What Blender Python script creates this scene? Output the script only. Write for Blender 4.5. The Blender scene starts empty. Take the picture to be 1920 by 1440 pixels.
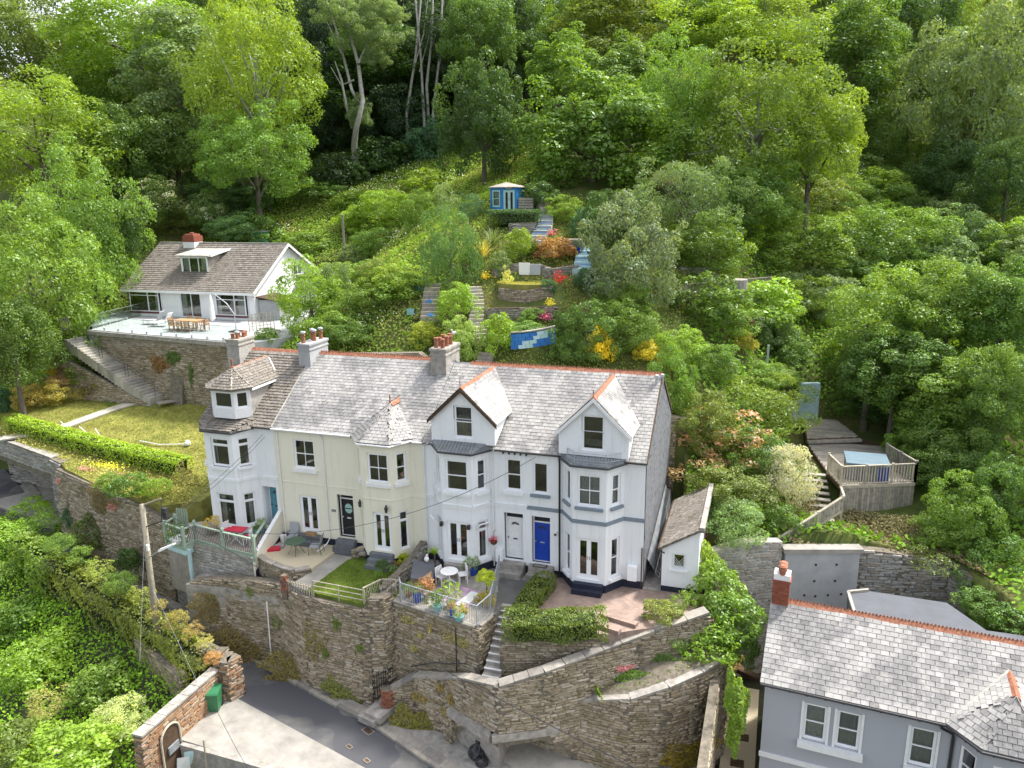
import bpy, math, random
import numpy as np
from mathutils import Vector, Matrix
from mathutils import noise as mnoise
random.seed(7); rng = np.random.default_rng(7)
PI = math.pi; rad = math.radians
S = bpy.context.scene; COL = S.collection

# ------------------------------------------------------------------ camera, sky, sun, exposure
CAM = Vector((4.533, -32.051, 17.651))
CR = Vector((0.95010, 0.31160, -0.01454)); CU = Vector((-0.06315, 0.23775, 0.96927)); CF = Vector((-0.30548, 0.91999, -0.24557))
cd = bpy.data.cameras.new('camera'); cam = bpy.data.objects.new('camera', cd); COL.objects.link(cam)
cd.sensor_width = 36; cd.lens = 36 * 1450 / 1920; cd.clip_end = 3000; cd.clip_start = 0.5
cam.matrix_world = Matrix(((CR.x, CU.x, -CF.x, CAM.x), (CR.y, CU.y, -CF.y, CAM.y), (CR.z, CU.z, -CF.z, CAM.z), (0, 0, 0, 1)))
S.camera = cam
SUN_EL, SUN_AZ = rad(57), rad(40)      # azimuth measured from +Y towards +X: behind the hill, right
w = bpy.data.worlds.new('World'); S.world = w; w.use_nodes = True
nt = w.node_tree; bg = nt.nodes['Background']
sky = nt.nodes.new('ShaderNodeTexSky'); sky.sky_type = 'NISHITA'; sky.sun_disc = False
sky.sun_elevation = SUN_EL; sky.sun_rotation = SUN_AZ; sky.air_density = 1.0; sky.dust_density = 4.0; sky.ozone_density = 1.0
hs_ = nt.nodes.new('ShaderNodeHueSaturation'); hs_.inputs['Saturation'].default_value = .38      # thin white cloud over the blue
nt.links.new(sky.outputs[0], hs_.inputs['Color']); nt.links.new(hs_.outputs[0], bg.inputs[0]); bg.inputs[1].default_value = 0.15
sl = bpy.data.lights.new('sun', 'SUN'); sl.energy = 2.1; sl.angle = rad(6); sl.color = (1.0, 0.96, 0.9)
so = bpy.data.objects.new('sun', sl); COL.objects.link(so)
sd = Vector((math.sin(SUN_AZ) * math.cos(SUN_EL), math.cos(SUN_AZ) * math.cos(SUN_EL), math.sin(SUN_EL)))
so.rotation_euler = sd.to_track_quat('Z', 'Y').to_euler(); so.location = (20, 20, 60)
S.view_settings.view_transform = 'Standard'; S.view_settings.look = 'None'; S.view_settings.gamma = 1
S.view_settings.use_curve_mapping = False; S.view_settings.exposure = 1.5
S.cycles.max_bounces = 6; S.cycles.diffuse_bounces = 3; S.cycles.transparent_max_bounces = 8

# ------------------------------------------------------------------ survey: a photo ray cut with a plane gives a point of the place
def ray(px, py):
    return CR * ((px - 960) / 1450) - CU * ((py - 720) / 1450) + CF
def at(px, py, X=None, Y=None, Z=None, D=None):
    v = ray(px, py)
    if D is not None: t = D
    elif X is not None: t = (X - CAM.x) / v.x
    elif Y is not None: t = (Y - CAM.y) / v.y
    else: t = (Z - CAM.z) / v.z
    return CAM + v * t
def proj(p):
    d = Vector(p) - CAM; c = CF.dot(d)
    return 960 + 1450 * CR.dot(d) / c, 720 - 1450 * CU.dot(d) / c, c

# ------------------------------------------------------------------ materials
def lin(h):
    h = h.lstrip('#'); c = [int(h[i:i + 2], 16) / 255 for i in (0, 2, 4)]
    return tuple(((x + .055) / 1.055) ** 2.4 if x > .04045 else x / 12.92 for x in c)
class NT:
    def __init__(s, name):
        s.m = bpy.data.materials.new(name); s.m.use_nodes = True; s.t = s.m.node_tree; s.n = s.t.nodes
        s.b = s.n['Principled BSDF']; s.out = s.n['Material Output']
    def add(s, ty, **k):
        n = s.n.new(ty)
        for a, v in k.items():
            if a.startswith('i_'):
                key = a[2:].replace('_', ' ')
                n.inputs[int(key) if key.isdigit() else key].default_value = v
            else: setattr(n, a, v)
        return n
    def ln(s, a, b): s.t.links.new(a, b)
    def noise(s, scale, detail=4, rough=.6, vec=None):
        n = s.add('ShaderNodeTexNoise'); n.inputs['Scale'].default_value = scale; n.inputs['Detail'].default_value = detail; n.inputs['Roughness'].default_value = rough
        if vec is not None: s.ln(vec, n.inputs['Vector'])
        return n.outputs['Fac']
    def ramp(s, fac, stops, mode='LINEAR'):
        r = s.add('ShaderNodeValToRGB'); cr = r.color_ramp; cr.interpolation = mode
        while len(cr.elements) < len(stops): cr.elements.new(.5)
        for e, (p, c) in zip(cr.elements, stops):
            e.position = p; e.color = (*(c if len(c) == 3 else c[:3]), 1)
        s.ln(fac, r.inputs[0]); return r.outputs[0]
    def mix(s, fac, a, b, mode='MIX'):
        m = s.add('ShaderNodeMix', data_type='RGBA', blend_type=mode)
        for i, v in ((0, fac), (6, a), (7, b)):
            if isinstance(v, bpy.types.NodeSocket): s.ln(v, m.inputs[i])
            elif i == 0: m.inputs[0].default_value = v
            else: m.inputs[i].default_value = (*v, 1)
        return m.outputs[2]
    def math(s, op, a, b=0., c=0.):
        m = s.add('ShaderNodeMath', operation=op)
        for i, v in enumerate((a, b, c)):
            if isinstance(v, bpy.types.NodeSocket): s.ln(v, m.inputs[i])
            else: m.inputs[i].default_value = v
        return m.outputs[0]
    def pos(s): return s.add('ShaderNodeNewGeometry').outputs['Position']
    def rnd(s):
        a = s.add('ShaderNodeAttribute', attribute_name='rnd').outputs['Fac']; o = s.add('ShaderNodeObjectInfo').outputs['Random']
        return s.math('FRACT', s.math('ADD', a, o))
    def scaled(s, v, sc):
        m = s.add('ShaderNodeVectorMath', operation='MULTIPLY'); s.ln(v, m.inputs[0]); m.inputs[1].default_value = sc; return m.outputs[0]
    def bump(s, h, strength=.4, dist=.02):
        b = s.add('ShaderNodeBump'); b.inputs['Strength'].default_value = strength; b.inputs['Distance'].default_value = dist
        s.ln(h, b.inputs['Height']); s.ln(b.outputs[0], s.b.inputs['Normal'])
    def fin(s, col, rough=.8, spec=.3, metal=0.):
        if isinstance(col, bpy.types.NodeSocket): s.ln(col, s.b.inputs['Base Color'])
        else: s.b.inputs['Base Color'].default_value = (*col, 1)
        if isinstance(rough, bpy.types.NodeSocket): s.ln(rough, s.b.inputs['Roughness'])
        else: s.b.inputs['Roughness'].default_value = rough
        s.b.inputs['Specular IOR Level'].default_value = spec; s.b.inputs['Metallic'].default_value = metal
        return s.m
def plain(name, c, rough=.6, var=.14, sc=6., spec=.3, metal=0., bump=0.):
    t = NT(name); p = t.pos(); n = t.noise(sc, 5, .65, p)
    k = t.ramp(n, [(.3, tuple(x * (1 - var) for x in c)), (.7, tuple(min(1, x * (1 + var)) for x in c))])
    if bump: t.bump(n, bump, .02)
    if any(q in name for q in ('timber', 'decking', 'kerb_stone', 'pale_concrete')): k = t.mix(1., k, t.ramp(t.rnd(), [(0, (.72, .72, .74)), (.5, (1, 1, 1)), (1, (1.2, 1.18, 1.12))]), 'MULTIPLY')
    return t.fin(k, rough, spec, metal)
def render_wall(name, c, dirt=(.36, .34, .28), amt=.16):
    # painted render: faint blotches, streaks of run-off dirt
    t = NT(name); p = t.pos(); a = t.noise(1.1, 6, .7, p); b = t.noise(1, 5, .7, t.scaled(p, (5, 5, .5))); g = t.noise(60, 3, .6, p)
    k = t.mix(t.math('MULTIPLY', t.ramp(b, [(.52, (0, 0, 0)), (.75, (1, 1, 1))]), amt), c, dirt)
    k = t.mix(t.math('MULTIPLY', t.ramp(a, [(.4, (0, 0, 0)), (.7, (1, 1, 1))]), amt * .6), k, tuple(x * .82 for x in c))
    t.bump(g, .12, .01); return t.fin(k, .75, .25)
def slate_mat(name, base, dark, lichen, lich_amt=.5, moss=None, patch=(.12, .13, .14), patch_amt=.0):
    t = NT(name); p = t.pos(); r = t.rnd()
    k = t.ramp(r, [(0, dark), (.05, tuple((x + y) / 2 for x, y in zip(base, dark))), (.16, tuple(x * .86 for x in base)), (.6, base), (1, tuple(min(1, x * 1.12) for x in base))])
    big = t.noise(.38, 4, .65, p)
    k = t.mix(t.math('MULTIPLY', t.ramp(big, [(.5, (0, 0, 0)), (.58, (1, 1, 1))]), patch_amt), k, patch)
    n1 = t.noise(3.2, 7, .75, p); n2 = t.noise(17, 5, .7, p)
    lm = t.math('MULTIPLY', t.ramp(n1, [(.47, (0, 0, 0)), (.62, (1, 1, 1))]), t.ramp(n2, [(.42, (0, 0, 0)), (.6, (1, 1, 1))]))
    k = t.mix(t.math('MULTIPLY', lm, lich_amt), k, lichen)
    st = t.noise(1, 5, .7, t.scaled(p, (3.2, .35, .35)))
    k = t.mix(t.math('MULTIPLY', t.ramp(st, [(.5, (0, 0, 0)), (.68, (1, 1, 1))]), .3), k, dark)
    if moss:
        n3 = t.noise(5, 6, .75, p); k = t.mix(t.math('MULTIPLY', t.ramp(n3, [(.5, (0, 0, 0)), (.6, (1, 1, 1))]), .75), k, moss)
        n4 = t.noise(11, 4, .7, p); k = t.mix(t.math('MULTIPLY', t.ramp(n4, [(.6, (0, 0, 0)), (.66, (1, 1, 1))]), .6), k, (.06, .052, .04))
    t.bump(n2, .35, .02); return t.fin(k, .85, .12)
def stone_mat(name, cols, grime=(.10, .085, .05), gamt=.5, moss=(.10, .12, .03), mamt=.25):
    t = NT(name); p = t.pos(); r = t.rnd(); n = len(cols)
    k = t.ramp(r, [(i / max(1, n - 1), c) for i, c in enumerate(cols)])
    a = t.noise(.55, 6, .7, p); b = t.noise(7, 6, .75, p); m = t.noise(.9, 6, .75, p)
    k = t.mix(t.math('MULTIPLY', t.ramp(b, [(.35, (1, 1, 1)), (.6, (0, 0, 0))]), .55), k, grime)
    k = t.mix(t.math('MULTIPLY', t.ramp(a, [(.5, (0, 0, 0)), (.66, (1, 1, 1))]), gamt), k, grime)
    k = t.mix(t.math('MULTIPLY', t.math('MULTIPLY', t.ramp(m, [(.54, (0, 0, 0)), (.64, (1, 1, 1))]), t.ramp(b, [(.4, (0, 0, 0)), (.6, (1, 1, 1))])), mamt * 2.4), k, moss)
    t.bump(b, .5, .03); return t.fin(k, .9, .15)
def leaf_mat(name, trans=.42, var=.35, hue=(1.25, 1.05, .55)):
    # leaf colour = the object's own colour, varied leaf by leaf
    t = NT(name); oc = t.add('ShaderNodeObjectInfo').outputs['Color']; a = t.add('ShaderNodeAttribute', attribute_name='rnd').outputs['Fac']
    v = t.ramp(a, [(0, (1 - var,) * 3), (.5, (1, 1, 1)), (.86, (1 + var * .5, 1 + var * .5, 1)), (1, tuple(x * (1 + var) for x in hue))])
    k = t.mix(1., oc, t.mix(1., v, (1.5, 1.55, 1.22), 'MULTIPLY'), 'MULTIPLY')
    t.n.remove(t.b)
    d = t.add('ShaderNodeBsdfDiffuse'); tr = t.add('ShaderNodeBsdfTranslucent'); g = t.add('ShaderNodeBsdfGlossy'); g.inputs['Roughness'].default_value = .45
    t.ln(k, d.inputs[0]); t.ln(t.mix(1., k, (1.6, 1.4, .6), 'MULTIPLY'), tr.inputs[0]); g.inputs[0].default_value = (.5, .55, .5, 1)
    m1 = t.add('ShaderNodeMixShader'); m1.inputs[0].default_value = trans; t.ln(d.outputs[0], m1.inputs[1]); t.ln(tr.outputs[0], m1.inputs[2])
    m2 = t.add('ShaderNodeMixShader'); m2.inputs[0].default_value = .06; t.ln(m1.outputs[0], m2.inputs[1]); t.ln(g.outputs[0], m2.inputs[2])
    t.ln(m2.outputs[0], t.out.inputs[0]); return t.m
def glass_mat(name, refl=.28, tint=(.75, .8, .8), rough=.03):
    t = NT(name); t.n.remove(t.b)
    tr = t.add('ShaderNodeBsdfTransparent'); tr.inputs[0].default_value = (*tint, 1); g = t.add('ShaderNodeBsdfGlossy'); g.inputs['Roughness'].default_value = rough
    f = t.add('ShaderNodeFresnel'); f.inputs[0].default_value = 1.5
    fac = t.math('MINIMUM', t.math('ADD', t.math('MULTIPLY', f.outputs[0], 1.2), refl * .45), 1.)
    m = t.add('ShaderNodeMixShader'); t.ln(fac, m.inputs[0]); t.ln(tr.outputs[0], m.inputs[1]); t.ln(g.outputs[0], m.inputs[2]); t.ln(m.outputs[0], t.out.inputs[0])
    return t.m
M = {}
M['white'] = render_wall('white_render', (.80, .81, .82), (.34, .32, .26), .3)
M['cream'] = render_wall('cream_render', (.78, .745, .61), (.4, .36, .26), .24)
M['greyr'] = render_wall('grey_render', (.40, .41, .44), (.3, .3, .3), .1)
M['greyband'] = plain('grey_band_paint', (.20, .24, .28), .6, .08)
M['navy'] = plain('navy_plinth_paint', (.022, .026, .045), .6, .25)
M['upvc'] = plain('white_frame', (.84, .85, .86), .35, .03, 3, .5)
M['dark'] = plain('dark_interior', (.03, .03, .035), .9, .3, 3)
M['curtain'] = plain('pale_curtain', (.5, .5, .49), .9, .2, 9)
M['glass'] = glass_mat('window_glass')
M['clear'] = glass_mat('clear_glass', .1, (.82, .9, .88))
M['slate'] = slate_mat('weathered_slate', (.25, .245, .235), (.13, .13, .13), (.36, .35, .31), .5, None, (.13, .13, .13), .4)
M['slateg'] = slate_mat('lichened_pale_slate', (.33, .32, .305), (.165, .16, .155), (.46, .445, .40), .6, None, (.15, .148, .15), .7)
M['mossy'] = slate_mat('mossy_slate', (.20, .18, .16), (.10, .09, .08), (.42, .39, .33), .85, (.12, .10, .065))
M['slatew'] = slate_mat('hung_slate', (.15, .16, .175), (.07, .075, .09), (.30, .26, .20), .55)
M['terra'] = plain('terracotta', (.29, .125, .075), .8, .5, 9, .2, 0, .3)
M['brick'] = stone_mat('red_brick', [(.30, .09, .05), (.38, .13, .07), (.24, .07, .05), (.42, .17, .1)], (.14, .07, .05), .2, (.1, .1, .04), .0)
M['concrete'] = plain('old_concrete', (.30, .28, .25), .9, .35, 3, .2, 0, .3)
M['concl'] = plain('pale_concrete', (.36, .34, .295), .9, .25, 1.2, .2, 0, .2)
M['concw'] = plain('smooth_concrete', (.36, .37, .37), .85, .15, 1.0, .2, 0, .1)
M['mortar'] = plain('dark_mortar', (.16, .14, .11), .95, .4, 5, .1, 0, .4)
M['stone'] = stone_mat('rubble_stone', [(.20, .165, .115), (.35, .29, .205), (.45, .385, .285), (.28, .225, .15), (.54, .48, .39), (.38, .295, .19)], (.15, .12, .07), .4, (.12, .12, .035), .35)
M['stonel'] = stone_mat('grey_slate_stone', [(.24, .24, .23), (.36, .36, .34), (.45, .44, .41), (.30, .26, .2), (.5, .49, .46)], (.14, .125, .1), .3, (.1, .12, .04), .12)
M['stoner'] = stone_mat('rust_slate_stone', [(.30, .15, .08), (.42, .29, .17), (.36, .2, .11), (.5, .42, .32), (.24, .13, .08)], (.16, .1, .06), .3, (.1, .12, .04), .05)
M['asphalt'] = plain('asphalt', (.062, .063, .068), .95, .22, 2.2, .2, 0, .3)
M['asphl'] = plain('worn_asphalt', (.12, .118, .112), .95, .22, 1.6, .2, 0, .3)
M['kerb'] = plain('kerb_stone', (.27, .25, .22), .9, .22, 4, .2)
M['gravel'] = plain('pale_gravel', (.52, .45, .32), .95, .35, 22, .1, 0, .6)
M['soil'] = plain('soil', (.15, .115, .07), .95, .4, 3, .1, 0, .6)
M['grassg'] = plain('lawn_turf', (.115, .15, .03), .95, .4, 1.5, .1, 0, .5)
M['grassy'] = plain('dry_lawn', (.21, .20, .055), .95, .45, 1.1, .1, 0, .5)
M['paving'] = plain('red_brown_paving', (.27, .20, .165), .9, .28, 2.6, .2, 0, .3)
M['wood'] = plain('weathered_timber', (.30, .275, .235), .85, .3, 5, .2, 0, .3)
M['woodl'] = plain('pale_timber', (.40, .36, .28), .85, .22, 5, .2)
M['woodd'] = plain('dark_timber', (.085, .055, .035), .8, .35, 6, .2)
M['teak'] = plain('teak', (.36, .22, .11), .7, .25, 6, .3)
M['deckb'] = plain('grey_brown_decking', (.29, .265, .23), .85, .22, 3, .2)
M['sage'] = plain('sage_green_paint', (.30, .38, .30), .6, .12, 6)
M['black'] = plain('black_paint', (.015, .015, .017), .45, .2, 6, .5)
M['blackw'] = plain('black_steel', (.03, .03, .032), .5, .2, 6, .5)
M['metal'] = plain('galvanised_steel', (.42, .45, .48), .45, .12, 8, .5, .4)
M['whitep'] = plain('white_paint', (.78, .78, .77), .5, .06, 5, .4)
M['blued'] = plain('blue_door_paint', (.012, .055, .38), .35, .1, 4, .5)
M['teald'] = plain('teal_door_paint', (.10, .30, .36), .4, .1, 4, .5)
M['hutb'] = plain('hut_blue_paint', (.025, .17, .42), .55, .15, 4, .4)
M['mint'] = plain('mint_paint', (.35, .55, .50), .55, .1, 4, .4)
M['red'] = plain('red_paint', (.5, .02, .05), .5, .15, 4, .4)
M['bluepot'] = plain('blue_glaze', (.01, .06, .34), .15, .15, 4, .6)
M['tealpot'] = plain('teal_glaze', (.2, .42, .42), .2, .15, 4, .6)
M['orange'] = plain('orange_plastic', (.7, .12, .03), .5, .1, 4, .4)
M['bin'] = plain('green_plastic', (.03, .16, .07), .4, .12, 3, .5)
M['bag'] = plain('black_bin_bag', (.02, .02, .022), .25, .3, 9, .6, 0, .5)
M['lead'] = plain('lead_sheet', (.20, .215, .225), .7, .3, 2.5, .3, 0, .2)
M['felt'] = plain('grey_roof_membrane', (.10, .107, .12), .85, .12, 1.3, .2)
M['fabg'] = plain('grey_sling_fabric', (.33, .34, .36), .8, .1, 20, .2)
M['bark'] = plain('bark', (.14, .12, .095), .9, .35, 4, .1, 0, .6)
M['barkp'] = plain('pale_bark', (.32, .31, .27), .9, .3, 4, .1, 0, .4)
M['pole'] = plain('pole_timber', (.30, .27, .20), .85, .25, 5, .2)
M['tub'] = plain('hot_tub_cover', (.12, .18, .22), .5, .1, 3, .4)
M['bp'] = plain('cobalt_paint', (.02, .14, .40), .6, .2, 5, .4)
M['bt'] = plain('pale_teal_paint', (.42, .58, .60), .6, .15, 5, .4)
M['leaf'] = leaf_mat('foliage')
M['flower'] = leaf_mat('petals', .2, .15, (1, 1, 1))
M['cover'] = leaf_mat('ground_cover_leaves', .3, .45)

# ------------------------------------------------------------------ mesh builder
class MB:
    def __init__(s): s.v = []; s.f = []; s.mi = []; s.r = []
    def add(s, vs, fs, mi=0, r=None):
        o = len(s.v); s.v += [tuple(p) for p in vs]; r = random.random() if r is None else r
        for f in fs: s.f.append(tuple(i + o for i in f)); s.mi.append(mi); s.r.append(r)
        return s
    def hexa(s, p, mi=0, r=None):      # 8 corners: bottom 0-3 counter-clockwise, top 4-7
        return s.add(p, [(3, 2, 1, 0), (4, 5, 6, 7), (0, 1, 5, 4), (1, 2, 6, 5), (2, 3, 7, 6), (3, 0, 4, 7)], mi, r)
    def box(s, c, d, rz=0., mi=0, r=None, tilt=None):
        m = Matrix.Rotation(rz, 3, 'Z')
        if tilt is not None: m = m @ tilt
        c = Vector(c); p = []
        for z in (-.5, .5):
            for x, y in ((-.5, -.5), (.5, -.5), (.5, .5), (-.5, .5)): p.append(c + m @ Vector((x * d[0], y * d[1], z * d[2])))
        return s.hexa(p, mi, r)
    def bx(s, x0, x1, y0, y1, z0, z1, mi=0, r=None): return s.box(((x0 + x1) / 2, (y0 + y1) / 2, (z0 + z1) / 2), (x1 - x0, y1 - y0, z1 - z0), 0, mi, r)
    def bar(s, a, b, w, h=None, mi=0, r=None, up=(0, 0, 1)):
        a = Vector(a); b = Vector(b); h = h or w; d = (b - a).normalized(); u = Vector(up)
        if abs(d.dot(u)) > .97: u = Vector((0, 1, 0))
        x = d.cross(u).normalized() * w / 2; y = x.cross(d).normalized() * h / 2
        return s.hexa([a - x - y, a + x - y, a + x + y, a - x + y, b - x - y, b + x - y, b + x + y, b - x + y], mi, r)
    def prism(s, poly, z0, z1, mi=0, r=None):
        n = len(poly); g = lambda z, i: z[i] if hasattr(z, '__len__') else z
        if sum(poly[i][0] * poly[(i + 1) % n][1] - poly[(i + 1) % n][0] * poly[i][1] for i in range(n)) < 0:
            poly = poly[::-1]; z0 = z0[::-1] if hasattr(z0, '__len__') else z0; z1 = z1[::-1] if hasattr(z1, '__len__') else z1
        vs = [(p[0], p[1], g(z0, i)) for i, p in enumerate(poly)] + [(p[0], p[1], g(z1, i)) for i, p in enumerate(poly)]
        return s.add(vs, [tuple(range(n))[::-1], tuple(range(n, 2 * n))] + [(i, (i + 1) % n, (i + 1) % n + n, i + n) for i in range(n)], mi, r)
    def tube(s, pts, r, n=6, mi=0, rr=None, cap=True):
        pts = [Vector(p) for p in pts]; rs = r if hasattr(r, '__len__') else [r] * len(pts); vs = []; fs = []
        for i, p in enumerate(pts):
            d = (pts[min(i + 1, len(pts) - 1)] - pts[max(i - 1, 0)]).normalized(); u = Vector((0, 0, 1)) if abs(d.z) < .9 else Vector((1, 0, 0))
            x = d.cross(u).normalized(); y = x.cross(d)
            for k in range(n):
                t = 2 * PI * k / n; vs.append(p + (x * math.cos(t) + y * math.sin(t)) * rs[i])
        for i in range(len(pts) - 1):
            for k in range(n): a = i * n + k; b = i * n + (k + 1) % n; fs.append((a, b, b + n, a + n))
        if cap: fs += [tuple(range(n))[::-1], tuple(range(len(vs) - n, len(vs)))]
        return s.add(vs, fs, mi, rr)
    def lathe(s, c, prof, n=12, mi=0, r=None):
        c = Vector(c); vs = []; fs = []
        for (rd, z) in prof:
            for k in range(n): t = 2 * PI * k / n; vs.append(c + Vector((rd * math.cos(t), rd * math.sin(t), z)))
        for i in range(len(prof) - 1):
            for k in range(n): a = i * n + k; b = i * n + (k + 1) % n; fs.append((a, b, b + n, a + n))
        fs += [tuple(range(n))[::-1], tuple(range(len(vs) - n, len(vs)))]
        return s.add(vs, fs, mi, r)
    def quad(s, a, b, c, d, mi=0, r=None): return s.add([a, b, c, d], [(0, 1, 2, 3)], mi, r)
    def mesh(s, name, mats):
        me = bpy.data.meshes.new(name); me.from_pydata(s.v, [], s.f)
        for m in (mats if isinstance(mats, (list, tuple)) else [mats]): me.materials.append(M[m] if isinstance(m, str) else m)
        me.polygons.foreach_set('material_index', s.mi)
        at_ = me.attributes.new('rnd', 'FLOAT', 'FACE'); at_.data.foreach_set('value', s.r); me.update(); return me
    def build(s, name, mats, parent=None, smooth=False, label=None, cat=None, group=None, kind=None, origin=None):
        if origin is not None:
            o_ = Vector(origin); s.v = [tuple(Vector(p) - o_) for p in s.v]
        me = s.mesh(name, mats)
        if smooth: me.polygons.foreach_set('use_smooth', [True] * len(me.polygons))
        o = bpy.data.objects.new(name, me); COL.objects.link(o)
        if origin is not None: o.location = origin
        if parent is not None: o.parent = parent; o.matrix_parent_inverse = Matrix.Translation(parent.location).inverted() if not parent.get('local') else Matrix()
        return tag(o, label, cat, group, kind)
def tag(o, label=None, cat=None, group=None, kind=None):
    if label: o['label'] = label
    if cat: o['category'] = cat
    if group: o['group'] = group
    if kind: o['kind'] = kind
    return o
def thing(name, loc, label, cat, group=None, rz=0., local=False):
    # local things are modelled round their own origin; the others in world coordinates
    o = bpy.data.objects.new(name, None); COL.objects.link(o); o.location = loc; o.rotation_euler = (0, 0, rz); o.empty_display_size = .2
    if local: o['local'] = True
    return tag(o, label, cat, group)
def link(name, me, parent=None, loc=(0, 0, 0), rot=(0, 0, 0), scale=(1, 1, 1)):
    o = bpy.data.objects.new(name, me); COL.objects.link(o); o.location = loc; o.rotation_euler = rot; o.scale = scale
    if parent is not None:
        o.parent = parent
        if not parent.get('local'): o.matrix_parent_inverse = Matrix.Translation(parent.location).inverted()
    return o
def dup(o, loc=None, rz=None, label=None, parent=None):
    c = o.copy(); COL.objects.link(c); c.parent = parent
    if loc is not None: c.location = loc
    if rz is not None: c.rotation_euler = (0, 0, rz)
    if label: c['label'] = label
    for ch in list(o.children): dup(ch, parent=c)
    return c
# ------------------------------------------------------------------ building kit
V3 = Vector
Zv = V3((0, 0, 1))
def facade(mb, o, u, n, W, z0, z1, holes=(), depth=.13, mi=0, off=0.):
    # wall face with real openings and reveals; o = point at u=0 (z absolute)
    o = V3((o[0], o[1], 0)) + V3(n) * off; u = V3(u); n = V3(n)
    us = sorted({0., W, *[h[0] for h in holes], *[h[1] for h in holes]}); zs = sorted({z0, z1, *[h[2] for h in holes], *[h[3] for h in holes]})
    P = lambda a, z, d=0.: o + u * a + Zv * z - n * d
    for i in range(len(us) - 1):
        for j in range(len(zs) - 1):
            cu, cz = (us[i] + us[i + 1]) / 2, (zs[j] + zs[j + 1]) / 2
            if any(h[0] < cu < h[1] and h[2] < cz < h[3] for h in holes): continue
            mb.quad(P(us[i], zs[j]), P(us[i + 1], zs[j]), P(us[i + 1], zs[j + 1]), P(us[i], zs[j + 1]), mi, .5)
    for a, b, c, d in holes:
        dd = depth
        mb.quad(P(a, c), P(a, d), P(a, d, dd), P(a, c, dd), mi, .5); mb.quad(P(b, d), P(b, c), P(b, c, dd), P(b, d, dd), mi, .5)
        mb.quad(P(a, d), P(b, d), P(b, d, dd), P(a, d, dd), mi, .5); mb.quad(P(b, c), P(a, c), P(a, c, dd), P(b, c, dd), mi, .5)
def ubox(mb, o, u, n, a, b, z0, z1, d0, d1, mi=0, r=.5):
    # box in wall coordinates: along u from a to b, height z0..z1, depth d0 (outer, + = out) to d1 (inner)
    o = V3((o[0], o[1], 0)); P = lambda x, z, d: o + u * x + Zv * z + n * d
    mb.hexa([P(a, z0, d0), P(b, z0, d0), P(b, z0, d1), P(a, z0, d1), P(a, z1, d0), P(b, z1, d0), P(b, z1, d1), P(a, z1, d1)], mi, r)
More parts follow.
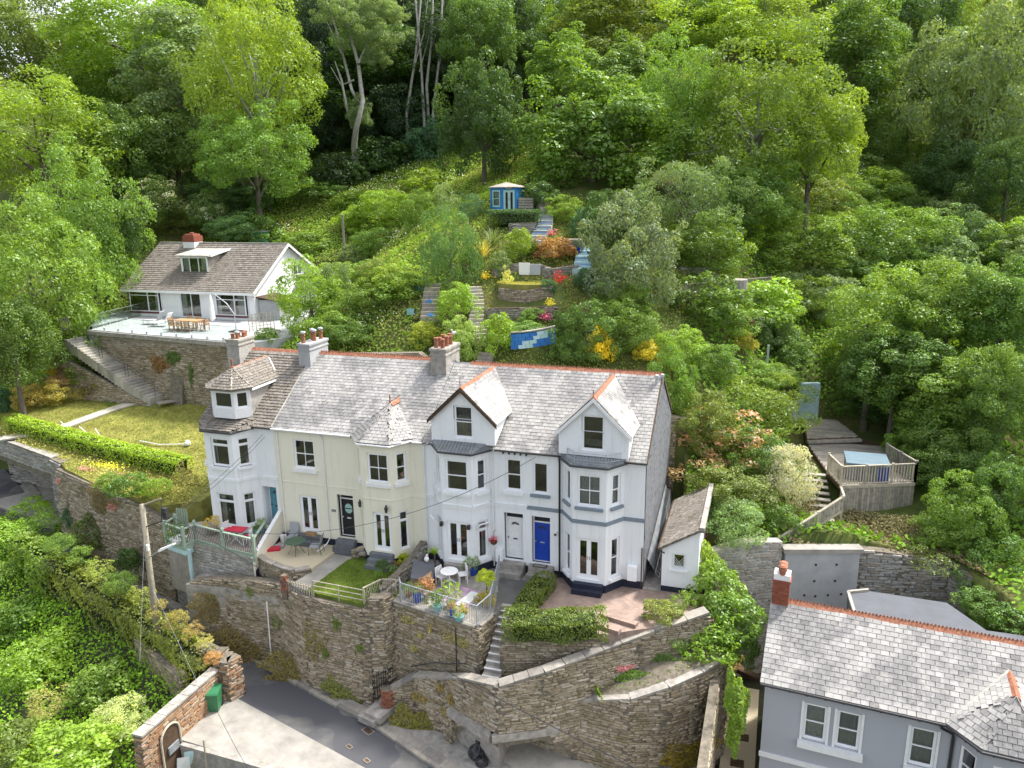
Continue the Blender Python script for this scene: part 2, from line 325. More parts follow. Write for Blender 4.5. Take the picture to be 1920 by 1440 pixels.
def window(par, o, u, n, a, b, z0, z1, style='one', sill=.11, curt=(), rec=.08, mat='upvc', sillm='white', off=0., label=None, roomd=.9, sillw=.12, curtm='curtain', name='window'):
    o = V3((o[0], o[1], 0)) + V3(n) * off; u = V3(u); n = V3(n); W = b - a; H = z1 - z0; f = .055
    mb = MB(); B = lambda x0, x1, y0, y1, d0=-.0, d1=-.06: ubox(mb, o, u, n, a + x0, a + x1, z0 + y0, z0 + y1, -rec + .02 + d0, -rec - .05 + d1 * 0)
    B(0, f, 0, H); B(W - f, W, 0, H); B(f, W - f, H - f, H); B(f, W - f, 0, f * 1.2)
    panes = []
    def sash(x0, x1, y0, y1, t=.04, d=-.012):
        mb2 = mb
        for q in ((x0, x0 + t, y0, y1), (x1 - t, x1, y0, y1), (x0 + t, x1 - t, y0, y0 + t), (x0 + t, x1 - t, y1 - t, y1)): B(*q, d)
        panes.append((x0 + t, x1 - t, y0 + t, y1 - t))
    g = f * 1.2
    if style == 'sash': sash(f, W - f, g, H * .5 + .02, .045, -.02); sash(f, W - f, H * .5 - .02, H - f, .045, -.004)
    elif style == 'sash4':
        sash(f, W - f, g, H * .5 + .02, .045, -.02); sash(f, W - f, H * .5 - .02, H - f, .045, -.004)
        B(W / 2 - .014, W / 2 + .014, g, H - f, -.008)
    elif style == 'one': sash(f, W - f, g, H - f)
    elif style == 'top': B(f, W - f, H * .74, H * .74 + .05); sash(f, W - f, g, H * .74, .04); sash(f, W - f, H * .74 + .05, H - f, .035)
    elif style == 'topside': B(W * .62, W * .62 + .07, g, H - f); B(f, W - f, H * .74, H * .74 + .05); panes += [(f, W * .62, g, H * .74), (W * .62 + .07, W - f, g, H * .74), (f, W * .62, H * .74 + .05, H - f), (W * .62 + .07, W - f, H * .74 + .05, H - f)]
    elif style == 'three':
        for q in (W * .3, W * .66): B(q - .03, q + .03, g, H - f)
        panes += [(f, W * .3 - .03, g, H - f), (W * .3 + .03, W * .66 - .03, g, H - f), (W * .66 + .03, W - f, g, H - f)]
    elif style == 'slide': B(W * .52 - .03, W * .52 + .04, g, H - f); panes += [(f, W * .52 - .03, g, H - f), (W * .52 + .04, W - f, g, H - f)]
    fr = mb.build(name, mat, par, label=label)
    for (x0, x1, y0, y1) in panes:
        p = MB(); P = lambda x, y: o + u * (a + x) + Zv * (z0 + y) - n * (rec + .015)
        p.quad(P(x0, y0), P(x1, y0), P(x1, y1), P(x0, y1)); p.build('pane', 'glass', fr)
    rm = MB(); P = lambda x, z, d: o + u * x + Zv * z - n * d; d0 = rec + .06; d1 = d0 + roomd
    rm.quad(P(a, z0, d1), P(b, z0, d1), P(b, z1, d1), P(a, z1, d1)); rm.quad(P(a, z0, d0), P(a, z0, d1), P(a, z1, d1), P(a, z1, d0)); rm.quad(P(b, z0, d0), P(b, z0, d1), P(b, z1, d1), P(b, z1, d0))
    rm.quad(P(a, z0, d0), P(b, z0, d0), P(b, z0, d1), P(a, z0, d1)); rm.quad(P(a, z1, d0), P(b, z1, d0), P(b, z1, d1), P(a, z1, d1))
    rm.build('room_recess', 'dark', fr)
    for (c0, c1) in curt:
        cu = MB(); k = max(2, int((c1 - c0) * W / .05)); pr = None
        for i in range(k + 1):
            x = a + W * (c0 + (c1 - c0) * i / k); d = d0 + .07 + (.025 if i % 2 else 0); q = (P(x, z0, d), P(x, z1, d))
            if pr: cu.quad(pr[0], q[0], q[1], pr[1])
            pr = q
        cu.build('curtain', curtm, fr)
    if sill:
        sb = MB(); ubox(sb, o, u, n, a - .1, b + .1, z0 - .02 - sill, z0 - .02, sillw, -.05); sb.build('window_sill', sillm, fr)
    return fr
def french(par, o, u, n, a, b, z0, z1, rec=.08, off=0., mat='upvc', curt=(), handle=True):
    o = V3((o[0], o[1], 0)) + V3(n) * off; u = V3(u); n = V3(n); W = b - a; H = z1 - z0; f = .05
    mb = MB(); B = lambda x0, x1, y0, y1, d0=0., m=0: ubox(mb, o, u, n, a + x0, a + x1, z0 + y0, z0 + y1, -rec + .02 + d0, -rec - .05, m)
    B(0, f, 0, H); B(W - f, W, 0, H); B(f, W - f, H - f, H); B(f, W - f, 0, f)
    fr = mb.build('door_frame', mat, par)
    for k, (x0, x1) in enumerate(((f, W / 2), (W / 2, W - f))):
        mb = MB(); t = .1
        for q in ((x0, x0 + t, f, H - f), (x1 - t, x1, f, H - f), (x0 + t, x1 - t, f, f + .16), (x0 + t, x1 - t, H - f - t, H - f)): B(*q, -.01)
        lf = mb.build('door_leaf', mat, fr)
        p = MB(); P = lambda x, y: o + u * (a + x) + Zv * (z0 + y) - n * (rec + .012)
        p.quad(P(x0 + t, f + .16), P(x1 - t, f + .16), P(x1 - t, H - f - t), P(x0 + t, H - f - t)); p.build('pane', 'glass', fr)
        hx = W / 2 + (-.05 if k == 0 else .05); h = MB(); ubox(h, o, u, n, a + hx - .015, a + hx + .015, z0 + .95, z0 + 1.12, -rec + .05, -rec); h.build('handle', 'metal', fr)
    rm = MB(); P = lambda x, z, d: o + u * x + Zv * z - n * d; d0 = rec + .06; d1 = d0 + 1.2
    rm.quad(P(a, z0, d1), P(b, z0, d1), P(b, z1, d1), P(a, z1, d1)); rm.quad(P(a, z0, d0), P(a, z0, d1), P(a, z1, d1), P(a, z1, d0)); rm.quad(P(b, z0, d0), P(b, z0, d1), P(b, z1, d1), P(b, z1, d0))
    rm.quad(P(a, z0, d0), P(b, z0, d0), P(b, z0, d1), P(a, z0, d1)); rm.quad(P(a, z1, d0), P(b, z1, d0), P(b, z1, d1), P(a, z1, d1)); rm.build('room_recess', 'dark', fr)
    for (c0, c1) in curt:
        cu = MB(); k = 6; pr = None
        for i in range(k + 1):
            x = a + W * (c0 + (c1 - c0) * i / k); d = d0 + .1 + (.03 if i % 2 else 0); q = (P(x, z0, d), P(x, z1, d))
            if pr: cu.quad(pr[0], q[0], q[1], pr[1])
            pr = q
        cu.build('curtain', 'curtain', fr)
    return fr
def door(par, o, u, n, a, b, z0, z1, mat, rec=.3, fan=.3, panels='six', label=None, boxm='metal'):
    # panelled front door with fanlight above, letterbox and knob
    o = V3((o[0], o[1], 0)); u = V3(u); n = V3(n); W = b - a; f = .06; zt = z1 - fan
    mb = MB(); B = lambda x0, x1, y0, y1, d0, d1, m=0: ubox(mb, o, u, n, a + x0, a + x1, y0, y1, d0 - rec, d1 - rec, m)
    B(0, f, z0, z1, .03, -.05); B(W - f, W, z0, z1, .03, -.05); B(f, W - f, z1 - f, z1, .03, -.05); B(f, W - f, zt - .03, zt + .03, .03, -.05); B(f, W - f, z0, z0 + .04, .03, -.05)
    fr = mb.build('door_frame', 'upvc', par)
    mb = MB(); B(f, W - f, z0 + .04, zt - .03, 0, -.05)
    w2 = (W - 2 * f - .3) / 2; x1 = f + .1
    if panels == 'six':
        H = zt - .03 - z0 - .04
        for (p0, p1) in ((.06, .34), (.42, .8)):
            for x in (x1, x1 + w2 + .1): B(x, x + w2, z0 + .04 + H * p0, z0 + .04 + H * p1, .016, 0)
        # fan shaped light at the top
        for k in range(5):
            t0 = PI * (k + .08) / 5; t1 = PI * (k + .92) / 5; c = V3((o.x, o.y, 0)) + u * (a + W / 2) + Zv * (z0 + .04 + H * .83) + n * (.006 - rec); R0, R1 = .06, .2
            q = [c + u * (R * math.cos(t)) + Zv * (R * math.sin(t) * .8) for R, t in ((R0, t0), (R1, t0), (R1, t1), (R0, t1))]
            mb.add(q, [(0, 1, 2, 3)], 1)
    dr = mb.build('front_door', [mat, 'blackw'], fr, label=label)
    h = MB(); ubox(h, o, u, n, a + W / 2 - .11, a + W / 2 + .11, z0 + .95, z0 + 1.01, -rec + .025, -rec); h.build('letterbox', boxm, fr)
    h = MB(); ubox(h, o, u, n, a + f + .04, a + f + .09, z0 + 1.0, z0 + 1.05, -rec + .06, -rec); h.build('door_knob', boxm, fr)
    if panels == 'round':
        for zc in (z0 + 1.5,):
            p = MB(); c = V3((o.x, o.y, 0)) + u * (a + W / 2) + Zv * zc + n * (.004 - rec); vs = [c + u * (.22 * math.cos(2 * PI * k / 20)) + Zv * (.27 * math.sin(2 * PI * k / 20)) for k in range(20)]
            p.add(vs, [tuple(range(20))]); p.build('door_light', 'mint', fr)
            p = MB(); ubox(p, o, u, n, a + W / 2 - .23, a + W / 2 + .23, zc - .025, zc + .025, -rec + .012, -rec); p.build('glazing_bar', mat, fr)
    p = MB(); P = lambda x, y: o + u * (a + x) + Zv * y - n * (rec + .02); p.quad(P(f, zt + .03), P(W - f, zt + .03), P(W - f, z1 - f), P(f, z1 - f)); p.build('fanlight', 'dark', fr)
    return fr
def bands(mb, pts, z0, z1, out=.03, mi=0):
    # a plastered band following the plan line pts (front faces towards -Y side)
    for (p, q) in zip(pts[:-1], pts[1:]):
        p = V3((p[0], p[1], 0)); q = V3((q[0], q[1], 0)); u = (q - p).normalized(); n = V3((u.y, -u.x, 0))
        ubox(mb, p, u, n, -out * .4, (q - p).length + out * .4, z0, z1, out, -.05, mi)
SL = {}
def slate_proto(sw, sl, t=.014, lift=.02, key=None):
    k = (sw, sl, t, lift)
    if k in SL: return SL[k]
    L = sl * 1.18; w = sw - .016; o = []
    for j in range(3):
        mb = MB(); dx = [random.uniform(-.004, .004) for _ in range(4)]; z0 = lift
        A = [(-w / 2 + dx[0], 0 + dx[1], z0 - t), (w / 2 + dx[2], dx[3], z0 - t), (w / 2, L, 0), (-w / 2, L, 0)]; Bq = [(A[0][0], A[0][1], z0), (A[1][0], A[1][1], z0), (w / 2, L, t * .3), (-w / 2, L, t * .3)]
        mb.add(A + Bq, [(4, 5, 6, 7), (0, 1, 5, 4), (1, 2, 6, 5), (3, 0, 4, 7)], 0, 0.); o.append(mb)
    SL[k] = (o, {}); return SL[k]
def slates(par, o, u, v, W, L, sw, sl, mat, nparts=0, inside=None, under=None, jit=.003, name='slate', lift=.02, t=.014, skip=0):
    o = V3(o); u = V3(u).normalized(); v = V3(v).normalized(); n = u.cross(v)
    protos, cache = slate_proto(sw, sl, t, lift); R = Matrix((u, v, n)).transposed()
    items = []
    for j in range(int(L / sl)):
        x = (sw / 2 if j % 2 else 0) - sw * .5
        while x < W:
            x += sw; e0, e1 = max(0, x - sw), min(W, x); xc = (e0 + e1) / 2; sx = (e1 - e0) / sw
            if sx < .15: continue
            if inside and not inside(xc, j * sl + sl * .5): continue
            p = o + u * (xc + random.uniform(-jit, jit)) + v * (j * sl + random.uniform(-jit, jit)) + n * .006
            items.append((p, sx))
    items.sort(key=lambda p: (p[0] - CAM).length)
    for p, sx in items[:nparts]:
        k = random.randrange(3)
        if (k, mat) not in cache: cache[(k, mat)] = protos[k].mesh('slate', mat)
        r = (R @ Matrix.Rotation(random.gauss(0, .012), 3, 'Z') @ Matrix.Rotation(random.gauss(0, .008), 3, 'X')).to_4x4() @ Matrix.Diagonal((sx, 1, 1, 1)); r.translation = p
        ob = bpy.data.objects.new(name, cache[(k, mat)]); COL.objects.link(ob); ob.parent = par
        base = Matrix.Identity(4) if par.get('local') else Matrix.Translation(par.location).inverted(); ob.matrix_parent_inverse = base; ob.matrix_basis = r
    mb = MB()
    for p, sx in items[nparts:]:
        q = protos[random.randrange(3)]; r = R @ Matrix.Rotation(random.gauss(0, .012), 3, 'Z') @ Matrix.Diagonal((sx, 1, 1))
        mb.add([p + r @ V3(c) for c in q.v], q.f, 0, random.random())
    if mb.v: mb.build(name + '_field', mat, par, kind='stuff')
def ridge(par, a, b, mat='terra', n=None, r=.11, crest=True, slope=.7):
    # ridge tiles one by one, with a crested top
    a = V3(a); b = V3(b); L = (b - a).length; n = n or max(2, round(L / .42)); d = (b - a) / n; dn = d.normalized(); s = dn.cross(Zv).normalized()
    ang = math.atan2(dn.y, dn.x); tiltm = Matrix.Rotation(ang, 4, 'Z') @ Matrix.Rotation(-math.asin(dn.z), 4, 'Y')
    mb = MB(); l = d.length * .97; w = r * 1.5; h = w * slope; t = .025
    mb.add([(0, -w, -h), (0, 0, .03), (0, w, -h), (l, -w, -h), (l, 0, .03), (l, w, -h), (0, -w, -h - t), (l, -w, -h - t), (0, w, -h - t), (l, w, -h - t)],
           [(0, 3, 4, 1), (1, 4, 5, 2), (0, 1, 2, 8, 6), (3, 7, 9, 5, 4), (6, 7, 3, 0), (2, 5, 9, 8)], 0, 0.)
    if crest:
        for k in range(3):
            x0 = l * (k + .12) / 3; x1 = l * (k + .88) / 3; xm = (x0 + x1) / 2
            mb.add([(x0, -.012, .02), (x1, -.012, .02), (xm, -.012, .1), (x0, .012, .02), (x1, .012, .02), (xm, .012, .1)], [(0, 1, 2), (5, 4, 3), (0, 2, 5, 3), (1, 4, 5, 2)], 0, 0.)
    me = mb.mesh('ridge_tile', mat)
    for i in range(n):
        o = bpy.data.objects.new('ridge_tile', me); COL.objects.link(o); o.parent = par; o.matrix_parent_inverse = Matrix.Identity(4) if par.get('local') else Matrix.Translation(par.location).inverted()
        p = a + d * i + Zv * (.03 + random.uniform(-.006, .006)); o.matrix_basis = Matrix.Translation(p) @ tiltm
def pot(mb, c, h=.45, r=.11, mi=0): mb.lathe(c, [(r * 1.1, 0), (r * .95, .05), (r * .85, h * .8), (r * 1.1, h * .84), (r * 1.05, h), (r * .8, h)], 12, mi)
def chimney(par, x0, x1, y0, y1, z0, z1, mat, pots, cap=True, name='chimney', potm='terra', ph=.5, strap=False):
    mb = MB(); mb.bx(x0, x1, y0, y1, z0, z1 - .12)
    if cap: mb.bx(x0 - .04, x1 + .04, y0 - .04, y1 + .04, z1 - .36, z1 - .30); mb.bx(x0 - .05, x1 + .05, y0 - .05, y1 + .05, z1 - .12, z1)
    c = mb.build(name, mat, par)
    for (px, py, cov) in pots:
        m = MB(); pot(m, (px, py, z1 - .01), ph * random.uniform(.9, 1.08), .115)
        if cov: m.lathe((px, py, z1 + ph * 1.06), [(.13, 0), (.15, .03), (.13, .1), (.02, .13)], 10, 1)
        m.build('chimney_pot', [potm, 'metal'], c, smooth=False)
    return c
def pipe(par, pts, r=.035, mat='whitep', name='downpipe'):
    m = MB(); m.tube(pts, r, 8); m.build(name, mat, par)
def poly_inside(poly):
    def f(x, y):
        c = False; n = len(poly); j = n - 1
        for i in range(n):
            if (poly[i][1] > y) != (poly[j][1] > y) and x < (poly[j][0] - poly[i][0]) * (y - poly[i][1]) / (poly[j][1] - poly[i][1]) + poly[i][0]: c = not c
            j = i
        return c
    return f
def tri_slates(par, a, b, c, d, sw, sl, mat, **k):
    # level courses of slates on the face a, b (eave, left to right), c, d (top right, top left); a twisted face is taken as two
    a, b, c, d = map(V3, (a, b, c, d)); n = (b - a).cross(c - a).normalized()
    if n.z < 0: n = -n
    if (d - c).length > .02 and abs((d - a).dot(n)) > .03: tri_slates(par, a, b, c, c, sw, sl, mat, **k); return tri_slates(par, a, c, d, d, sw, sl, mat, **k)
    u = Zv.cross(n).normalized(); v = n.cross(u); P2 = [((p - a).dot(u), (p - a).dot(v)) for p in (a, b, c, d)]; ins = poly_inside(P2); x0 = min(p[0] for p in P2); y0 = min(p[1] for p in P2)
    slates(par, a + u * x0 + v * y0 + n * .03, u, v, max(p[0] for p in P2) - x0, max(p[1] for p in P2) - y0 + .05, sw, sl, mat, inside=lambda x, y: ins(x + x0, y + y0), **k)

# ------------------------------------------------------------------ the terrace of four houses: front on the line y = 0, eaves 5.95 m, ridge 8.95 m
EZ, RZ, RY, BK = 5.95, 8.95, 4.30, 8.72
UX = V3((1, 0, 0)); NF = V3((0, -1, 0)); KS = (RZ - EZ) / (RY + .12)
def on_roof(x, y, dz=0): return V3((x, y, EZ + (y + .12) * KS + dz))
def house(label, x0, x1, bay, wallm, roofm, front_holes, roof_x0=None, roof_x1=None, ridge_up=0., nparts=300, plinth='navy', sw=.27, sl=.20, roofname='roof'):
    H = thing('terraced_house', ((x0 + x1) / 2, BK / 2, 0), label, 'house', 'houses of the terrace')
    zb = -.35; mb = MB(); bx0, f0, f1, bx1, by = bay
    # front wall either side of the bay, back, gables
    facade(mb, (x0, 0), UX, NF, bx0 - x0, zb, EZ, [h for h in front_holes if h[1] <= bx0 - x0 + .001])
    facade(mb, (bx1, 0), UX, NF, x1 - bx1, zb, EZ, [(h[0] - (bx1 - x0), h[1] - (bx1 - x0), h[2], h[3]) for h in front_holes if h[0] >= bx1 - x0 - .001])
    P = lambda x, y, z: (x, y, z)
    mb.quad(P(x1, BK, zb), P(x0, BK, zb), P(x0, BK, EZ), P(x1, BK, EZ))
    for x, s in ((x0, -1), (x1, 1)):
        q = [P(x, 0, zb), P(x, BK, zb), P(x, BK, EZ - .03), P(x, RY, RZ + ridge_up - .06), P(x, 0, EZ - .03)]
        mb.add(q if s > 0 else q[::-1], [(0, 1, 2, 3, 4)], 0, .5)
    return H, mb
def bay_walls(mb, bay, z0, z1, holes3):
    bx0, f0, f1, bx1, by = bay; pts = [(bx0, 0), (f0, -by), (f1, -by), (bx1, 0)]; segs = []
    for (p, q), hs in zip(zip(pts[:-1], pts[1:]), holes3):
        p = V3((*p, 0)); q = V3((*q, 0)); L = (q - p).length; u = (q - p) / L; n = V3((u.y, -u.x, 0)); facade(mb, p, u, n, L, z0, z1, hs); segs.append((p, u, n, L))
    return segs
def main_roof(H, x0, x1, mat, nparts, rz_up=0., under='mortar', sw=.27, sl=.20, crest=True, tilem='terra', inside=None, lift=.02, t=.014):
    rb = MB(); e = -.12; zr = RZ + rz_up; k = (zr - EZ) / (RY + .12)
    rb.add([(x0, e, EZ - .0), (x1, e, EZ), (x1, RY, zr), (x0, RY, zr), (x1, BK + .2, EZ), (x0, BK + .2, EZ), (x0, e, EZ - .08), (x1, e, EZ - .08), (x1, RY, zr - .1), (x0, RY, zr - .1)],
           [(0, 1, 2, 3), (3, 2, 4, 5), (6, 7, 1, 0), (1, 7, 8, 2), (0, 3, 9, 6)], 0, .3)
    roof = rb.build('roof', ['slatew' if mat != 'mossy' else 'mortar'], H)
    L = math.hypot(RY + .12, zr - EZ)
    slates(roof, (x0, e - .03, EZ - .01), UX, (0, RY + .12, zr - EZ), x1 - x0, L, sw, sl, mat, nparts, inside=inside, lift=lift, t=t)
    return roof, zr

# -- house D: white with grey bands and a blue door (right end)
x0, x1 = -5.45, 0.0; bayD = (-3.75, -3.08, -1.56, -.93, .86)
fh = [(.21, 1.10, .42, 2.80), (.28, 1.02, 3.94, 5.48)]
HD, mb = house('white end house with blue front door, grey sills and a small balcony rail', x0, x1, bayD, 'white', 'slateg', fh)
sg = bay_walls(mb, bayD, -.35, 5.78, [[(.30, .80, .45, 2.38), (.30, .80, 3.96, 5.44)], [(.2, 1.3, .42, 2.42), (.22, 1.3, 3.94, 5.46)], [(.34, .86, .45, 2.42), (.34, .86, 3.96, 5.46)]])
mb.build('wall', 'white', HD)
mb = MB(); ppD = [(x0, 0), (bayD[0], 0), (bayD[1], -.86), (bayD[2], -.86), (bayD[3], 0), (x1, 0)]
bands(mb, ppD[:2], -.36, .16, .02); bands(mb, ppD[1:], -.36, .22, .025); mb.build('plinth', 'navy', HD)
mb = MB(); bands(mb, ppD, 3.12, 3.30, .04); mb.build('string_course', 'greyband', HD)
for i, (p, u, n, L) in enumerate(sg):
    a, b = [(.30, .80), (.22, 1.3), (.34, .86)][i]
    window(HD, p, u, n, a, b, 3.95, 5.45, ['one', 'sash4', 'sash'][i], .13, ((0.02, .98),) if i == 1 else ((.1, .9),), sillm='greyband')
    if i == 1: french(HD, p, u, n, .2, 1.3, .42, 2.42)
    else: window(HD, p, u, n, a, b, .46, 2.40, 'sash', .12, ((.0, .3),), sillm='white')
window(HD, (x0, 0), UX, NF, .28, 1.02, 3.94, 5.48, 'one', .13, sillm='greyband')
door(HD, (x0, 0), UX, NF, .21, 1.10, .42, 2.80, 'blued', .26, .36)
roofD, zr = main_roof(HD, x0, x1 + .06, 'slateg', 300)
ridge(roofD, (x0 + .0, RY, zr), (x1 + .06, RY, zr))
# slate hung gable end: rows of slates on the wall
gb = MB(); gb.add([(.012, 0, -.3), (.012, BK, -.3), (.012, BK, EZ), (.012, RY, RZ - .12), (.012, 0, EZ)], [(0, 1, 2, 3, 4)]); gw = gb.build('slate_hanging', 'slatew', HD)
gins = poly_inside([(0.02, 1.0), (BK, 3.2), (BK, EZ - .0 + .3), (RY, RZ + .18), (0.02, EZ + .3)])
slates(gw, (.014, 0, -.3), (0, 1, 0), (0, 0, 1), BK, RZ + .3, .25, .17, 'slatew', 220, inside=gins)
mb = MB(); mb.bar((.06, -.1, EZ - .02), (.06, RY, RZ - .02), .05, .12); mb.bar((.06, BK, EZ - .02), (.06, RY, RZ - .02), .05, .12); mb.build('verge_board', 'woodd', HD)

def gable_dormer(H, roof, xl, xr, yf, zb, ze, za, boardm, wallm, hole, slmat, deep=.45, over=.14, nparts=60, white_in=False):
    xm = (xl + xr) / 2; d = MB(); kk = (za - ze) / (xm - xl)
    hx0, hx1, hz0, hz1 = hole
    # pentagonal front with a window hole
    zt = lambda x: ze + kk * (min(x - xl, xr - x))
    facade(d, (xl, yf), UX, NF, xr - xl, zb, ze, [(hx0 - xl, hx1 - xl, hz0, min(hz1, ze))] if hz0 < ze else [])
    for (p, q) in ((xl, hx0), (hx1, xr)):
        d.add([(p, yf, ze), (q, yf, ze), (q, yf, zt(q)), (p, yf, zt(p))], [(0, 1, 2, 3)], 0, .5)
    d.add([(hx0, yf, hz1), (hx1, yf, hz1), (hx1, yf, zt(hx1)), (xm, yf, za), (hx0, yf, zt(hx0))], [(0, 1, 2, 3, 4)], 0, .5)
    yb = lambda z: (z - EZ) / KS - .12
    for x, s in ((xl, -1), (xr, 1)):
        q = [(x, yf, zb), (x, yb(ze), ze), (x, yf, ze)]; d.add(q, [(0, 1, 2)], 0, .5)
    dm = d.build('dormer', wallm, H)
    for s in (-1, 1):
        xe = xl - over if s < 0 else xr + over; zee = ze - kk * over
        a = V3((xe, yf - over, zee)); t = V3((xm, yf - over, za)); t2 = V3((xm, yb(za) + .3, za)); b = V3((xe, yb(zee) + .25, zee))
        up = MB(); up.add([a, t, t2, b, a - Zv * .06, t - Zv * .06], [(0, 1, 2, 3) if s < 0 else (3, 2, 1, 0), (0, 4, 5, 1)]); up.build('dormer_roof', slmat, dm)
        rf = [o for o in dm.children if o.name.startswith('dormer_roof')][-1]
        tgt = dm
        if s < 0: tri_slates(tgt, b, a, t, t2, .26, .19, slmat, nparts=0, name='dormer_slate')
        else: tri_slates(tgt, a, b, t2, t, .26, .19, slmat, nparts=nparts, name='slate')
    ridge(dm, (xm, yf - over, za), (xm, yb(za) - .05, za), crest=False, r=.09)
    bb = MB()
    for s in (-1, 1):
        xe = xl - over if s < 0 else xr + over
        bb.bar((xe, yf - over - .02, ze - kk * over - .04), (xm, yf - over - .02, za - .04), .05, .17, up=(0, -1, 0)) if False else bb.hexa([V3((xe, yf - over - .03, ze - kk * over - .16)), V3((xm, yf - over - .03, za - .20)), V3((xm, yf - over, za - .20)), V3((xe, yf - over, ze - kk * over - .16)), V3((xe, yf - over - .03, ze - kk * over + .02)), V3((xm, yf - over - .03, za + .0)), V3((xm, yf - over, za)), V3((xe, yf - over, ze - kk * over + .02))])
    bb.build('bargeboard', boardm, dm)
    return dm
dmD = gable_dormer(HD, roofD, -3.86, -.72, -.28, 6.12, 7.25, 8.82, 'whitep', 'white', (-2.82, -1.80, 6.36, 8.0), 'slateg')
window(HD, (-3.86, -.28), UX, NF, 1.04, 2.06, 6.36, 8.0, 'one', 0)
mb = MB(); mb.tube([(-2.29, -.42, 8.85), (-2.29, -.42, 9.18)], .02, 6); mb.bar((-2.37, -.42, 9.05), (-2.21, -.42, 9.05), .02); mb.build('finial', 'terra', dmD)
# flat lead roof of the bay and its balcony rail
mb = MB(); o_ = .1; mb.prism([(-3.92, .2), (-3.86, -.05), (-3.14, -.98), (-1.50, -.98), (-.82, -.05), (-.76, .2)], 5.78, 5.93); mb.prism([(-3.9, .2), (-3.8, -.02), (-3.08, -.9), (-1.55, -.9), (-.85, -.02), (-.8, .2)], 5.93, [6.16, 6.12, 5.97, 5.97, 6.12, 6.16]); mb.build('bay_roof', 'lead', HD)
rl = None
def railing(par, pts, h, n, mat, r=.018, pr=.028, name='rail', base=.08, each=True, toph=None, balname='baluster', bw=None):
    # top and bottom rail, posts and single balusters
    m = MB()
    for a, b in zip(pts[:-1], pts[1:]):
        a = V3(a); b = V3(b); m.tube([a + Zv * h, b + Zv * h], r * 1.15, 6) if bw is None else m.bar(a + Zv * h, b + Zv * h, bw * 1.6, bw)
        m.tube([a + Zv * base, b + Zv * base], r * .8, 5) if bw is None else m.bar(a + Zv * base, b + Zv * base, bw, bw)
    rail = m.build(name, mat, par)
    m = MB()
    for p in pts: p = V3(p); (m.tube([p, p + Zv * (h + .02)], pr, 6) if bw is None else m.bar(p - Zv * .1, p + Zv * (h + .08), bw * 2, bw * 2))
    m.build('post', mat, par)
    k = 0
    bm = MB(); (bm.tube([(0, 0, base), (0, 0, h)], r * .55, 5, 0, 0.) if bw is None else bm.box((0, 0, (base + h) / 2), (bw * .9, bw * .5, h - base), 0, 0, 0.)); me = bm.mesh(balname, mat)
    for a, b in zip(pts[:-1], pts[1:]):
        a = V3(a); b = V3(b); L = (b - a).length; c = max(2, int(L / n))
        for i in range(1, c):
            p = a.lerp(b, i / c); ob = link(balname, me, par, p, (0, 0, math.atan2(b.y - a.y, b.x - a.x)))
    return rail
RB = thing('balcony_rail', (-2.3, -.6, 5.97), 'small grey blue iron balcony rail on the flat bay roof', 'railing')
railing(RB, [(-3.45, -.32, 5.99), (-3.02, -.80, 5.99), (-1.62, -.80, 5.99), (-.98, -.25, 5.99)], .42, .13, M['metal'], .014, .02)
mb = MB(); mb.tube([(x0, -.17, 5.93), (-3.9, -.17, 5.93)], .055, 8); mb.tube([(-.85, -.17, 5.93), (.06, -.17, 5.93)], .055, 8); mb.tube([(-3.9, -.1, 5.86), (-3.16, -1.02, 5.84), (-1.47, -1.02, 5.84), (-.8, -.1, 5.86)], .045, 8); mb.build('gutter', 'blackw', HD)
pipe(HD, [(-3.88, -.14, 5.9), (-3.88, -.07, 5.5), (-3.88, -.07, .05), (-3.88, -.18, -.05)], .045, 'black')
pipe(HD, [(-.06, -.05, 1.9), (-.06, -.05, 0)], .03, 'woodd')
mb = MB(); mb.box((-4.07, -.06, 2.12), (.12, .1, .12)); mb.lathe((-4.07, -.14, 2.02), [(.05, 0), (.06, .04), (.04, .09)], 8, 1); mb.build('security_camera', ['upvc', 'black'], HD)
mb = MB(); mb.bx(-.66, -.24, -.32, -.02, .35, 1.05); mb.build('meter_box', 'upvc', HD)
mb = MB(); mb.lathe((-.15, 3.75, 8.4), [(.075, 0), (.075, .45), (.1, .46), (.1, .6), (.05, .62)], 10); mb.lathe((.08, 4.05, 8.5), [(.06, 0), (.06, .35), (.09, .36), (.09, .48), (.04, .5)], 10); mb.build('roof_vent', 'metal', HD)
# steps
def steps_up(par, x0, x1, y0, zs, tread=.3, mat='concrete', name='step'):
    for i, (z0, z1) in enumerate(zs):
        m = MB(); m.bx(x0, x1, y0 - tread * (i + 1), y0 - tread * i, z0, z1); m.build(name, mat, par)
steps_up(HD, -3.0, -1.64, -.86, [(-.2, .28), (-.2, .08)], .26, 'navy')
steps_up(HD, x0 + .12, x0 + 1.3, 0, [(-.2, .38), (-.2, .14)], .38, 'concrete')
mb = MB(); mb.bx(x0 + .32, x0 + 1.0, -.34, -.02, .38, .40, 0, .5); mb.bx(x0 + .38, x0 + .94, -.30, -.06, .40, .408, 1, .5)
tag(mb.build('doormat', ['woodd', 'wood']), 'brown bordered doormat on the sill of the blue front door', 'doormat')

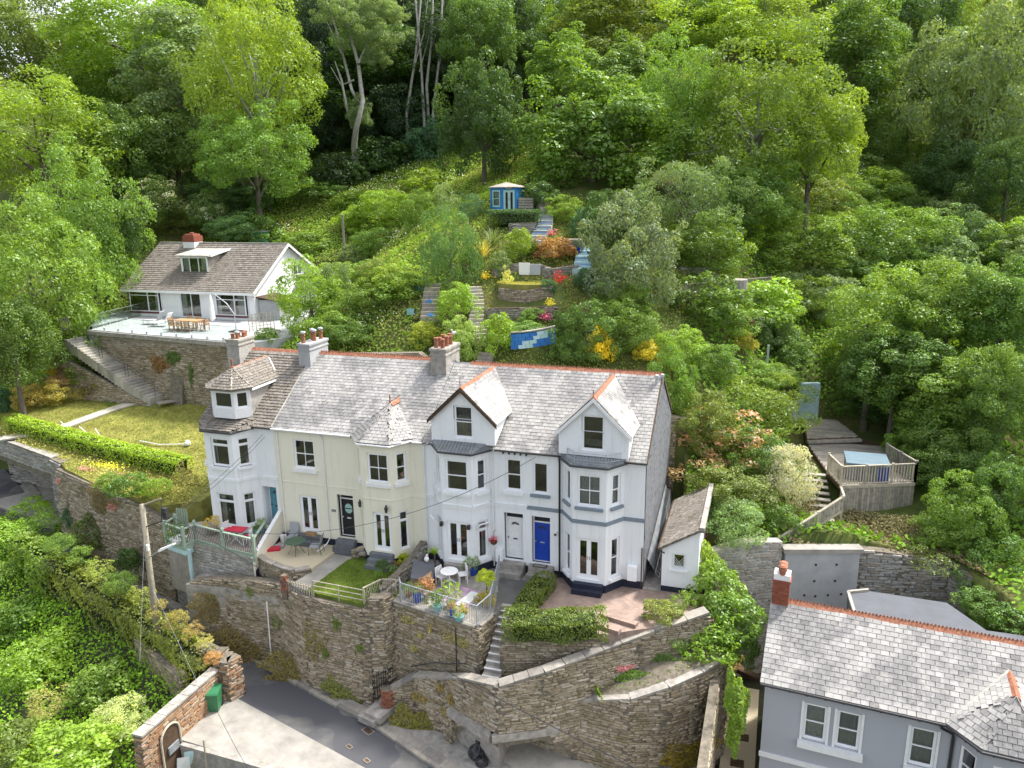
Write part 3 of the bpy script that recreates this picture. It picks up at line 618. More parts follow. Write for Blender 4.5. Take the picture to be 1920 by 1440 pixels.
# -- house C: white with dark bargeboards and a white door
x0, x1 = -10.63, -5.45; bayC = (-10.08, -9.40, -7.86, -7.27, .84)
fh = [(x + 0, y, a, b) for x, y, a, b in ((4.02, 4.96, .42, 2.82), (4.14, 4.93, 3.94, 5.54))]
HC, mb = house('white house with black bargeboards, white front door and open bay windows', x0, x1, bayC, 'white', 'slateg', fh)
sg = bay_walls(mb, bayC, -.35, 5.9, [[(.30, .80, .5, 2.42), (.30, .80, 3.96, 5.5)], [(.2, 1.33, .45, 2.44), (.22, 1.35, 3.94, 5.52)], [(.3, .84, .5, 2.44), (.3, .84, 3.96, 5.52)]])
mb.build('wall', 'white', HC)
ppC = [(x0, 0), (bayC[0], 0), (bayC[1], -.84), (bayC[2], -.84), (bayC[3], 0), (x1, 0)]
mb = MB(); bands(mb, ppC, -.36, .22, .02); mb.build('plinth', 'navy', HC)
mb = MB(); bands(mb, ppC, 3.10, 3.24, .035); bands(mb, ppC, 3.24, 3.30, .06); mb.build('string_course', 'white', HC)
for i, (p, u, n, L) in enumerate(sg):
    a, b = [(.30, .80), (.22, 1.35), (.3, .84)][i]
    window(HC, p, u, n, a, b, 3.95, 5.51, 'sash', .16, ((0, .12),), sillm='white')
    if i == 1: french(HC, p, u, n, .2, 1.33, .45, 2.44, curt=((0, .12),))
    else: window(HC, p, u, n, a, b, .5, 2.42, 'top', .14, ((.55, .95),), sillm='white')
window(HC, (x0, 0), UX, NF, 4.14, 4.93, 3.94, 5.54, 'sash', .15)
door(HC, (x0, 0), UX, NF, 4.02, 4.96, .42, 2.82, 'whitep', .28, .34, boxm='blackw')
roofC, zr = main_roof(HC, x0, x1, 'slateg', 300)
ridge(roofC, (x0 + .9, RY, zr), (x1, RY, zr))
dmC = gable_dormer(HC, roofC, -10.02, -6.86, -.34, 6.2, 7.35, 8.86, 'woodd', 'white', (-8.86, -7.92, 6.42, 8.0), 'slateg')
window(HC, (-10.02, -.34), UX, NF, 1.16, 2.10, 6.42, 8.0, 'sash', 0, ((0.02, .98),), curtm='wood')
mb = MB(); mb.tube([(-8.44, -.48, 8.88), (-8.44, -.48, 9.28)], .02, 6); mb.bar((-8.52, -.48, 9.12), (-8.36, -.48, 9.12), .02); mb.build('finial', 'terra', dmC)
mb = MB(); E = [(-10.2, .0), (-9.46, -.98), (-7.80, -.98), (-7.12, .0)]; T = [(-10.0, -.30, 6.26), (-9.5, -.33, 6.26), (-7.3, -.33, 6.26), (-6.86, -.30, 6.26)]
e = [(a, b, 5.93) for a, b in E]
mb.add(e + T + [(a, b, 5.84) for a, b in E], [(0, 1, 5, 4), (1, 2, 6, 5), (2, 3, 7, 6), (8, 9, 1, 0), (9, 10, 2, 1), (10, 11, 3, 2)]); mb.build('bay_roof', 'lead', HC)
mb = MB()
for i in range(11): x = -9.5 + i * .17; mb.bar((x, -.97, 5.95), (x + (-8.4 - x) * .06, -.36, 6.27), .012, .02)
mb.build('bay_roof_joint', 'mortar', HC, kind='stuff')
mb = MB(); mb.tube([(a, b, 5.86) for a, b in E], .045, 8); mb.tube([(-6.95, -.17, 5.93), (x1, -.17, 5.93)], .05, 8)
for i in range(5): mb.bx(-6.6 + i * .28, -6.54 + i * .28, -.12, 0, 5.76, 5.84)
mb.build('gutter', 'blackw', HC)
pipe(HC, [(-7.0, -.16, 5.9), (-7.12, -.06, 5.75), (-7.12, -.06, .0)], .035, 'whitep')
pipe(HC, [(-10.3, -.2, 5.98), (-10.6, -.07, 5.8), (-10.6, -.06, .1)], .035, 'whitep')
mb = MB(); mb.bx(-7.0, -6.66, -.22, -.02, .3, .95); mb.build('meter_box', 'upvc', HC)
steps_up(HC, -6.78, -5.56, 0, [(-.2, .38), (-.2, .12)], .42, 'concrete')
steps_up(HC, -9.3, -7.95, -.84, [(-.3, .3), (-.3, .08)], .3, 'concrete')
for lx, nm in ((-9.42, 'left'), (-8.04, 'right')):
    t_ = thing('wall_lantern', (lx, -.95, 2.2), 'black square lantern %s of the french doors under the white bay' % nm, 'lamp')
    m = MB(); m.box((lx, -.96, 2.28), (.13, .16, .2)); m.build('lamp_housing', 'blackw', t_); m = MB(); m.bx(lx - .02, lx + .02, -.9, -.84, 2.24, 2.34); m.build('bracket', 'blackw', t_)
# open top hung casements
for (c, dx, lab) in (((-7.42, -.62, 2.28), .38, 'right'), ((-9.95, -.6, 2.28), -.38, 'left')):
    m = MB(); q = Matrix.Rotation(rad(50 if dx > 0 else -50), 3, 'Z') @ Matrix.Rotation(rad(35), 3, 'X')
    for (a, b, s) in (((-.26, 0, -.2), (-.26, 0, .2), 0), ((.26, 0, -.2), (.26, 0, .2), 0), ((-.26, 0, -.2), (.26, 0, -.2), 0), ((-.26, 0, .2), (.26, 0, .2), 0)): m.bar(V3(c) + q @ V3(a), V3(c) + q @ V3(b), .06, .04)
    fr = m.build('open_casement', 'upvc', HC); m = MB(); m.quad(*[V3(c) + q @ V3(a) for a in ((-.24, 0, -.18), (.24, 0, -.18), (.24, 0, .18), (-.24, 0, .18))]); m.build('pane', 'glass', fr)

# -- house B: cream, wide
x0, x1 = -19.05, -10.63; bayB = (-14.28, -13.58, -12.02, -11.32, .86)
fh = [(1.22, 2.32, .38, 2.42), (3.46, 4.38, .35, 2.70), (1.14, 2.36, 3.9, 5.46)]
HB, mb = house('wide cream rendered house with dark round light door and turret roof bay', x0, x1, bayB, 'cream', 'slate', fh)
sg = bay_walls(mb, bayB, -.35, 5.93, [[(.30, .80, .45, 2.42), (.30, .80, 3.96, 5.44)], [(.46, 1.44, .4, 2.40), (.34, 1.46, 3.94, 5.46)], [(.32, .82, .42, 2.44), (.30, .86, 3.96, 5.46)]])
mb.build('wall', 'cream', HB)
ppB = [(x0, 0), (bayB[0], 0), (bayB[1], -.86), (bayB[2], -.86), (bayB[3], 0), (x1, 0)]
mb = MB(); bands(mb, ppB[:3], -.36, .17, .02); bands(mb, ppB[2:], -.36, .05, .02); mb.build('plinth', 'navy', HB)
mb = MB(); bands(mb, ppB, 3.06, 3.12, .025); mb.build('string_course', 'cream', HB)
for i, (p, u, n, L) in enumerate(sg):
    a, b = [(.30, .80), (.34, 1.46), (.30, .86)][i]
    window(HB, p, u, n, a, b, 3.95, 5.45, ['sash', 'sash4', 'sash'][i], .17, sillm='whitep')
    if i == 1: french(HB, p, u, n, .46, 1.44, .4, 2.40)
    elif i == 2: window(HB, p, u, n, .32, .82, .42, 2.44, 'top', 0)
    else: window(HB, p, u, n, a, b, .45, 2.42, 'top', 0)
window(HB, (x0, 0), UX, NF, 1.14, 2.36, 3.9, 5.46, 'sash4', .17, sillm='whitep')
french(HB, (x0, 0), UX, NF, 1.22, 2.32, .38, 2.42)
door(HB, (x0, 0), UX, NF, 3.46, 4.38, .35, 2.70, 'black', .3, .3, 'round', boxm='whitep')
roofB, zrB = main_roof(HB, x0, x1, 'slateg', 300, .1)
ridge(roofB, (x0 + .45, RY, zrB), (x1 - .85, RY, zrB))
# turret roof over the bay
ap = V3((-12.8, 1.0, 7.42)); ap2 = V3((-12.8, 2.15, 7.42)); L0 = V3((-14.45, -.02, 6.02)); L1 = V3((-13.66, -.98, 5.95)); R1 = V3((-11.94, -.98, 5.95)); R0 = V3((-11.15, -.02, 6.02))
mb = MB(); mb.add([L0, L1, R1, R0, ap, ap2, L0 - Zv * .1, L1 - Zv * .1, R1 - Zv * .1, R0 - Zv * .1], [(0, 1, 4, 5), (1, 2, 4), (2, 3, 5, 4), (6, 7, 1, 0), (7, 8, 2, 1), (8, 9, 3, 2)]); tu = mb.build('turret_roof', 'slateg', HB)
tri_slates(tu, L1, R1, ap, ap, .26, .19, 'slateg', nparts=40); tri_slates(tu, L0, L1, ap, ap2, .26, .19, 'slateg'); tri_slates(tu, R1, R0, ap2, ap, .26, .19, 'slateg', nparts=30)
ridge(tu, ap - UX * 0, ap2, n=3); mb = MB(); mb.tube([ap, ap + Zv * .2, ap + Zv * .45], [.05, .03, .035], 6); mb.build('finial', 'terra', tu)
mb = MB(); mb.bar(L0 + Zv * .03, ap2 + Zv * .03, .06, .03); mb.bar(L1 + Zv * .03, ap + Zv * .03, .05, .03); mb.bar(R1 + Zv * .03, ap + Zv * .03, .05, .03); mb.bar(R0 + Zv * .03, ap2 + Zv * .03, .08, .03); mb.build('hip_flashing', 'concl', tu)
mb = MB(); mb.tube([(x0, -.17, 5.93), (-14.5, -.17, 5.93)], .05, 8); mb.tube([L0 - Zv * .06, L1 - Zv * .06 - V3((0, .05, 0)), R1 - Zv * .06 - V3((0, .05, 0)), R0 - Zv * .06], .045, 8); mb.tube([(-11.15, -.17, 5.93), (x1, -.17, 5.93)], .05, 8); mb.build('gutter', 'whitep', HB)
pipe(HB, [(-18.78, -.16, 5.9), (-18.8, -.06, 5.7), (-18.8, -.06, .1)], .035); pipe(HB, [(-16.7, -.17, 5.92), (-16.45, -.1, 5.86), (-16.16, -.06, 5.7), (-16.16, -.06, .2), (-16.2, -.3, 0), (-16.35, -1.0, -.12)], .035)
for lx, nm in ((-13.86, 'left'), (-12.28, 'right')):
    y = -.90 if lx > -13.6 else -.62
    t_ = thing('wall_lantern', (lx, y, 2.6), 'black coach lantern to the %s of the cream bay french doors' % nm, 'lamp')
    m = MB(); m.lathe((lx, y - .12, 2.5), [(.03, 0), (.07, .04), (.1, .26), (.05, .3), (.02, .42)], 6); m.build('lantern_cage', 'blackw', t_)
    m = MB(); m.tube([(lx, y + .03, 2.62), (lx, y - .02, 2.85), (lx, y - .12, 2.88)], .015, 5); m.build('bracket', 'blackw', t_)
steps_up(HB, -17.9, -16.6, 0, [(-.2, .3), (-.2, .08)], .3, 'slatew'); steps_up(HB, -15.65, -14.6, 0, [(-.25, .32), (-.25, .10)], .34, 'slatew'); steps_up(HB, -13.3, -12.05, -.86, [(-.3, .3), (-.3, .08), (-.3, -.1)], .26, 'slatew')
mb = MB(); mb.bx(-15.95, -15.7, -.03, 0.0, 1.72, 1.84); mb.build('name_plate', 'lead', HB)
chimney(HB, -11.6, -10.75, 3.35, 5.2, 8.2, 9.78, 'concrete', [(-11.38, 3.65, 0), (-11.0, 3.6, 0), (-11.38, 4.1, 0), (-11.0, 4.15, 0), (-11.38, 4.6, 0), (-11.0, 4.65, 0), (-11.2, 5.0, 0)])
chimney(HB, -19.42, -18.7, 3.35, 5.2, 8.1, 9.66, 'concw', [(-19.2, 3.6, 1), (-18.95, 4.3, 1), (-19.2, 4.5, 1), (-18.95, 4.95, 1)])
mb = MB(); mb.bar((-19.05, -.12, 6.02), (-19.05, 3.3, 8.34), .06, .05); mb.bar((-10.66, -.12, 6.02), (-10.66, 3.3, 8.32), .03, .03); mb.build('party_flashing', 'concl', HB)

# -- house A: white, mossy roof and hipped dormer (left end)
x0, x1 = -23.42, -19.05; bayA = (-23.36, -22.62, -20.92, -20.24, .9)
fh = [(3.36, 4.22, .38, 2.66)]
HA, mb = house('white left end house with brown mossy roof, hexagonal dormer and teal door', x0, x1, bayA, 'white', 'mossy', fh)
sg = bay_walls(mb, bayA, -.35, 5.78, [[(.30, .80, .55, 2.4), (.30, .80, 3.9, 5.44)], [(.38, 1.44, .55, 2.40), (.36, 1.44, 3.88, 5.44)], [(.26, .88, .55, 2.40), (.26, .88, 3.88, 5.40)]])
mb.build('wall', 'white', HA)
ppA = [(x0, 0), (bayA[0], 0), (bayA[1], -.9), (bayA[2], -.9), (bayA[3], 0), (x1, 0)]
mb = MB(); bands(mb, ppA, -.36, .2, .02); mb.build('plinth', 'navy', HA)
mb = MB(); bands(mb, ppA, 3.10, 3.26, .05); mb.build('string_course', 'white', HA)
for i, (p, u, n, L) in enumerate(sg):
    a, b = [(.3, .8), (.38, 1.44), (.26, .88)][i]
    window(HA, p, u, n, a, b, 3.9, 5.42, 'top', .14, ((.0, .2),), sillm='white'); window(HA, p, u, n, a, b, .56, 2.40, 'top', .12, ((.0, .35),) if i < 2 else ((.5, 1),), sillm='whitep')
door(HA, (x0, 0), UX, NF, 3.36, 4.22, .38, 2.66, 'teald', .55, .22, boxm='blackw')
m = MB(); o = V3((x0, 0, 0))
for q in ((3.36, -1), (4.22, 1)): ubox(m, o, UX, NF, q[0] - .02, q[0] + .02, .38, 2.66, -.1, -.6)
ubox(m, o, UX, NF, 3.36, 4.22, 2.64, 2.7, -.1, -.6); m.build('porch_reveal', 'white', HA)
roofA, zr = main_roof(HA, x0 - .1, x1 - .03, 'mossy', 0, .1, sw=.23, sl=.2, lift=.05, t=.035)
ridge(roofA, (x0 + .4, RY, zr), (x1 - .4, RY, zr), crest=False)
# splayed eaves over the bay
mb = MB(); e = [(-23.5, .0, 5.93), (-22.70, -1.02, 5.83), (-20.86, -1.02, 5.83), (-20.12, .0, 5.93)]; tt = [(-23.5, .35, 6.28), (-22.5, .15, 6.18), (-21.0, .15, 6.18), (-20.12, .35, 6.28)]
mb.add(e + tt + [(a, b, c - .07) for a, b, c in e], [(0, 1, 5, 4), (1, 2, 6, 5), (2, 3, 7, 6), (8, 9, 1, 0), (9, 10, 2, 1), (10, 11, 3, 2)]); br = mb.build('bay_roof', 'mossy', HA)
tri_slates(br, e[1], e[2], tt[2], tt[1], .23, .2, 'mossy', lift=.05, t=.035); tri_slates(br, e[2], e[3], tt[3], tt[2], .23, .2, 'mossy', lift=.05, t=.035); tri_slates(br, e[0], e[1], tt[1], tt[0], .23, .2, 'mossy', lift=.05, t=.035)
mb = MB(); mb.tube([V3(p) - Zv * .06 - V3((0, .04, 0)) for p in e], .045, 8); mb.tube([(-20.1, -.17, 5.93), (x1, -.17, 5.93)], .05, 8); mb.build('gutter', 'blackw', HA)
# dormer: three sided glazed front, cheeks, hipped roof
dp = [(-22.95, 1.0), (-22.95, .35), (-22.42, -.2), (-21.10, -.2), (-20.52, .42), (-20.52, 3.0)]
d = MB()
for i, (p, q) in enumerate(zip(dp[:-1], dp[1:])):
    p = V3((*p, 0)); q = V3((*q, 0)); L = (q - p).length; u = (q - p) / L; n = V3((u.y, -u.x, 0)); z0 = 6.0; glz = i in (1, 2, 3)
    facade(d, p, u, n, L, 6.3 if glz else 6.0, 7.88, [(.1, L - .1, 6.82, 7.72)] if glz else [], .1, 0 if glz else 1)
dmA = d.build('dormer', ['whitep', 'concrete'], HA)
for i in (1, 2, 3):
    p = V3((*dp[i], 0)); q = V3((*dp[i + 1], 0)); L = (q - p).length; u = (q - p) / L; n = V3((u.y, -u.x, 0)); window(HA, p, u, n, .1, L - .1, 6.82, 7.72, 'one' if i != 2 else 'one', 0, rec=.05, roomd=.5)
ap = V3((-21.74, .75, 8.75)); bk = V3((-21.74, 3.75, 8.75)); ov = [V3((-23.2, 1.6, 7.86)), V3((-23.15, .3, 7.86)), V3((-22.5, -.42, 7.86)), V3((-21.0, -.42, 7.86)), V3((-20.34, .36, 7.86)), V3((-20.34, 2.75, 7.86))]
mb = MB(); lo = [p - Zv * .07 for p in ov]
mb.add(ov + [ap, bk] + lo, [(0, 1, 6, 7), (1, 2, 6), (2, 3, 6), (3, 4, 6), (4, 5, 7, 6), (8, 9, 1, 0), (9, 10, 2, 1), (10, 11, 3, 2), (11, 12, 4, 3), (12, 13, 5, 4)]); dr = mb.build('dormer_roof', 'mossy', dmA)
for a, b, c, d_ in ((ov[2], ov[3], ap, ap), (ov[3], ov[4], ap, ap), (ov[1], ov[2], ap, ap), (ov[4], ov[5], bk, ap), (ov[0], ov[1], ap, bk)): tri_slates(dmA, a, b, c, d_, .22, .18, 'mossy', lift=.04, t=.03, name='dormer_tile')
mb = MB()
for p in ov[1:5]: mb.bar(p + Zv * .04, ap + Zv * .04, .07, .05)
mb.build('hip_tile', 'concl', dmA); ridge(dmA, ap, bk, crest=False, n=7); mb = MB(); mb.lathe(ap, [(.09, 0), (.1, .06), (.05, .1), (.05, .38), (.07, .4), (.05, .5)], 8); mb.build('finial', 'terra', dmA)
mb = MB(); mb.bar((-20.34, .36, 7.8), (-20.34, 2.8, 7.8), .05, .12); mb.bar((-20.36, 2.7, 7.9), (-21.5, 3.6, 8.7), .06, .06); mb.build('fascia', 'whitep', dmA)
chimney(HA, -23.85, -23.05, 3.1, 4.5, 6.5, 9.75, 'stonel', [(-23.6, 3.4, 0), (-23.3, 3.4, 1), (-23.6, 3.9, 0), (-23.3, 3.95, 0), (-23.45, 4.3, 0)], ph=.3)
# ------------------------------------------------------------------ land
CP = [(-120, 20, 8), (-100, 0, 0), (-70, 14, 6), (-60, 8, 2.5), (-52, 9, 2.4), (-48, 13.3, 4.5), (-50, 20, 8), (-58, 30, 14), (-80, 40, 18), (-110, 60, 30),
      (-40, 13.9, 6.8), (-33, 13.9, 6.8), (-48, 30, 10.5), (-40, 31, 11.0), (-31, 31, 11.4), (-28, 18, 8.6), (-27, 14, 7.2), (-35, 42, 16.5), (-45, 50, 20), (-30, 56, 22.5), (-60, 60, 27), (-90, 80, 38),
      (-25, 10.3, 5.6), (-18, 10.3, 5.8), (-10, 10.3, 5.8), (-3, 10.3, 5.0), (-22, 17, 10.2), (-16, 15, 9.6), (-9, 12, 7.6), (-10, 15.5, 10.6), (-4, 14, 8.6), (-15.2, 26.2, 16), (-9, 24, 13.8), (-12, 30, 16.8), (-20, 36, 17.5), (-16, 44, 20),
      (2, 3.4, 1.0), (5, 4.2, 1.3), (9, 5.6, .6), (9.5, 7.2, .2), (12.3, 7.2, .6), (14, 6.2, .2), (20, 4, .8), (16, 3, .4), (17, -3, -2), (30, -6, -1), (50, -10, 0), (4, 9, 2.6), (9, 11.5, 2.3), (12, 14, 2.8), (1.5, 15, 6.3), (2, 21, 9.6), (7, 21, 4.0), (8, 26, 5.6), (14, 23, 5.4), (20, 16, 4.5), (32, 10, 5), (60, 5, 8),
      (16, 36, 9.5), (4, 34, 13), (0, 45, 17), (18, 55, 14.5), (22, 75, 21), (36, 40, 13), (50, 60, 20), (80, 40, 20), (100, 90, 34), (-15, 70, 29), (0, 80, 32), (20, 100, 33), (-30, 100, 42), (-80, 130, 56), (10, 165, 53), (-60, 180, 62), (60, 165, 54), (105, 170, 56), (-120, 200, 66), (0, 225, 56), (90, 225, 58)]
_c = np.array(CP, float); _n = len(_c)
def _phi(r): return np.where(r > 1e-9, r * r * np.log(np.maximum(r, 1e-9)), 0.)
_d = np.hypot(_c[:, None, 0] - _c[None, :, 0], _c[:, None, 1] - _c[None, :, 1]); _K = _phi(_d) + np.eye(_n) * 6.
_P = np.c_[np.ones(_n), _c[:, :2]]; _A = np.block([[_K, _P], [_P.T, np.zeros((3, 3))]]); _w = np.linalg.solve(_A, np.r_[_c[:, 2], 0, 0, 0])
def hz(x, y):
    x = np.asarray(x, float); y = np.asarray(y, float); sh = x.shape; x = x.ravel(); y = y.ravel(); out = np.empty(len(x))
    for i in range(0, len(x), 20000):
        xx = x[i:i + 20000]; yy = y[i:i + 20000]; r = np.hypot(xx[:, None] - _c[None, :, 0], yy[:, None] - _c[None, :, 1])
        z = _phi(r) @ _w[:_n] + _w[_n] + _w[_n + 1] * xx + _w[_n + 2] * yy
        for (a, b, c, d, lev) in ((-49.3, -28.5, 13, 30.8, 7.3), (6.6, 13.2, 8.0, 20.5, 2.3)):      # cuttings for the bungalow terrace and the timber deck
            k = np.clip(np.minimum(np.minimum(xx - a, b - xx), np.minimum(yy - c, d - yy)) / .8 + 1, 0, 1); z = np.where((k > 0) & (z > lev), z + (lev - z) * k, z)
        out[i:i + 20000] = z
    return out.reshape(sh)
def lumps(x, y, s, seed=0.):
    # smooth pseudo-random mounds, -1..1
    x = np.asarray(x) / s + seed; y = np.asarray(y) / s - seed * .7; v = 0
    for k, (a, b, c) in enumerate(((1, .3, 0), (-.5, 1.1, 2), (1.7, -1.3, 4), (.4, 2.3, 1), (2.9, 1.1, 5), (-2.2, 2.9, 3))): v = v + np.sin(a * x + b * y + c + 1.3 * np.sin(.7 * b * x - .6 * a * y + c)) / (1 + .5 * k)
    return v / 3.4
BX = [-125, -70, -56, -47.5, -44.0, -30.0, -27, -24.5, -23.6, .6, 1.2, 3.4, 6, 9.7, 13.6, 14.6, 15.5, 20, 40, 110]
BY = [4, 6, 7.5, 9.5, 13.6, 13.6, 11.5, 10.4, 10.2, 10.2, 4.5, 2.9, 4.1, 5.3, 6.0, 4.6, 0, -3, -8, -20]
def yb(x): return np.interp(x, BX, BY)
def gz(x, y): return float(hz([x], [y])[0])
def gr(px, py, dz=0., t0=30., t1=230.):
    # where the photo ray through (px, py) meets the hillside
    v = ray(px, py); t = t0; prev = None
    while t < t1:
        p = CAM + v * t
        if p.y > yb(p.x) - .5:
            g = gz(p.x, p.y) + dz
            if p.z < g:
                lo, hi = (prev if prev else t), t
                for _ in range(18):
                    m = (lo + hi) / 2; q = CAM + v * m
                    if q.z < gz(q.x, q.y) + dz: hi = m
                    else: lo = m
                p = CAM + v * hi; return V3((p.x, p.y, gz(p.x, p.y)))
            prev = t
        t += .5
    p = CAM + v * 120; return p
# bare hillside
xs = np.r_[np.arange(-125, -60, 3.), np.arange(-60, 30, .75), np.arange(30, 111, 3.)]; ss = np.r_[np.linspace(0, .25, 60), np.linspace(.26, 1, 70)]
Xg, Sg = np.meshgrid(xs, ss, indexing='ij'); Yg = yb(Xg) + (Sg ** 1.15) * (228 - yb(Xg)); MR = [(-60, -16.5, 12, 62, .55, 2.0), (-16.5, 1, 10, 31, .12, 1.2), (1, 60, -8, 95, 1.25, 2.6), (-60, 60, 31, 110, .4, 2.4)]
def mound(x, y):
    # height of the bramble and bracken mounds above the bare soil
    x = np.asarray(x, float); y = np.asarray(y, float); out = np.zeros(np.broadcast(x, y).shape)
    for (a, b, c, d, amp, s) in MR[::-1]:
        k = np.clip(np.minimum(np.minimum(x - a, b - x), np.minimum(y - c, d - y)) / 2 + .5, 0, 1); out = out * (1 - k) + k * amp * np.maximum(0, lumps(x, y, s, 3.) * .8 + .35)
    for (a, b, c, d) in ((-50, -28, 12.5, 32), (-24.5, 1.2, 8, 12.5), (6, 14.2, 7.0, 21.5), (.5, 6.2, 2.0, 8), (-18, -12, 24.5, 29)):
        k = np.clip(np.minimum(np.minimum(x - a, b - x), np.minimum(y - c, d - y)) / 1. + 1, 0, 1); out = out * (1 - k)
    return out
Zg = hz(Xg, Yg) + .12 * lumps(Xg, Yg, 1.3) + mound(Xg, Yg) - .1
def grid_mesh(name, X, Y, Z, mat, kind, smooth=True):
    n, m = X.shape; v = np.c_[X.ravel(), Y.ravel(), Z.ravel()]; i = np.arange(n * m).reshape(n, m)
    f = np.c_[i[:-1, :-1].ravel(), i[1:, :-1].ravel(), i[1:, 1:].ravel(), i[:-1, 1:].ravel()]
    me = bpy.data.meshes.new(name); me.vertices.add(len(v)); me.vertices.foreach_set('co', v.ravel().astype(np.float32)); me.loops.add(f.size); me.loops.foreach_set('vertex_index', f.ravel().astype(np.int32))
    me.polygons.add(len(f)); me.polygons.foreach_set('loop_start', np.arange(0, f.size, 4, dtype=np.int32)); me.polygons.foreach_set('loop_total', np.full(len(f), 4, np.int32)); me.update(calc_edges=True)
    if smooth: me.polygons.foreach_set('use_smooth', [True] * len(f))
    me.materials.append(M[mat]); o = bpy.data.objects.new(name, me); COL.objects.link(o); o['kind'] = kind; return o
def hill_mat():
    t = NT('hillside_earth_and_grass'); p = t.pos(); a = t.noise(.22, 6, .7, p); b = t.noise(2.5, 6, .7, p)
    k = t.ramp(a, [(.35, (.05, .075, .018)), (.5, (.09, .12, .03)), (.6, (.16, .15, .055)), (.7, (.2, .16, .09))]); k = t.mix(t.math('MULTIPLY', b, .6), k, (.05, .06, .02)); t.bump(b, .6, .1); return t.fin(k, .95, .1)
M['hill'] = hill_mat()
Zg[:, 0] = -9.; Yg[:, 0] -= .02
hill = grid_mesh('hillside', Xg, Yg, Zg, 'hill', 'structure')
def zr(x): return float(np.interp(x, [-60, -39, -25, -19, -10, 0, 10], [-2.2, -3.4, -4.45, -4.95, -5.2, -5.55, -5.8]))          # road height along its length
KX = [-60, -51, -39.5, -32.5, -27, -21.6, -17.4, -13.9, -10.7, -6.9, -3, 2, 8]
KY = [14.5, 9.6, 3.6, .4, -1.3, -2.95, -4.15, -5.2, -6.1, -7.6, -9.4, -11.8, -15]
def ky(x): return float(np.interp(x, KX, KY))       # far kerb line
def low_z(x, y):
    road = zr(x) - .10; d = ky(x) - 3.5 - y          # >0: on the near, lower side of the road
    side = np.clip(d / 3.0, 0, 1) * (1 if x < -18.3 else 0)
    z = road - side * (1.6 + .35 * float(lumps(x, y, 1.6))) - (np.clip(d / 14, 0, 2) * 3 if x < -18.3 else 0)
    if -18.6 < x < -6 and y < np.interp(x, [-18, -12.9, -8], [-10, -10.2, -12.7]): z = -8.2
    if x > 2.6: z = min(z, -6.3)
    return z
lx = np.r_[np.arange(-120, -50, 4.), np.arange(-50, 24, .7), np.arange(24, 111, 6.)]; ly = np.r_[np.arange(-60, -20, 4.), np.arange(-20, 12, .7), [12., 14.]]
XL, YL = np.meshgrid(lx, ly, indexing='ij'); ZL = np.vectorize(lambda x, y: low_z(x, y))(XL, YL)
M['lowg'] = plain('lower_ground_earth', (.055, .06, .035), .95, .5, .4, .1, 0, .5)
ground = grid_mesh('lower_ground', XL, YL, ZL, 'lowg', 'structure')
# road as a sheet, kerb, narrow pavement
kx = np.arange(-58, 8.01, 1.0)
def strip(name, off0, off1, dz, mat, kind='structure', x0=-58., x1=8., step=1.0):
    m = MB(); xs_ = list(np.arange(x0, x1 + .01, step)); P = []
    for x in xs_:
        dy = (ky(x + .5) - ky(x - .5)); n = V3((dy, -1, 0)).normalized(); b = V3((x, ky(x), zr(x) + dz)); P.append((b + n * off0, b + n * off1))
    for (a, b), (c, d) in zip(P[:-1], P[1:]): m.quad(b, d, c, a, 0, random.random())
    return m.build(name, mat, kind=kind)
def road_mat():
    t = NT('patched_road_asphalt'); p = t.pos(); a = t.noise(.55, 5, .6, p); b = t.noise(14, 5, .7, p); c = t.noise(.25, 2, .5, p)
    k = t.ramp(a, [(.42, (.095, .096, .10)), (.5, (.125, .124, .122)), (.62, (.17, .163, .15))]); k = t.mix(t.math('MULTIPLY', b, .35), k, (.04, .04, .042)); k = t.mix(t.ramp(c, [(.56, (0, 0, 0)), (.565, (1, 1, 1))]), k, (.08, .081, .088)); t.bump(b, .3, .02); return t.fin(k, .92, .2)
M['road'] = road_mat()
road = strip('road', .22, 2.95, 0, 'road'); strip('worn_verge', 2.95, 3.35, .004, 'asphl')
strip('wall_foot_verge', -2.0, -.5, .05, 'concrete', x0=-12, x1=-5); pv = strip('pavement', -.5, .0, .10, 'kerb'); m = MB(); m.box((0, 0, 0), (.9, .2, .16), 0, 0, 0.); kme = m.mesh('kerb_stone', 'kerb')
x = -30.
while x < -1.:
    dy = ky(x + .5) - ky(x - .5); a = math.atan2(dy, 1); l = math.cos(a) * .92
    link('kerb_stone', kme, pv, (x, ky(x) - .12, zr(x) + .05), (0, 0.06, a)); x += l
for (px, py, w_, h_) in ((690, 1373, .55, .35), (655, 1403, .3, .2), (688, 1428, .3, .2)):
    p = at(px, py, Z=-5.25); m = MB(); m.box((p.x, p.y, zr(p.x) + .006), (w_, h_, .012), -.45, 0, .2); m.box((p.x, p.y, zr(p.x) + .013), (w_ * .8, h_ * .7, .01), -.45, 1, .2)
    m.build('road_cover', ['kerb', 'woodd'], road)
p = at(788, 1408, Z=-5.3); m = MB(); m.box((p.x, p.y, zr(p.x) + .02), (.5, .35, .02), -.4); 
for i in range(6): m.box((p.x - .2 + i * .08, p.y - .0, zr(p.x) + .034), (.025, .3, .01), -.4)
tag(m.build('drain_grate', 'blackw'), 'dark iron drain grate set in the kerb below the stone wall', 'drain')

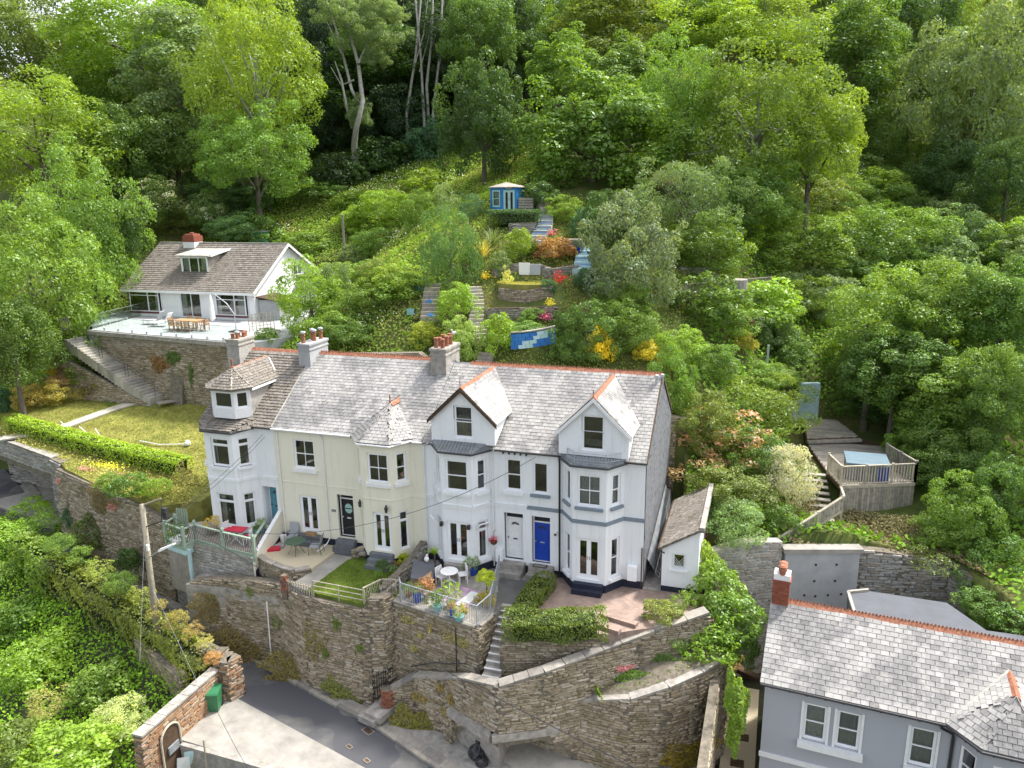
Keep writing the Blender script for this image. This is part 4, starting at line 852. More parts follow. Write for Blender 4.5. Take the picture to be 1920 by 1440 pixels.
# ------------------------------------------------------------------ stone walls
_st = []
for j in range(5):
    m = MB(); q = lambda: random.uniform(-.08, .08)
    m.add([(-.5 + q(), 0, -.5 + q()), (.5 + q(), 0, -.5 + q()), (.5 + q(), 0, .5 + q()), (-.5 + q(), 0, .5 + q()), (-.42 + q(), -1, -.38 + q()), (.42 + q(), -1 + q(), -.38 + q()), (.42 + q(), -1 + q(), .38 + q()), (-.42 + q(), -1, .38 + q())],
          [(4, 5, 6, 7), (0, 1, 5, 4), (1, 2, 6, 5), (2, 3, 7, 6), (3, 0, 4, 7)], 0, 0.); _st.append(m)
_stc = {}
def stonework(par, o, u, n, L, zb0, zb1, zt0, zt1, mat, sw=.34, sh=.105, nparts=0, bat=0., hole=None, out=.05):
    # irregular courses of single stones on one wall face; o at z=0, n outward, slanting foot and top lines
    items = []; z = min(zb0, zb1) ; o = V3((o[0], o[1], 0)); zmax = max(zt0, zt1)
    while z < zmax:
        h = sh * random.uniform(.6, 1.5); x = -random.random() * sw
        while x < L:
            w_ = sw * random.uniform(.45, 1.6); xc = x + w_ / 2; x += w_
            if xc < .02 or xc > L - .02: continue
            f = xc / L; zt = zt0 + (zt1 - zt0) * f; zb = zb0 + (zb1 - zb0) * f; hh = h * random.uniform(.8, 1.05); zc = z + h / 2 + .012 * math.sin(xc * 2.1 + z)
            if zc > zt - h * .2 or zc < zb: continue
            if hole and hole(xc, zc): continue
            ww = min(w_ - .018, 2 * (L - xc) + .1, 2 * xc + .1); dpt = random.uniform(.35, 1.1) * out; lean = bat * (zt - zc)
            items.append((o + u * xc + Zv * zc + n * lean, ww, dpt, hh - .012))
        z += h
    ang = math.atan2(u.y, u.x)
    if nparts: items.sort(key=lambda i: (i[0] - CAM).length - i[1] * 12)
    for (p, a, d, h) in items[:nparts]:
        k = random.randrange(5)
        if (k, mat) not in _stc: _stc[(k, mat)] = _st[k].mesh('stone', mat)
        link('stone', _stc[(k, mat)], par, p, (0, random.gauss(0, .03), ang), (a, d, h))
    items = items[nparts:]; m = MB(); vs = []; fs = []; rr = []
    if items:
        P = np.array([[*i[0]] for i in items]); W = np.array([i[1] for i in items]); Dp = np.array([i[2] for i in items]); H = np.array([i[3] for i in items]); ux = np.array([*u]); nn = np.array([*n]); tl = rng.normal(0, .035, len(items))
        T = np.array([_st[i % 5].v for i in range(len(items))])
        vx = T[:, :, 0] * W[:, None]; vz = T[:, :, 2] * H[:, None] + vx * tl[:, None]; V = P[:, None, :] + vx[..., None] * ux + (-T[:, :, 1] * Dp[:, None])[..., None] * nn + vz[..., None] * np.array([0, 0, 1.])
        F = (np.array(_st[0].f)[None] + np.arange(len(items))[:, None, None] * 8).reshape(-1, 4)
        ob = raw_mesh('rubble_stone', V.reshape(-1, 3), F, np.repeat(rng.random(len(items)), 5), mat, par); ob['kind'] = 'stuff'
def raw_mesh(name, V, F, R, mat, par=None, smooth=False, k=4):
    me = bpy.data.meshes.new(name); me.vertices.add(len(V)); me.vertices.foreach_set('co', np.ascontiguousarray(V, dtype=np.float32).ravel()); me.loops.add(F.size); me.loops.foreach_set('vertex_index', F.ravel().astype(np.int32))
    me.polygons.add(len(F)); me.polygons.foreach_set('loop_start', np.arange(0, F.size, k, dtype=np.int32)); me.polygons.foreach_set('loop_total', np.full(len(F), k, np.int32)); me.update(calc_edges=True)
    a = me.attributes.new('rnd', 'FLOAT', 'FACE'); a.data.foreach_set('value', np.asarray(R, dtype=np.float32)); me.materials.append(M[mat] if isinstance(mat, str) else mat)
    o = bpy.data.objects.new(name, me); COL.objects.link(o)
    if par is not None:
        o.parent = par
        if not par.get('local'): o.matrix_parent_inverse = Matrix.Translation(par.location).inverted()
    return o
def wall(label, path, thk=.45, mat='stone', sw=.34, sh=.105, nparts=0, cope=None, bat=0., copew=.5, back=False, name='stone_wall', ends=True, par=None, body='mortar', coph=.09, hole=None, cat='wall', group=None, out=.05):
    # path of (x, y, ztop, zfoot), walked so that the face is on the right hand side
    P = [V3(p[:2]).to_3d() for p in path]; W = par or thing(name, (P[0].x, P[0].y, path[0][3]), label, cat, group); m = MB(); N = []
    for a, b in zip(P[:-1], P[1:]): d = (b - a).normalized(); N.append(V3((d.y, -d.x, 0)))
    def nv(i):
        if i == 0: return N[0]
        if i == len(P) - 1: return N[-1]
        s = (N[i - 1] + N[i]); s.normalize(); return s / max(.5, s.dot(N[i]))
    bk = [P[i] - nv(i) * thk for i in range(len(P))]; fr = [P[i] for i in range(len(P))]
    for i in range(len(P) - 1):
        t0, t1, b0, b1 = path[i][2], path[i + 1][2], path[i][3] - .3, path[i + 1][3] - .3; f0 = nv(i) * bat * (t0 - b0); f1 = nv(i + 1) * bat * (t1 - b1)
        m.hexa([fr[i] + f0 + Zv * b0, fr[i + 1] + f1 + Zv * b1, bk[i + 1] + Zv * b1, bk[i] + Zv * b0, fr[i] + Zv * t0, fr[i + 1] + Zv * t1, bk[i + 1] + Zv * t1, bk[i] + Zv * t0], 0, .3)
    m.build('wall_core', body, W); share = [(P[i + 1] - P[i]).length for i in range(len(P) - 1)]; tot = sum(share)
    for i in range(len(P) - 1):
        u = (P[i + 1] - P[i]).normalized(); stonework(W, P[i], u, N[i], share[i], path[i][3], path[i + 1][3], path[i][2], path[i + 1][2], mat, sw, sh, int(nparts * share[i] / tot), bat, hole if i == 0 else None, out)
        if back: stonework(W, bk[i + 1], -u, -N[i], share[i], path[i + 1][3], path[i][3], path[i + 1][2], path[i][2], mat, sw, sh)
    if ends:
        for i, s in ((0, -1), (len(P) - 1, 1)):
            n = (P[1] - P[0] if i == 0 else P[-1] - P[-2]).normalized() * s; u = V3((-n.y, n.x, 0)); o = bk[i] if (fr[i] - bk[i]).dot(u) > 0 else fr[i]
            stonework(W, o, u, n, (fr[i] - bk[i]).length, path[i][3], path[i][3], path[i][2], path[i][2], mat, sw, sh)
    if cope:
        cs = MB()
        for i in range(len(P) - 1):
            L = share[i]; k = max(1, int(L / .6)); c0 = (fr[i] + bk[i]) / 2; c1 = (fr[i + 1] + bk[i + 1]) / 2
            for j in range(k):
                a = c0.lerp(c1, j / k) + Zv * (path[i][2] + (path[i + 1][2] - path[i][2]) * j / k + coph * .5 + random.uniform(-.012, .012)); b = c0.lerp(c1, (j + .97) / k) + Zv * (path[i][2] + (path[i + 1][2] - path[i][2]) * (j + .97) / k + coph * .5)
                s = MB(); s.bar(a, b, thk + .1 + random.uniform(-.02, .03), coph, 0, 0.); s.build('coping_stone', cope, W)
    return W
# -- front retaining walls, left to right
def pz(px, py, **k): return at(px, py, **k)
walls = {}
wall('tall rubble stone retaining wall along the road below the cream house lawn', [(-22.0, -3.75, -1.25, zr(-22) - .05), (-20.2, -3.5, -.95, zr(-20)), (-16.9, -3.6, -.65, zr(-17)), (-14.7, -4.62, -.5, zr(-14.7)), (-11.75, -4.75, -.5, zr(-11.7)), (-11.35, -4.75, .0, zr(-11.3))], .5, 'stone', .36, .10, 200, bat=.06, out=.07)
wall('stone gate pier at the foot of the tall road wall beside the iron gate', [(-11.35, -4.78, .12, zr(-11) + .1), (-10.75, -4.6, .12, zr(-11) + .1), (-10.55, -4.1, .12, zr(-11))], .5, 'stone', .34, .11, 30, bat=.03)
wall('stone retaining wall under the railed patio with the white table', [(-10.55, -4.15, -.25, -4.5), (-6.05, -5.12, -.25, -2.3), (-5.75, -4.0, -.25, -1.3), (-6.75, -.4, -.25, -.2)], .4, 'stone', .32, .10, 150, cope='kerb', bat=.02)
wall('stone planter wall under the clipped hedge beside the steps', [(-4.98, -3.6, -.35, -1.2), (-5.02, -5.35, -.5, -2.3), (-2.46, -4.6, -.45, -2.3), (-.7, -4.1, -.4, -1.6)], .35, 'stone', .32, .10, 60, cope=None, bat=.02)
W1 = [(-10.3, -5.45, -3.95, -5.3), (-9.1, -5.25, -3.1, -5.4), (-7.6, -5.65, -2.6, -5.5), (-6.3, -6.25, -1.95, -3.9), (-4.6, -6.95, -1.5, -3.9), (-2.9, -6.05, -1.1, -3.8), (-1.48, -4.95, -.85, -5.6), (.43, -3.5, -.42, -5.6), (2.26, -2.5, .08, -5.4), (3.1, -2.0, .3, -5)]
wall('long curved rubble stone wall rising from the road gate to the red paved yard', W1, .38, 'stone', .34, .10, 220, cope='kerb', bat=.03, out=.06)
wall('stone side wall of the parking recess below the curved wall, behind the bin bags', [(-7.0, -6.25, -3.85, -5.75), (-6.5, -5.2, -3.85, -5.75), (-4.2, -4.9, -3.85, -5.75), (-1.9, -5.3, -3.7, -5.75)], .4, 'stone', .34, .10, 40)
m = MB(); lt = [(-7.1, -6.05), (-4.85, -7.1), (-2.4, -5.75)]
for a, b in zip(lt[:-1], lt[1:]): m.bar((*a, -3.75), (*b, -3.75), .35, .32)
tag(m.build('lintel_beam', 'concrete'), 'pale bent concrete beam spanning the parking recess in the curved wall', 'beam')
W2 = []
for px, py, y in ((1078, 1318, -5.15), (1180, 1314, -5.3), (1250, 1292, -4.75), (1312, 1264, -3.7)): p = at(px, py, Y=y); W2.append((p.x, p.y, p.z, -6))
W2.append((W2[-1][0] + .9, -2.4, W2[-1][2] + .1, -6)); wall('lower bulging stone wall with weedy pale ledge under the curved wall', W2, .5, 'stone', .34, .10, 120, bat=.05, out=.06)
m = MB(); cen = [(a[0], a[1], a[2]) for a in W2]; bk = [(-1.7, -4.8), (.3, -3.6), (1.6, -2.9), (2.6, -2.3), (3.6, -1.9)]
for i in range(4): m.quad((cen[i][0], cen[i][1], cen[i][2] + .02), (cen[i + 1][0], cen[i + 1][1], cen[i + 1][2] + .02), (*bk[i + 1], cen[i + 1][2] + .35), (*bk[i], cen[i][2] + .35))
m.build('wall_ledge', 'mortar', kind='structure')
m = MB()
for a, b in zip(W2[:-1], W2[1:]): m.bar((a[0], a[1] + .2, a[2] + .04), (b[0], b[1] + .2, b[2] + .04), .42, .1)
tag(m.build('ledge_capping', 'concrete'), 'pale worn capping along the top of the bulging lower wall', 'capping')
# alcove floor and small yard at the road
pf = [(-8.6, -6.45), (-6.9, -6.0), (-6.6, -4.9), (-1.8, -4.9), (3.6, -2.4), (3.6, -12.1), (0, -10.4), (-3, -8.95), (-5.0, -8.05), (-6.9, -7.15)]; m = MB(); m.prism(pf, -6.1, [zr(p[0]) + .03 for p in pf]); m.build('parking_floor', 'concl', kind='structure')
# gate, path behind the curved wall and the long flight of steps
m = MB(); m.prism([(-10.5, -5.3), (-9.1, -5.2), (-7.6, -5.6), (-6.3, -6.2), (-4.6, -6.9), (-4.6, -5.4), (-5.9, -5.2), (-10.4, -4.2)], -6, [-4.55, -4.1, -3.2, -2.5, -2.15, -2.15, -2.5, -4.5]); m.build('path', 'concrete', kind='structure')
for i in range(2):
    m = MB(); m.box((-10.55 - .28 * i, -5.75 - .1 * i, -4.75 - .17 * i), (.9, 1.15, .3), -.25); tag(m.build('stone_step', 'concrete'), ('upper' if i == 0 else 'lower') + ' worn concrete step leading from the road up to the iron gate', 'step')
G = thing('iron_gate', (-10.6, -5.0, -4.6), 'narrow black barred iron gate between the road wall and the brick pier', 'gate')
ga, gb_ = V3((-11.05, -5.3, -4.62)), V3((-10.55, -4.5, -4.58)); m = MB()
for z in (.06, .62, 1.18): m.bar(ga + Zv * z, gb_ + Zv * z, .04)
m.build('gate_frame', 'blackw', G)
for i in range(9): m = MB(); p = ga.lerp(gb_, i / 8); m.bar(p, p + Zv * 1.28, .025); m.build('bar', 'blackw', G)
wall('low brick gate pier with rounded top at the start of the curved wall', [(-10.5, -5.75, -3.75, -5.2), (-10.15, -5.65, -3.75, -5.2), (-10.05, -5.35, -3.75, -5.2)], .35, 'brick', .2, .075, 40, name='brick_pier')
SF = thing('flight_of_steps', (-5.5, -4.5, -2.1), 'narrow steep concrete steps between the railed patio and the hedge', 'steps')
for i in range(11):
    t = i / 10; y = -5.75 + t * 2.75; z = -2.1 + (i + 1) * .178; m = MB(); m.bx(-5.72 - .0, -4.95, y, y + .33, z - .4, z - .03); st = m.build('step', 'concrete', SF); m = MB(); m.bx(-5.71, -4.96, y - .015, y + .05, z - .06, z - .02); m.build('nosing', 'whitep', st)
HR = thing('handrail', (-7.5, -5.3, -3), 'dark tube handrail following the path wall under the patio', 'handrail')
m = MB(); m.tube([(-9.6, -4.55, -3.1), (-8.2, -4.9, -2.4), (-7.7, -5.0, -2.3), (-6.6, -5.25, -1.9)], .025, 6); m.build('rail', 'blackw', HR); m = MB(); m.tube([(-7.1, -5.1, -.4), (-7.1, -5.14, -2.6)], .03, 6); m.build('post', 'blackw', HR)
# -- platforms of the front gardens
def flat(name, poly, z, mat, zb=-1.2, kind='structure'): m = MB(); m.prism(poly, zb, z); return m.build(name, mat, kind=kind)
flat('house_plot', [(-24.2, .02), (-24.2, 10.6), (.9, 10.6), (.9, .02)], -.16, 'concrete', -6)
flat('grey_path', [(-10.6, .02), (-10.5, -4.1), (-6.15, -5.0), (-5.8, -4.0), (-5.72, -3.2), (-5.0, -3.2), (-5.0, .02)], -.17, 'concrete', -4)
flat('asphalt_path', [(-6.62, -.75), (-5.8, -3.9), (-5.72, -3.0), (-4.95, -3.0), (-4.9, -.75)], -.155, 'asphl', -.6)
flat('red_paving', [(-4.98, .02), (-4.98, -5.0), (-2.46, -4.4), (-.8, -4.1), (.5, -3.3), (2.3, -2.3), (3.3, -1.8), (3.3, 0.3), (.9, .3)], -.14, 'paving', -2.2)
for i in range(2):
    m = MB(); p = [at(1155, 1150, Z=-.14), at(1240, 1175, Z=-.14), at(1180, 1185, Z=-.14)][i * 2 if i else 0]; m.box((-.55 - i * .35, -3.0 - i * .75, -.06), (1.7 - i * .5, .3, .18), -.25); tag(m.build('paving_step', 'paving'), ['long', 'short'][i] + ' low red brown step edge crossing the right hand yard', 'step')
flat('gravel_patio', [(-19.0, .02), (-19.0, -2.35), (-18.2, -2.7), (-17.0, -3.1), (-16.2, -3.2), (-15.7, -2.7), (-15.6, -1.6), (-15.5, .02)], -.18, 'gravel', -1.2)
flat('garden_path', [(-15.8, .02), (-15.7, -2.7), (-15.9, -4.0), (-14.9, -4.3), (-14.6, -1.2), (-14.3, .02)], -.30, 'concl', -4.9)
lawnB = flat('front_lawn', [(-14.6, .02), (-14.95, -4.3), (-11.6, -4.6), (-10.6, -4.1), (-10.6, .02)], -.32, 'grassg', -4.9)
flat('lower_bed', [(-22.2, -.0), (-22.2, -3.9), (-20, -3.6), (-16.9, -3.7), (-15.7, -4.1), (-15.6, -2.4), (-19, -.2)], -1.35, 'concrete', -5)
wall('low curved stone edging wall round the pale gravel patio', [(-19.0, -2.4, -.08, -1.0), (-18.2, -2.78, -.08, -.9), (-17.0, -3.18, -.08, -.9), (-16.2, -3.28, -.08, -.8), (-15.62, -2.75, -.1, -.5)], .22, 'stone', .3, .09, 0, cope='kerb')
wall('rough rockery wall dividing the cream house garden from the railed patio', [(-11.0, -3.9, .22, -.4), (-10.9, -2.4, .25, -.4), (-10.75, -1.0, .5, -.4), (-10.6, -.2, .85, -.4)], .35, 'stonel', .28, .14, 60, back=True, out=.1)
# sloping rendered wall between the left house and the gravel patio
DW = thing('garden_wall', (-18.95, -1.4, 0), 'cream sloping wall with white capping between the deck and the gravel patio', 'wall')
m = MB(); m.add([(-19.0, 0, -.3), (-18.75, -2.85, -1.0), (-18.75, -2.85, .05), (-19.0, 0, 1.35), (-19.12, 0, -.3), (-18.87, -2.85, -1.0), (-18.87, -2.85, .05), (-19.12, 0, 1.35)], [(1, 0, 3, 2), (4, 5, 6, 7), (0, 4, 7, 3), (1, 2, 6, 5), (3, 7, 6, 2)]); m.build('wall_face', 'cream', DW)
m = MB(); m.bar((-19.06, -.02, 1.38), (-18.81, -2.9, .08), .2, .06); m.build('capping', 'whitep', DW); m = MB(); m.add([(-18.985, 0, -.3), (-18.735, -2.85, -1.0), (-18.735, -2.85, -.62), (-18.985, 0, .2)], [(1, 0, 3, 2)]); m.build('plinth', 'navy', DW)
# -- left house deck with its green rail, on a rubble face
flat('deck_base', [(-25.6, -1.0), (-24.9, -1.95), (-22.6, -2.45), (-18.95, -2.85), (-19.05, 0), (-24, 0)], .16, 'deckb', -3)
wall('rough rendered rubble wall under the green railed deck', [(-25.6, -1.1, .1, -4.3), (-22.7, -2.5, .1, -4.3), (-18.9, -2.9, .1, -3.2)], .3, 'stonel', .3, .12, 60, body='concrete', out=.03)
# -- lawn platform on the left, its walls and hedge
def lz(y): return 1.5 + (y - 4) * .14
LP = [(-46, 5.2), (-38.3, 3.0), (-36.0, 2.1), (-31.5, .6), (-26.5, -.3), (-24.6, .6), (-24.2, 8), (-27, 13.9), (-44.5, 13.9), (-50, 9.8)]
LPa = [(-38.2, 3.4), (-36.0, 2.1), (-31.5, .6), (-26.5, -.3), (-24.6, .6), (-24.2, 8), (-27, 13.9), (-38.2, 13.9)]; LPb = [(-48, 6.1), (-38.2, 3.35), (-38.2, 13.9), (-44.5, 13.9), (-50, 9.8)]; LP = [(-48, 6.0), (-38.3, 3.3), (-36.0, 2.1), (-31.5, .6), (-26.5, -.3), (-24.6, .6), (-24.2, 8), (-27, 13.9), (-44.5, 13.9), (-50, 9.8)]
m = MB(); m.prism(LPa, -5, [lz(p[1]) for p in LPa]); m.prism(LPb, .3, [lz(p[1]) for p in LPb]); m.build('lawn', 'grassy', kind='structure')
wall('mixed rubble retaining wall below the clipped hedge, overgrown with valerian', [(-36.9, 2.2, 1.1, zr(-37)), (-31.5, .4, 1.0, zr(-32)), (-27.5, -.6, .6, zr(-28)), (-25.4, -1.1, -.2, zr(-25))], .5, 'stone', .34, .11, 120, bat=.05, out=.07)
PW = wall('dark slate parapet wall over the garage arch at the left edge', [(-48, 5.75, 1.55, .25), (-38.0, 2.95, 1.4, .25)], .55, 'stonel', .5, .12, 60, cope='concrete', copew=.6, coph=.07)
wall('tall grey slate pier beside the open garage under the lawn', [(-38.3, 3.0, 1.4, zr(-38)), (-36.8, 2.45, 1.4, zr(-37)), (-36.6, 3.3, 1.4, zr(-37))], .5, 'stonel', .45, .14, 60, out=.09)
m = MB(); m.bx(-47.5, -38.2, 7.6, 8.0, -4, 1.2); m.build('garage_back', 'mortar', kind='structure'); stonework(m2 := thing('garage_wall', (-43, 7.6, 0), 'dark slate rear wall inside the open garage at the left edge', 'wall'), (-48, 7.6), UX, NF, 9.8, -3.3, -3.3, .9, .9, 'stonel', .5, .1, 30)
m = MB(); m.bx(-38.9, -38.35, 3.6, 3.9, -.35, .0); tag(m.build('brick_patch', 'brick'), 'small patch of orange bricks under the parapet of the garage arch', 'bricks')
flat('garage_floor', [(-49, 8.2), (-48, 4.5), (-38.4, 2.6), (-38.2, 8)], -3.05, 'concl', -4)
# white path along the lawn and the long pale steps up to the bungalow
m = MB(); pts = [at(px, py, Z=z) for px, py, z in ((0, 808, 2.2), (100, 795, 2.35), (200, 768, 2.5), (262, 752, 2.65), (312, 745, 2.75))]
for a, b in zip(pts[:-1], pts[1:]): m.bar(V3((a.x, a.y, lz(a.y) + .06)), V3((b.x, b.y, lz(b.y) + .06)), 1.0, .1)
m.build('garden_path', 'concl', kind='structure')
# -- bungalow platform: stone wall, deck, steps
DZ = 7.6; dl = at(168, 618, Z=DZ); drr = at(411, 640, Z=DZ)
DF = [(dl.x, dl.y), (drr.x + 2.5, drr.y)]
wall('high stone retaining wall under the bungalow terrace with two buttresses', [(dl.x, dl.y, DZ - .35, lz(13) - .3), (drr.x + 2.6, drr.y, DZ - .35, 2.2)], .6, 'stone', .36, .11, 160, bat=.02)
m = MB(); m.bar((dl.x - .1, dl.y - .05, DZ - .2), (drr.x + 2.6, drr.y - .05, DZ - .2), .35, .3); m.build('terrace_edge', 'concrete', kind='structure')
for px, w_ in ((344, 1.1), (420, 1.0)):
    p = at(px, 660, Y=dl.y); m = MB(); m.add([(p.x - w_ / 2, dl.y - .05, DZ - .6), (p.x + w_ / 2, dl.y - .05, DZ - .6), (p.x - w_ / 2, dl.y - .55, DZ - .9), (p.x + w_ / 2, dl.y - .55, DZ - .9), (p.x - w_ / 2, dl.y - 1.5, 2.2), (p.x + w_ / 2, dl.y - 1.5, 2.2), (p.x - w_ / 2, dl.y, 2.2), (p.x + w_ / 2, dl.y, 2.2)], [(0, 2, 3, 1), (2, 4, 5, 3), (0, 6, 4, 2), (1, 3, 5, 7)])
    tag(m.build('buttress', 'mortar'), ('left' if px == 344 else 'right') + ' dark sloping buttress against the wall under the bungalow terrace', 'buttress')
flat('bungalow_terrace', [(dl.x - .2, dl.y), (drr.x + 2.6, drr.y), (-27.5, 14.5), (-29, 24), (-30, 31), (-49.5, 31), (-49.5, 19)], DZ, 'concw', 1.5)
SB = thing('garden_steps', (-44, 12, 5), 'long pale flight of steps descending from the bungalow terrace to the lawn', 'steps')
a = at(140, 628, Z=DZ + .1); b = at(300, 745, Z=2.75); a.y = dl.y - .9; b.y = min(b.y, dl.y - 1.2); a = at(140, 634, Y=a.y); b = at(292, 742, Y=dl.y - 1.3); NS = 26
for i in range(NS):
    p = a.lerp(b, i / (NS - 1)); m = MB(); d = (b - a); d.z = 0; l = d.length / NS; m.box((p.x, p.y, p.z - .4), (l * 1.1, 1.5, .8), math.atan2(d.y, d.x)); st = m.build('step', 'concl', SB)
wall('dark rubble flank wall under the pale bungalow steps', [(a.x - 2.2, a.y - .9, a.z - .8, lz(9) - .4), (b.x, b.y - .75, b.z - .45, lz(9) - .3)], .3, 'stone', .36, .11, 0)
RS = thing('step_handrail', (-42, 11, 5), 'thin black handrail down the pale bungalow steps', 'handrail'); m = MB(); q = [a.lerp(b, t) + V3((.3, -.2, .95)) for t in (0, .3, .34, .62, .66, .98)]; m.tube(q, .02, 5)
for p in q: m.tube([p, p - Zv * 1.0], .018, 5)
m.build('rail', 'blackw', RS)
# -- walls at the right: rough wall by the vine, smooth concrete wall, pale slate wall
wall('rough pale rendered stone wall behind the vine, left of the smooth concrete wall', [(2.9, 2.3, 1.0, -5.5), (4.3, 3.0, 1.35, -5.5), (6.0, 3.9, 1.2, -5.5)], .5, 'stonel', .32, .13, 0, body='concl', out=.03)
CW = thing('concrete_wall', (7.8, 4.6, -2), 'smooth grey concrete wall with a thick pale coping behind the grey house', 'wall')
pa, pb = V3((6.1, 3.95, 0)), V3((9.45, 5.0, 0)); m = MB(); m.bar(pa + Zv * -2.2, pb + Zv * -2.2, .4, 6.0); m.build('wall_slab', 'concw', CW); m = MB(); m.bar(pa + V3((-.1, -.1, .88)), pb + V3((.1, -.1, .88)), .6, .2); m.build('coping', 'concl', CW)
ud = (pb - pa).normalized(); nd = V3((ud.y, -ud.x, 0))
for (f, z) in ((.42, .1), (.7, .1), (.42, -.75), (.7, -.75), (.3, -1.5), (.45, -1.55), (.62, -1.5), (.8, -1.45)):
    m = MB(); c = pa + ud * 3.5 * f + nd * .2 + Zv * z; m.box(c, (.09, .06, .09), math.atan2(ud.y, ud.x)); m.build('drain_hole', 'black', CW)
wall('pale grey dry slate wall to the right of the smooth concrete wall', [(9.5, 5.1, .75, -3), (11.6, 5.5, .55, -3), (13.6, 5.9, .3, -3), (14.6, 5.0, 0, -3)], .5, 'stonel', .46, .12, 220, out=.07)
# -- courtyard at the bottom left
CY = [(-18.1, -6.3), (-17.4, -6.2), (-12.2, -8.2), (-8, -10.2), (-8, -14), (-12.6, -9.95), (-17.6, -9.5), (-18.1, -9.5)]
cy = [(-18.2, -6.45), (-9.7, -8.65), (-5, -10.6), (-7, -12.2), (-13.2, -9.85), (-17.8, -9.7), (-18.2, -9.7)]; m = MB(); m.prism(cy, -8, [zr(p[0]) + .02 for p in cy]); m.build('courtyard', 'concl', kind='structure')
def arch_hole(x, z): return 3.15 < x < 4.15 and (z < -4.2 or (x - 3.65) ** 2 + (z + 4.2) ** 2 < .27)
CWL = wall('rust coloured slate courtyard wall with an arched opening', [(-18.1, -11.6, -3.45, -6.0), (-18.1, -6.9, -3.45, -5.2)], .4, 'stoner', .42, .10, 260, cope='concrete', hole=None, out=.05)
wall('square stone end pier of the rust coloured courtyard wall by the road', [(-18.3, -6.15, -3.0, -5.2), (-18.0, -6.95, -3.0, -5.2), (-17.6, -6.9, -3.0, -5.2), (-17.4, -6.2, -3.0, -5.2)], .4, 'stoner', .36, .12, 60, out=.07)
m = MB(); k = 14; pts = [(-18.04, -10.25 + .5 * math.cos(PI * i / k), -4.35 + .5 * math.sin(PI * i / k)) for i in range(k + 1)]; vs = [(-18.0, -9.75, -6.0)] + [(-18.0, p[1], p[2]) for p in pts] + [(-18.0, -10.75, -6.0)]
AG = thing('arched_gate', (-18, -10.25, -6), 'arched brown wooden gate with blue grey panel in the rust stone wall', 'gate'); m.add(vs, [tuple(range(len(vs)))[::-1]]); m.build('gate_leaf', 'woodd', AG)
m = MB(); m.tube([(-17.98, -9.72, -6)] + [(-17.98, -10.25 + .53 * math.cos(PI * i / k), -4.35 + .53 * math.sin(PI * i / k)) for i in range(k + 1)] + [(-17.98, -10.78, -6)], .05, 6); m.build('arch_surround', 'woodl', AG); m = MB(); m.bx(-17.97, -17.9, -10.5, -9.9, -5.1, -4.75); m.build('panel', 'lead', AG)
m = MB(); m.bar((-17.9, -9.75, -5.15), (-12.9, -9.95, -5.1), .32, .25); m.bar((-12.9, -9.95, -5.1), (-8, -12.4, -5.1), .32, .25); m.bar((-17.9, -9.8, -6.4), (-12.9, -10.0, -6.4), .2, 2.3); m.bar((-12.9, -10.0, -6.4), (-8, -12.4, -6.4), .2, 2.3)
tag(m.build('parapet', 'concrete'), 'weathered grey concrete parapet at the near edge of the courtyard', 'wall')
wall('tapered stone pillar stump with vegetation on the road side above the courtyard pier', [(-20.2, -5.9, -3.2, -5), (-19.2, -6.1, -3.3, -5.2), (-18.6, -6.1, -3.2, -5.2)], .6, 'stone', .36, .12, 20, out=.08)
# rear lane wall behind the terrace
wall('long brown stone garden wall right behind the terrace roofs', [(-24.6, 10.4, 7.3, 5), (-15.6, 10.4, 7.9, 5), (-14.2, 10.4, 7.0, 5)], .5, 'stone', .3, .1, 0, back=False)
wall('retaining wall of the back gardens, dark and mostly hidden by the roofs', [(-14.2, 10.3, 6.4, 0), (.8, 10.3, 5.0, 0)], .4, 'stone', .4, .14, 0)
# ------------------------------------------------------------------ grey house, lower right (local axes, eaves along +x)
GH = thing('grey_house', (5.293, -5.019, 0), 'grey rendered house with pale slate roof and hipped bay, lower right corner', 'house', rz=rad(-5.03), local=True)
ZE, GV, GR_, GD, WL = -.5, 3.0, 1.42, 6.2, 14.0
mb = MB(); hs = [(1.54 - .1, 2.36 - .1, -2.67, -1.12), (2.68 - .1, 3.5 - .1, -2.67, -1.12), (5.0, 5.84, -2.66, -1.1)]
facade(mb, (.1, .25), UX, NF, 6.35, -7.5, ZE - .03, hs)
gbp = [(6.45, .25), (7.2, -.75), (8.9, -.75), (9.65, .25)]; gs = []
for i, (p, q) in enumerate(zip(gbp[:-1], gbp[1:])):
    p = V3((*p, 0)); q = V3((*q, 0)); L = (q - p).length; u = (q - p) / L; n = V3((u.y, -u.x, 0)); h = [(L / 2 - .35, L / 2 + .35, -2.6, -1.2)] if i != 1 else [(.3, 1.4, -2.6, -1.2)]; facade(mb, p, u, n, L, -7.5, ZE - .05, h); gs.append((p, u, n, h[0]))
facade(mb, (9.65, .25), UX, NF, WL - 9.65, -7.5, ZE - .03)
mb.add([(.1, .25, -7.5), (.1, GD, -7.5), (.1, GD, ZE), (.1, GV, GR_ - .1), (.1, .25, ZE)], [(4, 3, 2, 1, 0)], 0, .5); mb.quad((WL, GD, -7.5), (.1, GD, -7.5), (.1, GD, ZE), (WL, GD, ZE))
mb.quad((WL, .25, -7.5), (WL, GD, -7.5), (WL, GD, ZE), (WL, .25, ZE)); mb.build('wall', 'greyr', GH)
for k, h in enumerate(hs): window(GH, (.1, .25), UX, NF, *h, 'sash', .0 if k < 2 else .16, ((.02, .98),) , sillm='whitep', curtm='curtain' if k == 0 else 'metal')
for (p, u, n, h) in gs: window(GH, p, u, n, *h, 'sash', .14, sillm='whitep')
mb = MB(); mb.bx(1.4, 3.66, .03, .25, -2.95, -2.72); mb.build('window_sill', 'whitep', GH)
mb = MB()
